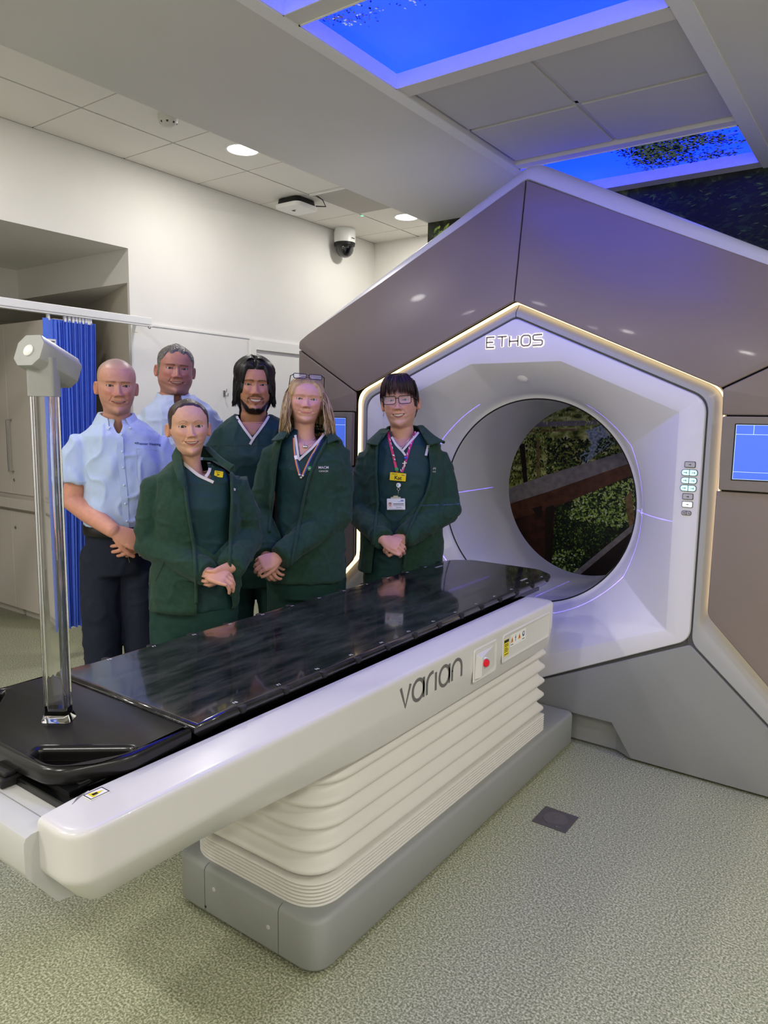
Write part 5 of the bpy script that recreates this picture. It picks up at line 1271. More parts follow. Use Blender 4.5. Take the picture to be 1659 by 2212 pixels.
def build_body(P, sp):
    hp = sp['head']; h = make_head(hp)
    s = P.d / FPX
    sz = (hp['chinpx'][1] - hp['top']) * s / .2245; sx = hp['ipd'] * s / (2 * h.e[0]) * hp.get('sxk', 1.0); sy = (sz + sx) / 2 * hp.get('syk', 1.0)
    Rh = rotm(hp.get('yaw', 0), hp.get('pitch', 0), hp.get('roll', 0))
    chin = P.L(hp['chinpx'][0], hp['chinpx'][1], hp.get('dd', -.105))
    o = np.array(chin) - Rh @ np.array([0, -.085 * sy, 0.0])
    def H2L(T): T = np.asarray(T, float); return (np.stack([T[..., 0] * sx, -T[..., 1] * sy, T[..., 2] * sz], -1)) @ Rh.T + o
    P.H2L = H2L; P.hs = (sx, sy, sz); P.h = h
    hv = H2L(np.stack([h.x, h.F, h.z], -1))          # rows, ncol, 3
    P.hv = hv
    rows, nc = h.rows, h.ncol
    HV = hv.reshape(-1, 3); HF = []
    for i in range(rows - 1):
        for j in range(nc): k = (j + 1) % nc; HF.append((i * nc + j, i * nc + k, (i + 1) * nc + k, (i + 1) * nc + j))
    HF.append(tuple((rows - 1) * nc + j for j in range(nc)))
    hcol = h.col.reshape(-1, 3)
    # body below the neck
    parts = []
    nb = hv[0].mean(0); ncen = Vector(nb); P.neckc = ncen
    tr_ = sp['torso']; rg = []
    for (py, xl, xr, bf, bb) in tr_:
        a = P.L(xl, py); b = P.L(xr, py); gq = sp.get('tgrow', 0); rg.append(sup_ring((a.x + b.x) / 2, sp.get('ty', 0), (a.z + b.z) / 2, abs(b.x - a.x) / 2 + gq, bf + gq, bb + gq, 2.4, 40))
    zt = rg[0][0][2]; zb_ = rg[-1][0][2]
    parts.append(loft(rg, True, (True, True)))
    nr = .058 * sx * hp.get('neck', 1.0)
    top_c = sum((Vector(p) for p in rg[0]), Vector()) / len(rg[0])
    parts.append(chain([Vector((top_c.x, top_c.y, zt - .05)), Vector((ncen.x, ncen.y, ncen.z - .03)), Vector((ncen.x, ncen.y, ncen.z + .02))], [nr * 1.25, nr * 1.05, nr], 24))
    sk = lin(*hp['skin']) * sp.get('armk', 1.0)
    J = {}
    hands = []
    for key in 'ab':
        A_ = sp['arm_' + key]; S, E, Wr = (P.L(*q) for q in A_['j']); J[key] = (S, E, Wr)
        ra = sp.get('armr', (.052, .044, .041, .030))
        fd = (Wr - E).normalized()
        parts.append(chain([S, (S + E) / 2, E, E + (Wr - E) * .35, Wr + fd * .01], [ra[0], (ra[0] + ra[1]) / 2, ra[1], ra[2], ra[3]], 18))
        if 'hand' in A_:
            hd = A_['hand']; side = -1 if key == 'b' else 1
            side = hd.get('side', side)
            M_ = S * .42 + E * .58; fa = chain([S * .62 + E * .38, M_, E, E + (Wr - E) * .35, E + (Wr - E) * .7, Wr - fd * .005], [ra[0] * .96, (ra[0] + ra[1]) / 2, ra[1], ra[2], (ra[2] + ra[3]) / 2, ra[3]], 20)
            hpz = [fa] + place(hand_parts(side, hd.get('curl', (25, 40, 25)), hd.get('spread', 3), hd.get('thumb', (.55, .2)), hd.get('scale', sp.get('hands', 1.0)), hd.get('curls')), Wr, hd['dir'], hd['back'])
            co, no, fc = remesh(hpz, .0031, 3, .4)
            mid = M_; d_ = (co - np.array(mid)) @ np.array((E - S).normalized()) + 10.0 * (np.linalg.norm(co - np.array(mid), axis=1) > .11)
            hands.append((co, fc, d_ < 0, mid, key))
    for key, sgn in (('a', -1), ('b', 1)):
        L_ = sp['leg_' + key]; H_, K_, A2 = [Vector(q) for q in L_]
        parts.append(chain([H_, (H_ + K_) / 2, K_, (K_ * .6 + A2 * .4), A2], [.085, .075, .055, .052, .038], 18)); J['leg' + key] = (H_, K_, A2)
        parts.append(chain([A2 + Vector((0, .02, -.04)), A2 + Vector((sgn * .02, -.14, -.055))], [.032, .026], 12))
    P.J = J
    co, no, fc = remesh(parts, sp.get('bvox', .009), 8)
    bm = bmesh.new()
    keep = np.ones(len(co), bool)
    dn_ = np.hypot(co[:, 0] - ncen.x, co[:, 1] - ncen.y)
    keep &= ~((dn_ < .12) & (co[:, 2] > ncen.z - .016))
    for hco, hfc, hdel, Wr, key in hands:
        S, E, Wt = J[key]; fd = np.array((E - S).normalized()); dd = (co - np.array(Wr)) @ fd; ln_ = (E - Wr).length; ax_d = np.linalg.norm((co - np.array(Wr)) - dd[:, None] * fd, axis=1)
        rm = (dd > -.012) & (dd < ln_ + .07) & (ax_d < .065)
        f2 = np.array((Wt - E).normalized()); d2 = (co - np.array(E)) @ f2; a2 = np.linalg.norm((co - np.array(E)) - d2[:, None] * f2, axis=1); rm |= (d2 > -.02) & (d2 < (Wt - E).length + .06) & (a2 < .06)
        keep &= ~rm
    cols = []; idx = {}
    def addm(c, f, kp, cc):
        base = {}; 
        for i in np.nonzero(kp)[0]: base[int(i)] = bm.verts.new(c[i])
        cols.append(cc[kp])
        for q in f:
            q = [int(i) for i in q]
            if all(kp[i] for i in q):
                try: bm.faces.new([base[i] for i in q])
                except ValueError: pass
    n0 = 0
    bn = vnoise(co * 40, 8)[:, None]
    addm(co, fc, keep, np.ones((len(co), 3)) * sk * (1 + .05 * bn))
    addm(HV, HF, np.ones(len(HV), bool), hcol)
    for hco, hfc, hdel, Wr, key in hands:
        hc = np.ones((len(hco), 3)) * sk * (1 + .06 * vnoise(hco * 90, 9)[:, None]) * np.array([1.05, .97, .95])
        addm(hco, hfc, ~hdel, hc)
    for sd in (-1, 1):
        if hp.get('ears', True):
            V, F = ear_mesh(sd); V = H2L(np.array(V)); addm(V, F, np.ones(len(V), bool), np.ones((len(V), 3)) * lin(*hp['skin']) * np.array([1.0, .86, .82]))
    bm.verts.ensure_lookup_table()
    # stitch neck and wrists
    def stitch(c, r):
        es = [e for e in bm.edges if e.is_boundary and (e.verts[0].co - c).length < r and (e.verts[1].co - c).length < r]
        try: bmesh.ops.bridge_loops(bm, edges=es)
        except Exception as ex: pass
    stitch(Vector((ncen.x, ncen.y, ncen.z)), .13)
    for hco, hfc, hdel, Wr, key in hands: stitch(Vector(Wr), .065)
    bmesh.ops.recalc_face_normals(bm, faces=bm.faces)
    for f in bm.faces: f.smooth = True
    Wm = P.M
    for v in bm.verts: v.co = Wm @ v.co - P.base
    me = bpy.data.meshes.new('person'); bm.to_mesh(me); bm.free()
    me.materials.append(mskin)
    P.body = bpy.data.objects.new('person', me); COL.objects.link(P.body); P.body.location = P.base
    tag(P.body, P.label, 'person', 'staff lined up for a group photograph')
    setcol(me, np.concatenate(cols))
    P.tree('body', np.concatenate([co, HV]), [f for f in fc] + [tuple(i + len(co) for i in q) for q in HF])
    # eyes
    ex, ez, ew = h.e
    for sd in (-1, 1):
        j = int(np.argmin(np.abs(h.x[0] * 0 + 0) )) if False else 0
        k = np.argmin((h.x - sd * ex) ** 2 + (h.z - ez) ** 2 + (h.F < 0) * 1.0); Fq = h.F.ravel()[k] + .0075
        c = H2L(np.array([sd * ex, Fq - .0123 + hp.get('eyeo', -.0006), ez]))
        gaze = np.array(Vector((0, -1, 0)) + Vector((-c[0] * .0, 0, .0)))
        V = []; C_ = []; n = 22; gz = Rh @ np.array([hp.get('gx', 0) * .1, -1, 0.02]); gz = gz / np.linalg.norm(gz)
        gz = (gz + np.array([0, -1.5, 0])); gz /= np.linalg.norm(gz)
        t1 = np.cross(gz, [0, 0, 1]); t1 /= np.linalg.norm(t1); t2 = np.cross(t1, gz)
        rings = []
        rr_ = .0118 * sx; irs = lin(*hp.get('iris', (70, 55, 40)))
        for a in (0.02, .10, .19, .22, .30, .42, .49, .51, .545, .7, .9, 1.2, 1.5):
            rings.append([tuple(c + rr_ * (gz * math.cos(a) + (t1 * math.cos(t) + t2 * math.sin(t)) * math.sin(a))) for t in (2 * math.pi * q / n for q in range(n))])
            cc = lin(8, 8, 8) if a < .2 else irs if a < .5 else irs * .4 if a < .53 else lin(204, 194, 188)
            C_ += [cc] * n
        V, F = loft(rings, True, (True, False))
        P.add('eye', np.array(V), F, meye, col=np.array(C_))
    # teeth
    mw, mz, mk_, op = h.m
    if op > .0015:
        V = []; F = []; n = 25
        for i in range(n):
            x = mw * .78 * (2 * i / (n - 1) - 1); zz = mz + mk_ * (x / mw) ** 2; hh = op * max(0.0, 1 - (x / mw) ** 2) ** .8
            k = np.argmin((h.x - x) ** 2 + (h.z - (zz + hh + .002)) ** 2 + (h.F < 0) * 1.0); Fq = h.F.ravel()[k] - .0056 - (.0008 if i % 3 == 0 else 0)
            V += [(x, Fq, zz + hh + .0012), (x, Fq + .0004, zz - hh * hp.get('teethlow', .35)), ]
        for i in range(n - 1): F.append((2 * i, 2 * i + 1, 2 * i + 3, 2 * i + 2))
        P.add('teeth', H2L(np.array(V)), F, mteeth)
    return P
def smooth_rim(co, fc, iters=8):
    cnt = {}
    for f in fc:
        n = len(f)
        for i in range(n):
            a, b = int(f[i]), int(f[(i + 1) % n]); k = (a, b) if a < b else (b, a); cnt[k] = cnt.get(k, 0) + 1
    nb = {}
    for (a, b), c in cnt.items():
        if c == 1: nb.setdefault(a, []).append(b); nb.setdefault(b, []).append(a)
    co = co.copy(); ids = [i for i in nb if len(nb[i]) == 2]
    for _ in range(iters):
        new = {i: co[i] * .4 + (co[nb[i][0]] + co[nb[i][1]]) * .3 for i in ids}
        for i, v in new.items(): co[i] = v
    return co
def garment(P, name, parts, m, voxel=.0065, iters=4, wrinkle=.004, freq=(11, 11, 15), seed=1, cuts=(), label=None, fine=.0012, key=None, extra=None, skip=()):
    co, no, fc = remesh(parts, voxel, iters)
    if wrinkle:
        p = co * np.array(freq); wv = vnoise(p + .6 * np.stack([vnoise(p * .7, seed + 5)] * 3, 1), seed)
        rid = 1 - 2 * np.abs(vnoise(p * 1.25 + 7.3, seed + 2))
        co = co + no * (wrinkle * (.55 * wv + .6 * (rid ** 3) * np.sign(rid)) + fine * vnoise(co * 60, seed + 3))[:, None]
    if extra is not None: co = extra(co, no)
    if cuts: fc = P.cut(co, no, fc, cuts, skip=skip); co = smooth_rim(co, fc)
    P.tree(key or name, co, fc)
    # drop unused verts
    used = np.unique(np.concatenate([np.asarray(f) for f in fc])); mp = -np.ones(len(co), int); mp[used] = np.arange(len(used))
    return P.add(name, co[used], [tuple(int(mp[i]) for i in f) for f in fc], m, label=label)
def torso_parts(P, rings, ty=0.0, n=2.4, grow=0.0):
    rg = []
    for (py, xl, xr, bf, bb) in rings:
        a = P.L(xl, py); b = P.L(xr, py); rg.append(sup_ring((a.x + b.x) / 2, ty, (a.z + b.z) / 2, abs(b.x - a.x) / 2 + grow, bf + grow, bb + grow, n, 48))
    return loft(rg, True, (True, True))
def sleeve(P, key, rad, upto=1.0, puff=0.0):
    S, E, Wr = P.J[key]
    inn = S * .6 + Vector((P.neckc.x, S.y, S.z + .02)) * .4
    pts = [inn, S, S * .55 + E * .45, E, E * .5 + Wr * .5, E * (1 - upto) + Wr * upto]
    return join(chain(pts[:5], rad[:5], 20), tube(pts[3:], rad[3:], 20, True))
def upper_sleeve(P, key, rad, t):
    S, E, Wr = P.J[key]; inn = S * .6 + Vector((P.neckc.x, S.y, S.z + .02)) * .4
    q = S * .85 + E * .15
    V1 = chain([inn, S * .9 + inn * .1, q], [rad[0], rad[1], rad[1]], 22)
    return join(V1, tube([S * .9 + E * .1, S * .6 + E * .4, S * (1 - t) + E * t], [rad[1], rad[2], rad[3]], 22, True))
def trousers(P, m, hip_rings, rad=(.098, .088, .072, .068, .066), voxel=.008, seed=3, name='trousers', label=None, wr=.004, ank=.06):
    parts = [torso_parts(P, hip_rings)]
    for key in 'ab':
        H_, K_, A2 = P.J['leg' + key]; A3 = A2 + Vector((0, 0, ank - .08))
        parts.append(tube([H_ + Vector((0, 0, .06)), H_, (H_ + K_) / 2, K_, K_ * .5 + A3 * .5, A3], [rad[0] * .9, rad[0], rad[1], rad[2], rad[3], rad[4]], 22, True))
    return garment(P, name, parts, m, voxel, 4, wr, (9, 9, 13), seed, label=label)
def shoes(P, m, sole):
    for key, sg in (('a', -1), ('b', 1)):
        A2 = P.J['leg' + key][2]; c = A2 + Vector((sg * .01, -.05, 0)); rg = []
        out = round_poly([(-.045, .09), (-.036, -.12), (-.02, -.185), (.02, -.185), (.04, -.12), (.045, .09)], [.03, .03, .03, .03, .03, .03], 5)
        for sc, z in ((1.0, .002), (1.02, .022), (.98, .026), (.96, .05), (.78, .075), (.55, .10)):
            rg.append([(c.x + x * sc, c.y + (y if z < .06 else y * (.9 if z < .08 else .55) + (.0 if z < .08 else .03)), z) for x, y in out])
        s_ = P.add('shoe', *loft(rg[2:], True, (True, True)), m, angle=50)
        P.add('sole', *loft(rg[:3], True, (True, True)), sole, parent=s_, angle=40)
# ------------------------------------------------------------------ hair
def hair_shell(P, thick, color, name='hair', rough=.0016, seed=5, label=None, flow=(420, 60, 60), inset=-.0015):
    """thick(x,F,z,th,ax) template -> metres"""
    h = P.h; th = np.abs(h.th)[None, :] * np.ones_like(h.x); T = thick(h.x, h.F, h.z, th, np.abs(h.x))
    hv = P.hv; nx = np.zeros_like(hv)
    du = np.roll(hv, -1, 1) - np.roll(hv, 1, 1); dv = np.gradient(hv, axis=0)
    nx = np.cross(du, dv); nx /= np.maximum(np.linalg.norm(nx, axis=2, keepdims=True), 1e-9)
    c = hv.reshape(-1, 3).mean(0); 
    if ((nx * (hv - c)).sum(2)).mean() < 0: nx = -nx
    q = np.stack([h.x.ravel() * flow[0], h.F.ravel() * flow[1], h.z.ravel() * flow[2]], 1)
    st = vnoise(q, seed).reshape(h.x.shape); s2 = vnoise(q * 2.3 + 11, seed + 1).reshape(h.x.shape)
    on = T > .0004
    off = np.where(on, T + rough * (st + .7 * s2) * np.clip(T / .004, .2, 1.5), inset)
    V = hv + nx * off[..., None]
    rows, nc = h.rows, h.ncol; F = []
    o4 = on
    for i in range(rows - 1):
        for j in range(nc):
            k = (j + 1) % nc
            if o4[i, j] or o4[i, k] or o4[i + 1, j] or o4[i + 1, k]: F.append((i * nc + j, i * nc + k, (i + 1) * nc + k, (i + 1) * nc + j))
    if on[-1].any(): F.append(tuple((rows - 1) * nc + j for j in range(nc)))
    used = sorted(set(i for f in F for i in f)); mp = {a: b for b, a in enumerate(used)}
    colr = color(h.x, h.F, h.z, st, s2).reshape(-1, 3)
    VV = V.reshape(-1, 3)[used]
    P.tree('hair', VV, [tuple(mp[i] for i in f) for f in F])
    return P.add(name, VV, [tuple(mp[i] for i in f) for f in F], mhair, col=colr[used], label=label)
def strands(P, paths, r0, colf, name='hair_strands', seg=5, parent=None, flat=.6):
    """paths in local coordinates -> one tuft mesh"""
    V = []; F = []; C_ = []
    for i, p in enumerate(paths):
        n = len(p); rad = [r0 * (0.55 + .45 * math.sin(math.pi * min(1, (k + .6) / n) ** .8)) if k < n - 1 else r0 * .12 for k in range(n)]
        v, f = tube(p, rad, seg, True, flat); q = len(V); V += [tuple(a) for a in v]; F += [tuple(a + q for a in g_) for g_ in f]
        cc = colf(i, len(paths)); 
        for k in range(n): C_ += [cc] * seg
    return P.add(name, np.array(V), F, mhair, col=np.array(C_), parent=parent)
# ================================================================== the six people
mfleece = mat('fleece_green', (29, 61, 46), 0.88, sheen=0.08, noise=0.18, nscale=60, bump=0.35, bscale=900, bdist=.001)
mscrub = mat('scrub_green', (15, 55, 53), 0.7, noise=0.10, nscale=30, bump=0.15, bscale=1200)
mscrubt = mat('scrub_trouser', (17, 56, 50), 0.75, noise=0.10, nscale=30, bump=0.15, bscale=1200)
mtrim = mat('trim_piping', (214, 206, 200), 0.7, noise=0.03)
mshirt = mat('oxford_blue', (184, 202, 232), 0.7, noise=0.05, nscale=500, bump=0.12, bscale=1500)
mshirt2 = mat('oxford_blue_pale', (188, 202, 226), 0.7, noise=0.05, nscale=500, bump=0.12, bscale=1500)
mjean = mat('denim_dark', (17, 25, 45), 0.8, noise=0.25, nscale=250, bump=0.2, bscale=1200)
mbelt = mat('belt_black', (16, 15, 15), 0.4, noise=0.1)
mshoe = mat('shoe_black', (18, 17, 17), 0.45, noise=0.1); msole = mat('sole_dark', (35, 34, 33), 0.7, noise=0.1)
mshoew = mat('shoe_white', (225, 225, 222), 0.5, noise=0.03)
mbtn = mat('button_pearl', (225, 232, 240), 0.3, noise=0.03)
mnav = mat('embroidery_navy', (34, 52, 120), 0.7, noise=0.05)
mzip = mat('zip_dark', (22, 40, 32), 0.5, noise=0.1)
mgold = mat('earring_metal', (214, 200, 170), 0.25, metal=1.0, noise=0.03)
mframe = mat('glasses_frame', (20, 16, 18), 0.25, noise=0.1)
mlens = mat('glasses_lens', (235, 240, 245), 0.03, noise=.01); mlens.node_tree.nodes['Principled BSDF'].inputs['Alpha'].default_value = .13
mbadge = mat('badge_yellow', (240, 212, 20), 0.4, noise=0.02)
mcard = mat('card_white', (232, 234, 238), 0.35, noise=0.02)
def legs(x0, zh, dx=.095, fx=.11, y=0.0):
    return {'leg_a': [(x0 - dx, y, zh), (x0 - (dx + fx) / 2, y - .01, zh * .52), (x0 - fx, y + .01, .08)], 'leg_b': [(x0 + dx, y, zh), (x0 + (dx + fx) / 2, y - .01, zh * .52), (x0 + fx, y + .01, .08)]}
def shirt_collar(P, pix_l, pix_r, m, keys, neck_r, z0, stand=.032, fall=.05, drop=.0):
    """folded collar around the neck, open at the front; wings end at given photo points"""
    c = P.neckc; V = []; rows = [[], [], [], []]; n = 28
    for i in range(n + 1):
        a = R(28) + (2 * math.pi - R(56)) * i / n         # 0 = front
        sx_, cy_ = math.sin(a), -math.cos(a)
        fr = max(0, math.cos(a)); k = max(0, math.cos(a)) ** 2
        zb = z0 - .022 * k + .012 * (1 - math.cos(a)) / 2
        rows[0].append((c.x + sx_ * (neck_r + .004), c.y + cy_ * (neck_r + .006), zb - .01))
        rows[1].append((c.x + sx_ * (neck_r + .002), c.y + cy_ * (neck_r + .004), zb + stand))
        rows[2].append((c.x + sx_ * (neck_r + .010), c.y + cy_ * (neck_r + .012), zb + stand + .002))
        rows[3].append((c.x + sx_ * (neck_r + .034), c.y + cy_ * (neck_r + .034), zb + stand - fall))
    for pts, i in ((pix_l, n), (pix_r, 0)):               # pull wing tips to the photo points
        hh, nn = P.hit(pts[0], pts[1], keys, .006)
        if hh is not None:
            for st in range(5):
                ii = i - st if i else i + st; wgt = (1 - st / 5) ** 1.5
                rows[3][ii] = tuple(Vector(rows[3][ii]) * (1 - wgt) + hh * wgt)
    return P.add('collar', *loft(rows, closed=False), m, angle=70)
def dots(P, name, pix, r, keys, m, parent=None):
    for q in pix:
        h, n = P.hit(q[0], q[1], keys, .002)
        if h is None: continue
        n = Vector((n.x * .4, -1, n.z * .4)).normalized()
        v, f = disc(h, n, [(r, -.002), (r, .001), (r * .6, .002)], 12); P.add(name, v, f, m, parent=parent)
def decal_text(P, s, px, py, size, keys, m, name='lettering', rot=0.0, parent=None, off=.0022):
    V, F = text_mesh(s, size, off=size * .010); sc = FPX / P.d; out = []; c, sn = math.cos(R(rot)), math.sin(R(rot))
    for x, y, z in V:
        a, b = x * c - y * sn, x * sn + y * c
        h, n = P.hit(px + a * sc, py - b * sc, keys, off)
        if h is None: h = P.L(px + a * sc, py - b * sc, -.1)
        out.append(h)
    return P.add(name, out, F, m, parent=parent, smooth=False)
def badge(P, name, px, py, w_, h_, keys, m, rot=0, off=.004, parent=None, label=None, r=.003, th=.0012):
    """small flat card lying against the clothing; returns (object, place function)"""
    h, n = P.hit(px, py, keys, off)
    if h is None: return None, None
    n = Vector((n.x * .5, -1, n.z * .35)).normalized(); xv = Vector((math.cos(R(rot)), 0, math.sin(R(rot)))); xv = (xv - n * xv.dot(n)).normalized(); zv = n.cross(xv); zv = zv if zv.z > 0 else -zv
    f = lambda x, y, z=0: h + xv * x + zv * y + n * z
    pl_ = plate([round_poly([(-w_, -h_), (w_, -h_), (w_, h_), (-w_, h_)], r, 3)], th, .0003)
    o = P.add(name, [f(*v) for v in pl_[0]], pl_[1], m, smooth=False, parent=parent, label=label)
    return o, f

def dots2(P, name, pix, r, keys, m, off): 
    for q in pix:
        h, n = P.hit(q[0], q[1], keys, off)
        if h is None: continue
        n = Vector((n.x * .4, -1, n.z * .4)).normalized(); v, f = disc(h, n, [(r, -.003), (r, .001), (r * .6, .002)], 12); P.add(name, v, f, m)
def vneck(P, pts_l, pts_r, keys, wd=.011):
    P.band('neck_trim', pts_l, wd, keys, mtrim, .003, th=.002, step=5); P.band('neck_trim', pts_r, wd, keys, mtrim, .004, th=.002, step=5)
# ------------------------------------------------------------------ 1: man in blue shirt beside the clear pillar
P1 = Person(253, 1000, 3.05, 'person in light blue short-sleeved shirt and dark jeans, cropped grey hair, beside blue curtain')
def hm1(x, F, z): th = np.arctan2(np.abs(x), F); return (.75 * sstep(.178, .212, z + .085 * sstep(.75, 1.5, th) + .05 * sstep(1.6, 2.2, th)))[..., None]
def h1c(x, F, z, st, s2): return np.ones(x.shape + (3,)) * (lin(206, 156, 134) * (1 - hm1(x, F, z)) + lin(164, 138, 122) * hm1(x, F, z)) * (1 + .10 * s2 + .04 * st)[..., None]
sp1 = dict(head=dict(chinpx=(256, 894), top=781.5, ipd=31.8, yaw=4, pitch=3, roll=1, skin=(206, 152, 130), flush=(192, 100, 86), flushk=.45, stubble=.3, stubc=(158, 116, 100), jaw=1.05, neck=1.12, cheek=.002,
    mw=.0285, smile=.0035, open=.0028, lipu=.0036, lipl=.0055, fold=.0038, lips=(170, 98, 90), eu=.0046, el=.0038, brow=(.0026, .0012, .020), browc=(88, 62, 50), browk=.8, iris=(58, 44, 34), nose=1.05, nosew=1.12, teethlow=.2, browz=-.001),
  torso=[(905, 222, 286, .06, .07), (922, 198, 316, .085, .09), (945, 184, 334, .105, .10), (1000, 190, 340, .122, .10), (1080, 190, 336, .128, .10), (1140, 190, 326, .132, .10), (1190, 192, 322, .118, .112), (1230, 196, 318, .105, .105)],
  tgrow=-.010, arm_a=dict(j=[(173, 972, 0.0), (160, 1085, -.01), (246, 1147, -.20)], hand=dict(dir=(.80, -.10, -.38), back=(.25, -1, .35), curl=(28, 40, 20), thumb=(.6, .25), scale=1.05)),
  arm_b=dict(j=[(348, 972, 0.0), (350, 1085, .0), (318, 1152, -.15)], hand=dict(dir=(-.85, -.10, -.42), back=(-.2, -.9, -.2), curl=(22, 30, 15), scale=1.05)), armr=(.050, .047, .043, .031), **legs(.0, .86, .075, .09))
build_body(P1, sp1)
hair_shell(P1, lambda x, F, z, th, ax: .0012 * sstep(.172, .190, z + .080 * sstep(.85, 1.5, th) + .05 * sstep(1.6, 2.2, th)), h1c, rough=.0003, flow=(600, 600, 600), label='closely cropped greying hair')
rings1 = [(906, 218, 290, .065, .075), (918, 198, 314, .090, .095), (940, 176, 340, .115, .112), (1000, 180, 350, .138, .118), (1070, 181, 344, .144, .118), (1125, 182, 336, .148, .118), (1143, 184, 330, .142, .116)]
garment(P1, 'shirt', [torso_parts(P1, rings1), upper_sleeve(P1, 'a', [.050, .062, .070, .072], .62), upper_sleeve(P1, 'b', [.050, .062, .068, .070], .62)], mshirt, .0065, 4, .014, (12, 12, 10), 11, key='top', fine=.0012,
        cuts=[[(243, 922), (257, 948), (268, 920), (262, 900), (246, 900)]], label='light blue short-sleeved button-down shirt')
shirt_collar(P1, (236, 928), (283, 928), mshirt, ['top'], .062, P1.z(912), .030, .045)
P1.band('placket', [(259, 945), (262, 1000), (268, 1060), (272, 1120), (272, 1140)], .024, ['top'], mshirt, .0022, th=.0008)
dots2(P1, 'button', [(262, 938), (264, 975), (266, 1010), (268, 1048), (271, 1088), (274, 1126)], .0038, ['top'], mbtn, .007); dots2(P1, 'button', [(237, 923), (281, 924)], .004, ['top'], mbtn, .012)
P1.band('pocket_edge', [(294, 969), (347, 972), (349, 1030)], .0025, ['top'], mshirt2, .002); P1.band('pocket_edge', [(294, 969), (296, 1040), (322, 1052)], .0025, ['top'], mshirt2, .002)
decal_text(P1, 'Premier Heating', 321, 959, .0152, ['top'], mnav, rot=-2.5, off=.003); dots(P1, 'logo_dot', [(292.5, 957)], .0030, ['top'], mat('logo_green', (70, 110, 90), .6, noise=.05))
P1.band('sleeve_hem', [(139, 1033), (160, 1040), (186, 1041)], .004, ['top'], mshirt2, .0025)
trousers(P1, mjean, [(1136, 186, 328, .140, .118), (1160, 185, 328, .132, .125), (1200, 187, 326, .122, .13), (1235, 195, 318, .112, .12)], (.084, .086, .074, .068, .068), name='jeans', label='dark blue jeans', seed=21, wr=.006)
bz = P1.z(1138)
a_, b_ = P1.L(185, 1140), P1.L(329, 1140); cx_ = (a_.x + b_.x) / 2; ar_ = abs(b_.x - a_.x) / 2
P1.add('belt', *loft([sup_ring(cx_, 0, bz + dz, ar_ + g2, .146 + g2, .122 + g2, 2.4, 48) for dz, g2 in ((-.022, .006), (-.02, .012), (.016, .012), (.018, .006))]), mbelt)
P1.band('fly_seam', [(271, 1150), (272, 1190), (280, 1215)], .002, ['jeans'], mat('stitch_tan', (150, 120, 80), .7), .003)
shoes(P1, mshoe, msole)
# ------------------------------------------------------------------ 2: tall man in blue shirt at the back
P2 = Person(379, 950, 3.78, 'tall person in pale blue shirt with short dark greying hair, standing in the back row')
def h2c(x, F, z, st, s2):
    g_ = np.clip(.35 + .5 * s2 + .25 * sstep(.19, .13, z), 0, 1)[..., None]
    return (lin(52, 46, 42) * (1 - g_) + lin(150, 146, 138) * g_)
sp2 = dict(head=dict(chinpx=(381, 850), top=749, ipd=30.2, yaw=5, pitch=2, roll=3, skin=(188, 134, 118), flush=(176, 92, 84), flushk=.5, stubble=.4, stubc=(138, 98, 90), jaw=1.16, neck=1.28, cheek=.004,
    mw=.0285, smile=.005, open=.0042, lipu=.0034, lipl=.0055, fold=.0034, lips=(160, 92, 86), eu=.0040, el=.0036, brow=(.0030, .001, .021), browc=(60, 46, 40), browk=.95, iris=(62, 52, 44), nose=1.08, nosew=1.15, teethlow=.1, browz=-.0015, chin=.006),
  torso=[(858, 345, 418, .07, .08), (874, 322, 446, .10, .10), (894, 304, 470, .12, .115), (950, 304, 470, .145, .12), (1040, 306, 468, .15, .12), (1110, 308, 464, .15, .12), (1160, 308, 464, .13, .13), (1190, 312, 460, .12, .12)],
  tgrow=-.016, arm_a=dict(j=[(312, 922, 0.0), (296, 1030, .02), (300, 1130, -.05)], hand=dict(dir=(.05, -.15, -1), back=(-1, -.2, 0), curl=(20, 25, 15))),
  arm_b=dict(j=[(462, 922, 0.0), (484, 1030, .02), (482, 1130, -.05)], hand=dict(dir=(-.05, -.15, -1), back=(1, -.2, 0), curl=(20, 25, 15))), armr=(.048, .046, .043, .031), **legs(.01, .93, .085, .11))
build_body(P2, sp2)
hair_shell(P2, lambda x, F, z, th, ax: (.0045 * sstep(1.2, .2, th) + .0035) * sstep(.184, .196, z - .006 * np.cos(ax * 120) * (ax < .03) + .035 * sstep(.55, .95, th) + .075 * sstep(1.0, 1.45, th) + .05 * sstep(1.7, 2.3, th)), h2c, rough=.0016, flow=(520, 300, 200), label='short dark hair going grey')
rings2 = [(856, 345, 419, .072, .082), (868, 328, 440, .10, .10), (888, 306, 468, .125, .12), (950, 297, 478, .155, .13), (1040, 298, 476, .162, .13), (1120, 300, 470, .162, .13), (1150, 302, 468, .15, .13)]
garment(P2, 'shirt', [torso_parts(P2, rings2), upper_sleeve(P2, 'a', [.056, .068, .076, .078], .75), upper_sleeve(P2, 'b', [.056, .068, .076, .078], .75)], mshirt2, .007, 5, .012, (10, 10, 9), 15, key='top', cuts=[[(372, 866), (382, 890), (396, 866), (390, 850), (376, 850)]], label='pale blue short-sleeved button-down shirt')
shirt_collar(P2, (366, 882), (404, 880), mshirt2, ['top'], .070, P2.z(866), .034, .05)
P2.band('placket', [(384, 890), (385, 950), (385, 1050)], .024, ['top'], mshirt2, .0022, th=.0008); dots2(P2, 'button', [(385, 905), (386, 950), (386, 995), (386, 1040)], .005, ['top'], mbtn, .007)
trousers(P2, mjean, [(1140, 300, 470, .15, .13), (1170, 300, 470, .14, .135), (1195, 306, 464, .125, .13)], (.09, .088, .076, .07, .07), name='jeans', label='dark jeans', seed=22)
shoes(P2, mshoe, msole)
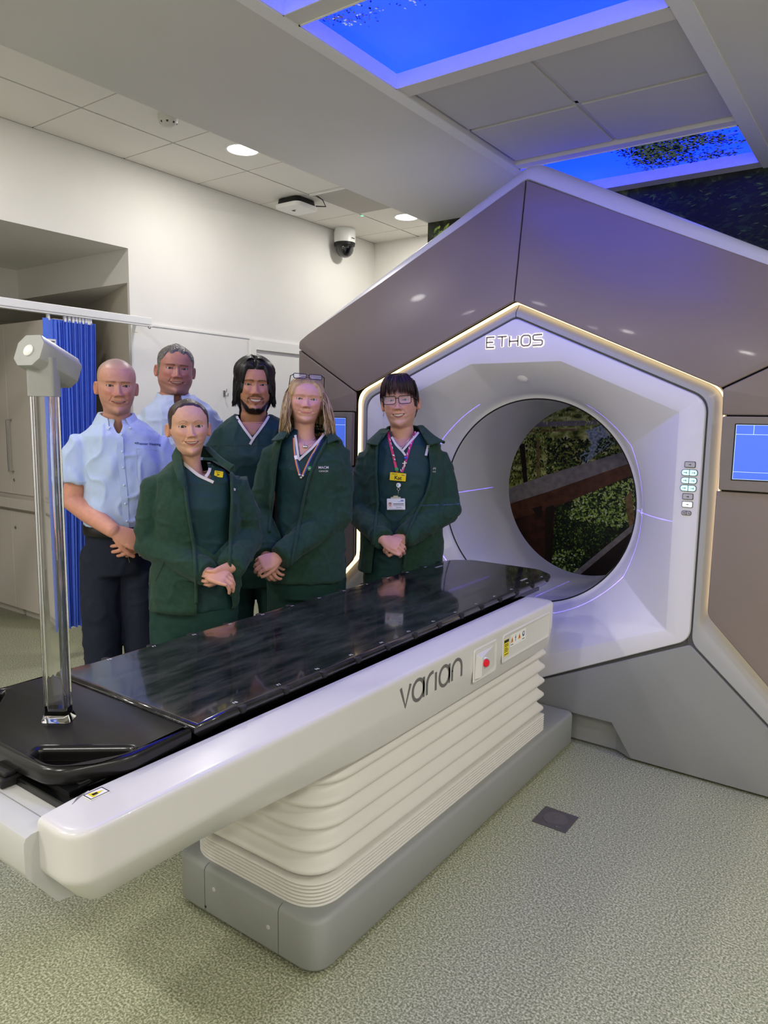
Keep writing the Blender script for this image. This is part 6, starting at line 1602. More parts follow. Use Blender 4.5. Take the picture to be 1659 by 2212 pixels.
# ------------------------------------------------------------------ fleece helper
def fleece(P, rings, arms, opening, edges, collar, seed, hem=None, seams=()):
    parts = [torso_parts(P, rings, n=2.6)]
    for k, rad in arms.items(): parts.append(sleeve(P, k, rad, 1.03))
    skip = [(P.J[k][1], P.J[k][2], arms[k][4] + .014) for k in arms]
    o = garment(P, 'fleece_jacket', parts, mfleece, .0068, 5, .011, (9, 9, 12), seed, cuts=[opening], skip=skip, key='fleece', label='dark green fleece jacket worn open', fine=.0016)
    for e in edges: P.roll('jacket_edge', e, .0065, ['fleece', 'top'], mfleece, .006, step=5)
    for e in seams: P.band('seam', e, .003, ['fleece'], mzip, .0015)
    for wd_, pts in collar:                              # collar flaps: rows of photo points with depth, lofted
        rows = [[P.L(*q) for q in row] for row in pts]
        n_ = 14; fin = []
        for r in rows:
            A_ = catmull([tuple(v) for v in r], n_); fin.append([tuple(v) for v in A_])
        F2 = catmull(np.array(fin).reshape(len(fin), -1), 9).reshape(9, n_, 3)
        nrm = np.cross(np.gradient(F2, axis=0), np.gradient(F2, axis=1)); nrm /= np.maximum(np.linalg.norm(nrm, axis=2, keepdims=True), 1e-9)
        top_ = F2 + nrm * .003; bot = F2 - nrm * .003
        ring = [np.concatenate([top_[i], bot[i][::-1]]).tolist() for i in range(9)]
        P.add('collar', *loft(ring, True, (True, True)), mfleece, angle=80)
    return o
# ------------------------------------------------------------------ 3: woman with hair tied back, in front
P3 = Person(415, 1100, 2.80, 'person in open green fleece, dark hair tied back, hands folded, in the front row')
def h3c(x, F, z, st, s2): return np.ones(x.shape + (3,)) * lin(66, 52, 42) * (1 + .45 * s2 + .3 * st)[..., None]
sp3 = dict(head=dict(chinpx=(416, 983), top=868, ipd=33.3, yaw=6, pitch=-1, roll=-2, skin=(212, 164, 138), flush=(204, 128, 112), flushk=.35, jaw=.92, neck=.92, ex=.0312,
    mw=.0265, smile=.0075, open=.0040, lipu=.0042, lipl=.0062, fold=.0022, lips=(178, 104, 98), eu=.0052, el=.0040, ew=.0140, brow=(.0017, .0050, .0185), browc=(72, 48, 38), browk=.85, browz=.0055, iris=(46, 34, 28), nose=.88, nosew=.9, apple=.007, lash=.0018, teethlow=.3, browr=.0015),
  torso=[(1000, 388, 458, .055, .065), (1012, 362, 484, .080, .088), (1034, 346, 502, .100, .10), (1090, 346, 504, .134, .105), (1160, 348, 498, .114, .10), (1230, 342, 506, .12, .115), (1306, 338, 510, .122, .12)], tgrow=-.004,
  arm_a=dict(j=[(340, 1052, 0.0), (326, 1172, .0), (444, 1236, -.19)], hand=dict(dir=(.85, -.42, -.16), back=(.2, -.6, .8), curl=(34, 40, 25), thumb=(.45, -.15), scale=.88)),
  arm_b=dict(j=[(508, 1052, 0.0), (536, 1158, .03), (500, 1224, -.17)], hand=dict(dir=(-.78, -.52, -.34), back=(.1, -.8, -.3), curl=(30, 40, 25), scale=.88)), armr=(.044, .039, .036, .026), hands=.95, **legs(.0, .80, .08, .09))
build_body(P3, sp3)
hair_shell(P3, lambda x, F, z, th, ax: (.0042 - .0022 * sstep(.6, 1.0, th)) * sstep(.196, .204, z + .008 * sstep(.2, .6, th) + .030 * sstep(.62, .95, th) + .055 * sstep(.95, 1.3, th) + .05 * sstep(1.5, 2.0, th)), h3c, rough=.0007, flow=(520, 10, 420), label='dark brown hair pulled back')
bun = [P3.H2L(np.array([0, -.125, .15]))]
P3.add('hair_bun', *chain([Vector(P3.H2L(np.array([0, -.105, .16]))), Vector(P3.H2L(np.array([0, -.14, .15])))], [.03, .028], 14), mhair, col=np.ones((600, 3)) * lin(56, 44, 36))
sc3 = [(1000, 388, 458, .055, .065), (1012, 362, 484, .080, .088), (1034, 346, 502, .100, .10), (1090, 346, 504, .134, .105), (1160, 348, 498, .114, .10), (1230, 342, 506, .12, .115), (1306, 338, 510, .122, .12)]
garment(P3, 'scrub_top', [torso_parts(P3, sc3), upper_sleeve(P3, 'a', [.045, .052, .055, .055], .5), upper_sleeve(P3, 'b', [.045, .052, .055, .055], .5)], mscrub, .007, 4, .006, (9, 9, 9), 31, key='top', cuts=[[(396, 1000), (430, 1028), (461, 1040), (452, 1012), (444, 985), (440, 960), (396, 960)]], label='dark green scrub top')
vneck(P3, [(396, 1000), (412, 1014), (430, 1028), (448, 1036), (461, 1042)], [(442, 985), (451, 1000), (455, 1012), (450, 1024), (444, 1030)], ['top', 'body'])
P3.band('yoke_seam', [(402, 1046), (440, 1048), (490, 1045)], .002, ['top'], mzip, .0015)
fl3 = [(996, 384, 462, .062, .075), (1006, 366, 482, .085, .095), (1028, 340, 508, .108, .112), (1090, 334, 518, .150, .12), (1160, 334, 515, .136, .12), (1230, 326, 520, .142, .13), (1306, 320, 518, .148, .135)]
fleece(P3, fl3, {'a': [.046, .058, .064, .066, .056, .046], 'b': [.046, .058, .062, .062, .054, .046]},
  [(392, 992), (398, 1030), (405, 1090), (420, 1180), (424, 1250), (424, 1330), (505, 1330), (497, 1230), (498, 1150), (502, 1080), (500, 1020), (470, 1002), (440, 985)],
  [[(392, 994), (398, 1030), (404, 1090), (419, 1180), (424, 1250), (424, 1304)], [(500, 1022), (502, 1080), (498, 1150), (496, 1210), (500, 1286)]],
  [(.05, [[(388, 962, -.02), (392, 990, -.075), (397, 1020, -.125), (401, 1044, -.142)], [(381, 968, -.02), (384, 998, -.085), (391, 1030, -.138), (397, 1052, -.15)], [(372, 985, -.02), (376, 1010, -.085), (384, 1034, -.14), (392, 1055, -.15)]]),
   (.05, [[(444, 970, -.01), (462, 988, -.07), (482, 1006, -.12), (496, 1016, -.145)], [(450, 964, -.01), (474, 986, -.08), (494, 1000, -.13), (506, 1006, -.15)], [(456, 972, -.01), (482, 994, -.07), (502, 1012, -.12), (506, 1018, -.14)]]),
   (.05, [[(386, 964, -.02), (384, 966, .06), (416, 962, .085), (446, 964, .06), (444, 968, -.01)], [(384, 988, -.03), (376, 990, .07), (416, 986, .105), (458, 988, .07), (458, 984, -.02)]])],
  33, seams=([(500, 1060), (497, 1120), (496, 1200)], [(407, 1060), (412, 1130), (420, 1200)], [(336, 1256), (352, 1222), (358, 1205)]))
trousers(P3, mscrubt, [(1296, 336, 512, .118, .12), (1330, 334, 514, .118, .125), (1360, 342, 506, .105, .115)], (.088, .084, .072, .07, .07), seed=34, label='dark green scrub trousers')
bg, f_ = badge(P3, 'name_badge', 472.5, 1024, .0165, .0115, ['top', 'fleece'], mbadge, rot=-8, off=.006, label='yellow name badge')
if bg:
    P3.add('badge_text', [f_(x - .002, y - .002, .0014) for x, y, z in text_mesh('Je', .012, off=.0003)[0]], text_mesh('Je', .012, off=.0003)[1], mbp, smooth=False, parent=bg)
    P3.add('badge_print', *join(([f_(-.013, .006, .0014), f_(.004, .006, .0014), f_(.004, .0075, .0014), f_(-.013, .0075, .0014)], [(0, 1, 2, 3)])), mbp, smooth=False, parent=bg)
P3.band('jacket_logo', [(503, 1056), (509, 1058)], .009, ['fleece'], mtrim, .002)
shoes(P3, mshoe, msole)
# ------------------------------------------------------------------ 4: bearded man in scrubs
P4 = Person(546, 960, 3.50, 'person in dark green scrub top with black hair, moustache and beard, in the back row')
def h4c(x, F, z, st, s2): return np.ones(x.shape + (3,)) * lin(22, 19, 18) * (1 + .5 * s2 + .3 * st)[..., None]
def beard4(x, F, z, ax, th, n2, n1):
    a = np.abs(th)
    jawl = sstep(.020, .012, z - 1.1 * np.maximum(ax - .026, 0) - .003 * n1) * sstep(-.016, -.006, z) * sstep(.02, .04, F)
    side = sstep(.0595, .064, ax) * sstep(.088, .06, z) * sstep(-.03, -.01, z)
    mous = np.exp(-((z - .0645 + .10 * np.maximum(ax - .006, 0) + .9 * np.maximum(ax - .024, 0)) / .0036) ** 2) * (ax < .033) * sstep(.001, .005, ax + .003)
    corner = np.exp(-((ax - .033) / .004) ** 2) * sstep(.062, .055, z) * sstep(.030, .04, z) * .6
    soul = np.exp(-(ax / .006) ** 2 - ((z - .031) / .0045) ** 2) * .8
    return np.clip(np.maximum.reduce([jawl * 1.15, side * 1.0, mous * .85, corner, soul]) * (F > -.03) * (.92 + .1 * n2), 0, 1)
sp4 = dict(head=dict(chinpx=(552, 890), top=779, ipd=30.3, yaw=4, pitch=0, roll=1, skin=(192, 138, 106), flush=(190, 110, 88), flushk=.35, jaw=1.06, neck=1.12, cheek=.003, beard=beard4, beardc=(22, 19, 18),
    mw=.0285, smile=.0075, open=.0052, lipu=.0042, lipl=.0066, fold=.003, lips=(166, 98, 88), eu=.0034, el=.0030, etilt=.12, brow=(.0042, .0022, .0215), browc=(34, 26, 22), browk=.9, iris=(24, 18, 15), nose=.9, nosew=1.18, apple=.009, teethlow=.75),
  torso=[(896, 508, 586, .065, .08), (908, 488, 612, .095, .10), (926, 470, 632, .115, .115), (985, 462, 640, .14, .12), (1060, 466, 636, .13, .115), (1130, 466, 636, .13, .12), (1190, 466, 636, .13, .125), (1220, 470, 632, .12, .12)], tgrow=-.004,
  arm_a=dict(j=[(478, 954, 0.02), (462, 1060, .04), (474, 1160, -.02)], hand=dict(dir=(.08, -.15, -1), back=(-1, -.2, 0), curl=(20, 25, 15))),
  arm_b=dict(j=[(626, 954, 0.02), (642, 1060, .05), (640, 1160, .02)], hand=dict(dir=(-.05, -.15, -1), back=(1, -.2, 0), curl=(20, 25, 15))), armr=(.052, .048, .043, .031), **legs(.01, .88, .085, .10))
build_body(P4, sp4)
def t4(x, F, z, th, ax):
    part = 1 - .75 * np.exp(-((x + .003) / .006) ** 2) * sstep(1.2, .3, th)
    hl = sstep(.176, .186, z + .10 * sstep(.42, .95, th) * 1.0 + .05 * sstep(1.0, 1.4, th) + .06 * sstep(1.5, 2.2, th))
    return (.008 + .013 * sstep(.13, .2, z) * sstep(.0, .5, th + .2) + .004 * sstep(.9, 1.4, th)) * part * hl
hr4 = hair_shell(P4, t4, h4c, rough=.0012, flow=(12, 420, 12), label='chin-length swept black hair')
rn = random.Random(4); paths = []
for k in range(520):
    sd = -1 if k % 2 else 1
    th = rn.uniform(.95, 2.9); z0 = rn.uniform(.10, .19); zl = rn.uniform(.018, .045) if th > 1.15 else rn.uniform(.06, .09)
    rr_ = .074 + rn.uniform(.003, .011); pts = []
    n = 7
    for i in range(n):
        t = i / (n - 1); z = z0 + (zl - z0) * t; fl_ = 1 + .10 * math.sin(t * math.pi) + (.10 + .10 * rn.random()) * max(0, t - .72) / .28
        tt = th + .12 * (1 - t) * -1 + .05 * math.sin(k + t * 4)
        pts.append(Vector(P4.H2L(np.array([sd * math.sin(tt) * rr_ * fl_, math.cos(tt) * rr_ * 1.18 * fl_ - .012, z]))))
    paths.append(pts)
strands(P4, paths, .0020, lambda i, n: lin(20, 17, 16) * rn.uniform(.6, 1.7), parent=hr4)
# swept fringe locks either side of the parting
paths = []
for k in range(240):
    sd = -1 if k % 2 else 1; u = rn.random(); pts = []
    for i in range(8):
        t = i / 7; x = sd * (.004 + (.066 + .010 * u) * t ** .9); zq = .222 + .014 * math.sin(min(1, t * 1.6) * math.pi * .5) * (1 - t * .2) - (.085 + .02 * u) * t ** 2.0 - .008 * u; Fq = .050 - .085 * u + .030 * math.sin(t * math.pi) - .03 * t
        pts.append(Vector(P4.H2L(np.array([x, Fq, zq]))))
    paths.append(pts)
strands(P4, paths, .0026, lambda i, n: lin(24, 21, 20) * rn.uniform(.6, 1.8), parent=hr4)
t4r = [(896, 508, 586, .065, .08), (908, 488, 612, .095, .10), (926, 470, 632, .115, .115), (985, 460, 642, .144, .122), (1060, 462, 640, .136, .12), (1130, 462, 640, .138, .122), (1215, 460, 642, .138, .13)]
garment(P4, 'scrub_top', [torso_parts(P4, t4r), upper_sleeve(P4, 'a', [.052, .066, .074, .078], .66), upper_sleeve(P4, 'b', [.052, .066, .074, .078], .66)], mscrub, .007, 5, .009, (9, 9, 8), 41, key='top', cuts=[[(508, 892), (520, 916), (544, 948), (562, 926), (584, 892), (580, 870), (510, 870)]], label='dark green V-neck scrub top')
vneck(P4, [(509, 892), (514, 906), (526, 924), (544, 948)], [(585, 890), (576, 908), (562, 928), (548, 946), (540, 960)], ['top', 'body'])
P4.band('yoke_seam', [(452, 964), (500, 962), (540, 962), (600, 964)], .002, ['top'], mzip, .0015)
trousers(P4, mscrubt, [(1200, 462, 640, .136, .128), (1230, 462, 640, .132, .13), (1260, 470, 634, .12, .125)], (.092, .088, .076, .072, .072), seed=44, label='dark green scrub trousers')
shoes(P4, mshoe, msole)
# ------------------------------------------------------------------ 5: blonde woman with glasses pushed up
P5 = Person(663, 1020, 3.20, 'person in green fleece with blonde hair, glasses pushed up and a rainbow lanyard')
def h5c(x, F, z, st, s2): 
    r_ = sstep(.15, .215, z)[..., None]; return (lin(186, 158, 116) * (1 - r_ * .45) + lin(128, 102, 74) * r_ * .45) * (1 + .3 * s2 + .3 * st)[..., None]
sp5 = dict(head=dict(chinpx=(660, 912), top=818, ipd=27.6, sxk=1.08, yaw=3, pitch=-3, roll=3, skin=(216, 164, 146), flush=(206, 124, 116), flushk=.5, jaw=.98, neck=.98, cheek=.002,
    mw=.0265, smile=.0045, open=.0, lipu=.0032, lipl=.0055, fold=.0018, lips=(186, 112, 108), eu=.0046, el=.0038, brow=(.0016, .0028, .0185), browc=(140, 100, 80), browk=.65, browz=.002, iris=(92, 100, 100), nose=.95, nosew=1.0, lash=.0012, lashk=.6, browr=.002),
  torso=[(926, 634, 694, .055, .065), (940, 612, 716, .085, .09), (958, 600, 728, .105, .10), (1010, 598, 730, .135, .105), (1080, 600, 726, .12, .10), (1150, 594, 732, .125, .115), (1230, 590, 738, .13, .125)], tgrow=-.004,
  arm_a=dict(j=[(594, 984, 0.0), (568, 1110, .0), (574, 1196, -.16)], hand=dict(dir=(.35, -.55, -.62), back=(-.5, -.8, .35), curl=(35, 45, 25), scale=.92)),
  arm_b=dict(j=[(728, 984, 0.0), (728, 1112, -.04), (606, 1202, -.24)], hand=dict(dir=(-.85, -.25, -.28), back=(-.2, -.9, .4), curl=(35, 45, 25), scale=.92)), armr=(.045, .040, .036, .026), **legs(.0, .83, .085, .10))
build_body(P5, sp5)
hr5 = hair_shell(P5, lambda x, F, z, th, ax: (.006 + .006 * sstep(.16, .2, z)) * sstep(.190, .202, z + .014 * sstep(.0, .3, x) * 0 + .020 * sstep(.30, .62, th) + .045 * sstep(.62, .9, th) + .06 * sstep(.95, 1.3, th) + .05 * sstep(1.5, 2.0, th)), h5c, rough=.0010, flow=(14, 420, 14), label='shoulder-length blonde hair')
paths = []; rn = random.Random(5)
for k in range(900):
    sd = -1 if k % 2 else 1; th = rn.uniform(.98, 2.95); u = rn.random(); pts = []; z0 = .185 - .05 * rn.random(); zl = -.085 + .035 * rn.random() + (.02 if th < 1.2 else 0)
    rr_ = .077 + .014 * u
    for i in range(10):
        t = i / 9; z = z0 + (zl - z0) * t
        fl_ = (.84 + .16 * min(1, t * 4)) + (.12 if sd < 0 else .30) * math.sin(min(1, t * 1.15) * math.pi * .62) + (.10 * u) * t + (.24 if sd > 0 else .06) * t * t
        tt = th - .10 * math.sin(t * math.pi) + .09 * math.sin(k * 1.7 + t * 5) + (.25 * max(0, t - .7) / .3) * (-1 if u < .5 else .3)
        pts.append(Vector(P5.H2L(np.array([sd * math.sin(tt) * rr_ * fl_, math.cos(tt) * rr_ * 1.12 * fl_ - .010, z]))))
    paths.append(pts)
def c5(i, n): return lin(*rn.choice(((206, 180, 136), (188, 158, 112), (164, 134, 94), (216, 194, 156), (138, 110, 78)))) * rn.uniform(.8, 1.15)
strands(P5, paths, .0023, c5, parent=hr5, seg=4)
paths = []
for k in range(260):                                    # side-swept top locks from the parting
    sd = -1 if k % 3 == 0 else 1; u = rn.random(); pts = []
    for i in range(8):
        t = i / 7; x = -.012 + sd * (.078 + .006 * u) * t ** .9; zq = .229 - .006 * u + .002 * math.sin(t * math.pi) - .078 * t ** 1.8; Fq = .052 - .11 * u - .035 * t + .012 * math.sin(t * math.pi)
        pts.append(Vector(P5.H2L(np.array([x, Fq, zq]))))
    paths.append(pts)
strands(P5, paths, .0023, c5, parent=hr5, seg=4)
sc5 = [(926, 634, 694, .055, .065), (940, 612, 716, .085, .09), (958, 598, 730, .107, .102), (1010, 594, 734, .140, .108), (1080, 596, 730, .126, .105), (1150, 590, 736, .132, .12), (1235, 586, 742, .136, .13)]
garment(P5, 'scrub_top', [torso_parts(P5, sc5), upper_sleeve(P5, 'a', [.045, .052, .055, .055], .5), upper_sleeve(P5, 'b', [.045, .052, .055, .055], .5)], mscrub, .007, 4, .006, (9, 9, 9), 51, key='top', cuts=[[(640, 930), (643, 960), (646, 990), (664, 976), (688, 952), (702, 934), (690, 915), (640, 915)]], label='dark green scrub top')
vneck(P5, [(638, 940), (642, 970), (645, 992)], [(703, 934), (690, 950), (674, 968), (656, 984), (645, 994)], ['top', 'body'], .010)
P5.band('yoke_seam', [(600, 992), (645, 996), (690, 990)], .002, ['top'], mzip, .0015)
fl5 = [(924, 630, 698, .062, .075), (934, 614, 714, .09, .095), (952, 592, 736, .115, .112), (1010, 582, 746, .152, .122), (1080, 582, 744, .146, .12), (1150, 576, 746, .150, .13), (1246, 568, 746, .156, .14)]
fleece(P5, fl5, {'a': [.048, .060, .066, .066, .058, .048], 'b': [.048, .060, .068, .070, .060, .050]},
  [(632, 926), (608, 952), (596, 1000), (588, 1080), (582, 1140), (580, 1190), (600, 1192), (640, 1168), (656, 1080), (672, 1020), (700, 964), (710, 938), (690, 915), (640, 915)],
  [[(606, 950), (596, 1000), (588, 1080), (582, 1150)], [(704, 955), (684, 992), (668, 1030), (656, 1080), (640, 1165), (622, 1250)]],
  [(.05, [[(632, 922, -.02), (622, 934, -.08), (612, 948, -.12)], [(620, 924, -.01), (604, 936, -.08), (596, 952, -.125)], [(612, 934, .0), (596, 944, -.06), (586, 952, -.11)]]),
   (.05, [[(696, 924, -.01), (706, 938, -.08), (708, 958, -.13)], [(706, 924, .0), (722, 938, -.07), (730, 950, -.115)], [(712, 934, .01), (730, 946, -.04), (734, 956, -.09)]]),
   (.05, [[(634, 924, -.02), (636, 918, .06), (664, 914, .085), (694, 918, .06), (698, 926, -.01)], [(622, 936, -.02), (626, 934, .07), (664, 930, .105), (706, 934, .07), (712, 938, -.01)]])],
  53, seams=([(600, 990), (590, 1060), (584, 1130)], [(694, 985), (672, 1040), (660, 1090)]))
trousers(P5, mscrubt, [(1225, 584, 744, .135, .13), (1255, 580, 746, .135, .135), (1285, 590, 738, .12, .125)], (.092, .088, .074, .07, .07), seed=54, label='dark green scrub trousers')
# lanyard
mlan = mat('lanyard_rainbow', (200, 60, 40), 0.6, vcol='Col'); stripes = [lin(*c) for c in ((206, 60, 40), (226, 150, 60), (226, 210, 110), (70, 130, 90), (60, 80, 170), (92, 60, 140))]
def lan_col(n): return np.array([stripes[(i // 2) % 6] if False else (stripes[0] if i % 2 else stripes[4]) * .8 + .2 * stripes[2] for i in range(n)])
for off_, c_ in ((0, (206, 70, 44)), (1.6, (224, 186, 90)), (3.2, (70, 120, 170)), (4.8, (84, 64, 140))):
    mm = mat('lanyard_stripe', c_, 0.6, noise=.05)
    P5.band('lanyard_stripe', [(633.5 + off_, 946), (634 + off_, 968), (638 + off_, 1000), (646 + off_, 1028)], .0036, ['top', 'body'], mm, .004); P5.band('lanyard_stripe', [(697 + off_ * .7, 935), (686 + off_ * .7, 960), (668 + off_ * .8, 990), (651 + off_, 1028)], .0036, ['top', 'body'], mm, .005)
dots2(P5, 'lanyard_clip', [(650, 1032), (647, 1026), (654, 1028)], .006, ['top'], MATS['steel'], .008)
P5.band('safety_buckle', [(638, 984), (640, 992)], .012, ['top', 'body'], MATS['white_plastic'], .008)
bg, f_ = badge(P5, 'round_badge', 669, 1012, .0095, .0095, ['top', 'fleece'], mat('badge_green', (46, 150, 84), .4, noise=.03), off=.007, r=.009, label='round green badge')
if bg: P5.add('badge_print', *join(([f_(-.004, -.002, .0014), f_(.004, -.002, .0014), f_(.004, .002, .0014), f_(-.004, .002, .0014)], [(0, 1, 2, 3)])), mtrim, smooth=False, parent=bg)
decal_text(P5, 'MACM', 699, 1010, .0155, ['fleece'], mtrim, off=.003); decal_text(P5, 'CANCER', 699, 1018, .0105, ['fleece'], mtrim, off=.003)
P5.roll('necklace', [(648, 944), (654, 956), (660, 964), (668, 958), (682, 944)], .0009, ['body', 'top'], mgold, .003, step=3); dots2(P5, 'pendant', [(657, 965), (661.5, 965)], .0055, ['body', 'top'], MATS['steel'], .005)
shoes(P5, mshoe, msole)
# glasses builder: head template coordinates
def glasses(P, xc, zc, Ff, w_, h_, lift, drop, bridge=.009, r=.0016, tz=None):
    H = lambda x, F, z: Vector(P.H2L(np.array([x, F, z])))
    g = None
    for sd in (-1, 1):
        o_ = round_poly([(-w_, -h_), (w_, -h_), (w_, h_), (-w_, h_)], [h_ * .8, h_ * .7, h_ * .5, h_ * .4] if sd > 0 else [h_ * .7, h_ * .8, h_ * .4, h_ * .5], 5)
        cx = sd * (xc); ring_ = [H(cx + a, Ff - .10 * abs(cx + a) ** 1.0 * .25 + lift * b, zc + b) for a, b in o_]
        v, f = tube(ring_ + [ring_[0], ring_[1]], r, 8); 
        fr_ = P.add('glasses' if g is None else 'rim', v, f, mframe, parent=g, label='dark framed glasses' if g is None else None); g = g or fr_
        P.add('lens', ring_, [tuple(range(len(ring_)))], mlens, parent=g, smooth=False)
        ox = sd * (xc + w_); P.add('temple_arm', *tube([H(ox, Ff - .005, zc + h_ * .55), H(sd * .074, Ff - .02, zc + h_ * .5 + drop * .1), H(sd * .079, .005, zc + h_ * .2 + drop)], [r * 1.2, r * 1.2, r], 8), mframe, parent=g)
    P.add('bridge', *tube([H(-(xc - w_), Ff, zc + h_ * .35), H(0, Ff + .004, zc + h_ * .55), H(xc - w_, Ff, zc + h_ * .35)], r, 8), mframe, parent=g)
    return g
glasses(P5, .034, .225, .074, .0275, .0125, -.5, -.055)
dots2(P5, 'earring', [], .004, ['body'], mgold, .002)
er = P5.H2L(np.array([.080, -.008, .068])); P5.add('earring', *tube([Vector(er) + Vector((0, -.006 * math.cos(t), .006 * math.sin(t))) for t in (k * math.pi / 6 for k in range(12))], .0012, 6), mgold)
# ------------------------------------------------------------------ 6: woman with fringe, glasses and pink lanyard
P6 = Person(868, 1020, 3.55, 'person in green fleece with dark fringe, black glasses and pink lanyard with badges')
def h6c(x, F, z, st, s2): return np.ones(x.shape + (3,)) * lin(40, 24, 26) * (1 + .5 * s2 + .4 * st)[..., None]
sp6 = dict(head=dict(chinpx=(862, 921), top=814, ipd=31.0, sxk=.97, yaw=-7, pitch=-2, roll=-4, skin=(214, 164, 142), flush=(208, 130, 124), flushk=.45, jaw=1.0, neck=1.08, cheek=.003,
    mw=.027, smile=.0065, open=.0048, lipu=.0034, lipl=.0055, fold=.003, lips=(172, 104, 96), eu=.0044, el=.0036, brow=(.0018, .0024, .0185), browc=(96, 68, 56), browk=.6, iris=(90, 92, 84), nose=.95, nosew=1.05, lash=.0010, lashk=.5, teethlow=.65),
  torso=[(930, 838, 904, .06, .07), (944, 812, 930, .09, .095), (962, 800, 944, .115, .11), (1020, 794, 950, .148, .118), (1090, 798, 946, .14, .115), (1150, 796, 948, .145, .125), (1230, 792, 952, .145, .13)], tgrow=-.004,
  arm_a=dict(j=[(796, 994, 0.0), (778, 1106, -.02), (826, 1164, -.24)], hand=dict(dir=(.80, -.35, -.22), back=(.2, -.85, .5), curl=(40, 50, 30), thumb=(.45, 0), scale=.95)),
  arm_b=dict(j=[(944, 994, 0.0), (966, 1098, -.02), (876, 1160, -.23)], hand=dict(dir=(-.80, -.10, -.30), back=(-.2, -.6, .5), curl=(40, 50, 30), scale=.95)), armr=(.048, .042, .038, .027), **legs(.0, .84, .09, .10))
build_body(P6, sp6)
hr6 = hair_shell(P6, lambda x, F, z, th, ax: (.005 + .006 * sstep(.17, .21, z)) * sstep(.188, .200, z + .020 * sstep(.2, .6, th) + .035 * sstep(.6, .9, th) + .05 * sstep(.9, 1.25, th) + .05 * sstep(1.5, 2.0, th)), h6c, rough=.0010, flow=(480, 12, 60), label='dark brown hair with a fringe')
paths = []; rn = random.Random(6)
for k in range(150):                                    # fringe falling from the crown
    u = rn.uniform(-1, 1); a = u * .95; cl = math.floor(u * 7) / 7; u = u * .55 + (cl + .07) * .45; a = u * .95; ln_ = .050 - .030 * rn.random() ** 1.5 * (1 - abs(u)) + .024 * abs(u) ** 2; w0 = rn.uniform(-.010, .010); pts = []
    for i in range(8):
        t = i / 7; th = a * (.75 + .35 * t); rr_ = .045 + .052 * min(1, t * 1.5) ** .6
        zq = .231 - .012 * t - (.05 + ln_ * .72) * t ** 2.1
        pts.append(Vector(P6.H2L(np.array([math.sin(th) * rr_ * .90 + w0 * t, .004 + math.cos(th) * rr_ * 1.03, zq]))))
    paths.append(pts)
for k in range(50):                                     # longer wisps in front of the ears
    sd = -1 if k % 2 else 1; u = rn.random(); pts = []
    for i in range(7):
        t = i / 6; pts.append(Vector(P6.H2L(np.array([sd * (.066 + .016 * math.sin(t * 2) + .003 * u), .045 - .03 * u + .005 * t, .20 - (.085 + .02 * u) * t]))))
    paths.append(pts)
def c6(i, n): return lin(*rn.choice(((40, 22, 26), (58, 34, 36), (26, 16, 18), (70, 42, 42)))) * rn.uniform(.7, 1.2)
strands(P6, paths, .0027, c6, parent=hr6)
tail = [Vector(P6.H2L(np.array([.0, -.11, .15]))), Vector(P6.H2L(np.array([.0, -.15, .12]))), Vector(P6.H2L(np.array([.0, -.15, .02]))), Vector(P6.H2L(np.array([0, -.14, -.05])))]
P6.add('ponytail', *chain(tail, [.02, .026, .022, .008], 12), mhair, parent=hr6, col=np.ones((600, 3)) * lin(38, 24, 26))
glasses(P6, .0335, .1125, .1065, .0265, .0165, .0, -.002, r=.0017)
sc6 = [(930, 838, 904, .06, .07), (944, 812, 930, .09, .095), (962, 798, 946, .117, .112), (1020, 790, 954, .153, .12), (1090, 794, 950, .146, .12), (1150, 792, 952, .152, .13), (1236, 788, 956, .152, .135)]
garment(P6, 'scrub_top', [torso_parts(P6, sc6), upper_sleeve(P6, 'a', [.047, .055, .058, .058], .5), upper_sleeve(P6, 'b', [.047, .055, .058, .058], .5)], mscrub, .007, 4, .006, (9, 9, 9), 61, key='top', cuts=[[(844, 940), (852, 958), (868, 973), (884, 956), (906, 930), (890, 918), (840, 918)]], label='dark green scrub top')
vneck(P6, [(846, 944), (856, 962), (869, 974), (876, 984)], [(910, 926), (898, 942), (884, 957), (869, 974)], ['top', 'body'], .010)
P6.band('yoke_seam', [(828, 984), (870, 988), (930, 984)], .002, ['top'], mzip, .0015)
fl6 = [(928, 834, 908, .066, .08), (938, 812, 930, .095, .10), (956, 792, 950, .125, .12), (1020, 780, 962, .164, .132), (1090, 782, 958, .162, .13), (1150, 780, 956, .160, .14), (1230, 774, 954, .156, .148)]
fleece(P6, fl6, {'a': [.050, .063, .070, .070, .060, .050], 'b': [.050, .063, .070, .072, .062, .052]},
  [(838, 930), (816, 962), (812, 1020), (816, 1090), (810, 1150), (800, 1245), (868, 1245), (872, 1170), (884, 1110), (916, 1080), (932, 1020), (928, 970), (910, 928), (890, 912), (840, 912)],
  [[(814, 962), (812, 1020), (816, 1090), (808, 1160), (800, 1236)], [(928, 968), (933, 1020), (926, 1060), (906, 1096), (880, 1150), (872, 1228)]],
  [(.05, [[(836, 926, -.01), (826, 942, -.08), (816, 962, -.13)], [(822, 928, .0), (806, 946, -.07), (800, 960, -.12)], [(814, 936, .01), (798, 950, -.05), (792, 958, -.1)]]),
   (.05, [[(902, 920, -.01), (914, 942, -.09), (928, 962, -.14)], [(914, 920, .0), (936, 940, -.07), (958, 954, -.11)], [(918, 928, .01), (940, 948, -.05), (960, 958, -.09)]]),
   (.05, [[(838, 928, -.02), (838, 922, .06), (868, 916, .09), (898, 920, .06), (904, 924, -.01)], [(824, 940, -.02), (826, 938, .07), (868, 934, .11), (910, 938, .07), (918, 936, -.01)]])],
  63, seams=([(815, 980), (814, 1060), (812, 1130)], [(931, 980), (930, 1040), (912, 1084)]))
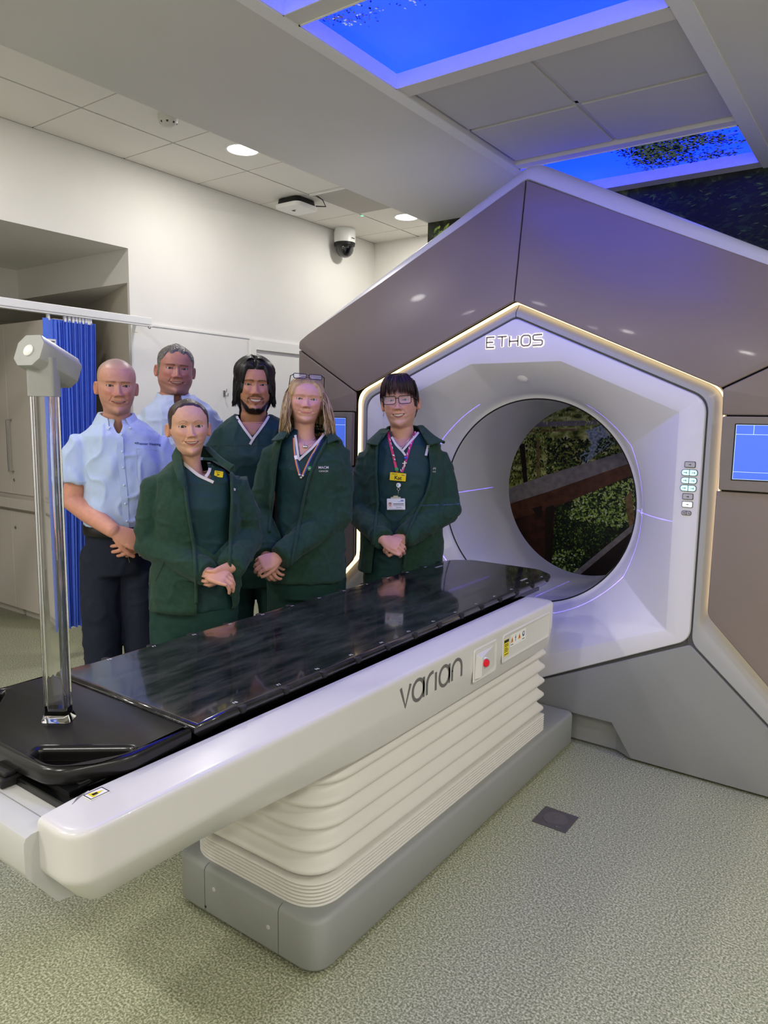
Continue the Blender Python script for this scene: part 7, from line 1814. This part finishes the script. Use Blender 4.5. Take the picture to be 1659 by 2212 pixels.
trousers(P6, mscrubt, [(1220, 788, 956, .15, .135), (1250, 784, 958, .148, .14), (1280, 794, 950, .13, .13)], (.095, .09, .076, .072, .072), seed=64, label='dark green scrub trousers')
mpk1 = mat('lanyard_red', (214, 52, 92), .55, noise=.06); mpk2 = mat('lanyard_magenta', (186, 40, 120), .55, noise=.06)
P6.band('lanyard', [(838, 926), (840, 945), (846, 970), (853, 1000), (858, 1020)], .0115, ['top', 'body'], mpk1, .005, label='pink printed lanyard'); P6.band('lanyard', [(902, 920), (894, 944), (884, 970), (876, 998), (868, 1020)], .0115, ['top', 'body'], mpk2, .006)
for q in ((843, 950), (845, 958), (848, 967), (852, 984), (853, 992), (897, 934), (893, 944), (888, 957), (884, 968), (880, 980), (870, 1012), (866, 1016)): P6.band('lanyard_print', [(q[0] - .8, q[1] - 2.5), (q[0] + .4, q[1] + 2.5)], .0035, ['top', 'body'], mtrim, .0085)
dots2(P6, 'pin_badge', [(849.5, 984), (852.5, 993)], .005, ['top'], MATS['steel'], .010); dots2(P6, 'pin_badge', [(857, 1014)], .0095, ['top'], MATS['badge_green'], .010); dots2(P6, 'pin_badge', [(876, 989)], .0075, ['top'], mat('pin_blue', (60, 80, 190), .35, noise=.05), .010)
P6.band('pin_figure', [(874, 996), (874, 1008)], .006, ['top'], MATS['steel'], .010); P6.band('pin_figure', [(869, 1001), (879, 1000)], .003, ['top'], MATS['steel'], .0105); P6.band('pin_figure', [(873, 1006), (872, 1011)], .003, ['top'], MATS['steel'], .0105)
bg, f_ = badge(P6, 'name_badge', 859.5, 1030, .0375, .0185, ['top'], mbadge, rot=-4, off=.014, label='yellow name badge with black lettering')
if bg:
    tv = text_mesh('Kat', .024, off=.0007); P6.add('badge_text', [f_(x + .001, y - .0055, .0014) for x, y, z in tv[0]], tv[1], mbp, smooth=False, parent=bg)
    P6.add('badge_print', [f_(x, y, .0014) for x, y in ((-.03, .011), (-.005, .011), (-.005, .013), (-.03, .013), (.016, .008), (.032, .008), (.032, .0105), (.016, .0105))], [(0, 1, 2, 3), (4, 5, 6, 7)], mbp, smooth=False, parent=bg)
    P6.add('badge_print', [f_(x, y, .0014) for x, y in ((.026, .011), (.034, .011), (.034, .0145), (.026, .0145))], [(0, 1, 2, 3)], mtrim, smooth=False, parent=bg)
h_, n_ = P6.hit(861, 1048, ['top'], .013)
if h_ is not None:
    nv = Vector((0, -1, .05)).normalized(); hx = [(math.cos(R(60 * k + 30)) * .0115, math.sin(R(60 * k + 30)) * .0125) for k in range(6)]
    rl = P6.add('badge_reel', *disc(h_, nv, [(.0125, -.004), (.0125, .001), (.0105, .003)], 14), MATS['steel'], angle=40, label='chrome badge reel'); P6.add('reel_face', *disc(h_, nv, [(.0098, .0028), (.0098, .0036)], 12), mcard, parent=rl, angle=30)
    P6.add('reel_print', [tuple(h_ + nv * .0042 + Vector((x, 0, z))) for x, z in ((-.006, -.005), (-.002, -.005), (-.002, .005), (-.006, .005))], [(0, 1, 2, 3)], MATS['badge_green'], parent=rl, smooth=False)
    P6.add('reel_ring', *tube([h_ + Vector((.0065 * math.cos(t), -.002, -.018 + .0055 * math.sin(t))) for t in (k * math.pi / 6 for k in range(13))], .0011, 6), MATS['steel'], parent=rl); P6.add('reel_cord', *tube([h_ + Vector((0, -.002, -.023)), h_ + Vector((-.001, -.003, -.045))], .0012, 6), MATS['steel'], parent=rl)
bg, f_ = badge(P6, 'photo_card', 855.5, 1089, .0425, .0265, ['top', 'fleece'], mcard, rot=2, off=.014, label='white photo identity card')
if bg:
    q4 = lambda x0, x1, y0, y1, z=.0014: ([f_(x0, y0, z), f_(x1, y0, z), f_(x1, y1, z), f_(x0, y1, z)], [(0, 1, 2, 3)])
    P6.add('card_photo', *q4(-.039, -.017, -.018, .010), mat('photo_paper', (226, 216, 212), .4, noise=.02), smooth=False, parent=bg)
    fc_ = [f_(-.028 + .0055 * math.cos(t), -.003 + .008 * math.sin(t), .0018) for t in (k * math.pi / 6 for k in range(12))]; P6.add('photo_face', fc_, [tuple(range(12))], mat('photo_skin', (214, 160, 146), .5, noise=.02), smooth=False, parent=bg)
    hc_ = [f_(-.028 + .0065 * math.cos(t), .001 + .007 * math.sin(t), .0016) for t in (k * math.pi / 6 for k in range(12))]; P6.add('photo_hair', hc_, [tuple(range(12))], mat('photo_hair', (70, 40, 36), .5, noise=.02), smooth=False, parent=bg)
    P6.add('card_print', *join(q4(-.013, .036, -.001, .0025), q4(-.012, .037, -.0075, -.0055), q4(.0, .026, -.0165, -.0145), q4(-.036, .034, -.0235, -.0225)), MATS['key_icon'] if 'key_icon' in MATS else mbp, smooth=False, parent=bg)
    P6.add('card_print', *join(q4(.022, .036, .014, .020), q4(.010, .036, .0105, .0125)), mat('card_blue', (120, 140, 200), .5, noise=.03), smooth=False, parent=bg)
    P6.add('card_clip', *join(q4(-.024, .022, .0265, .034, .0005), q4(-.012, .010, .034, .040, .0005)), MATS['steel'], smooth=False, parent=bg)
P6.band('pocket_ruler', [(925, 962), (922.5, 974), (920, 984)], .012, ['top', 'fleece'], MATS['tile_grey'], .010, label='small grey ruler in the pocket'); dots2(P6, 'ruler_hole', [(925.5, 964.5)], .0022, ['top', 'fleece'], mbp, .013)
decal_text(P6, 'AN', 937, 1012, .0150, ['fleece'], mtrim, off=.003); decal_text(P6, 'NCE', 937, 1019, .0100, ['fleece'], mtrim, off=.003)
P6.roll('necklace', [(848, 944), (856, 956), (866, 966), (878, 956), (890, 942)], .0009, ['body', 'top'], mgold, .003, step=3); dots2(P6, 'pendant', [(866.5, 968)], .0045, ['body', 'top'], MATS['steel'], .005)
for sd in (1, -1):
    er = Vector(P6.H2L(np.array([sd * .079, -.004, .068]))); P6.add('earring', *chain([er, er + Vector((0, -.004, -.016))], [.0028, .002], 8), MATS['steel'])
shoes(P6, mshoe, msole)
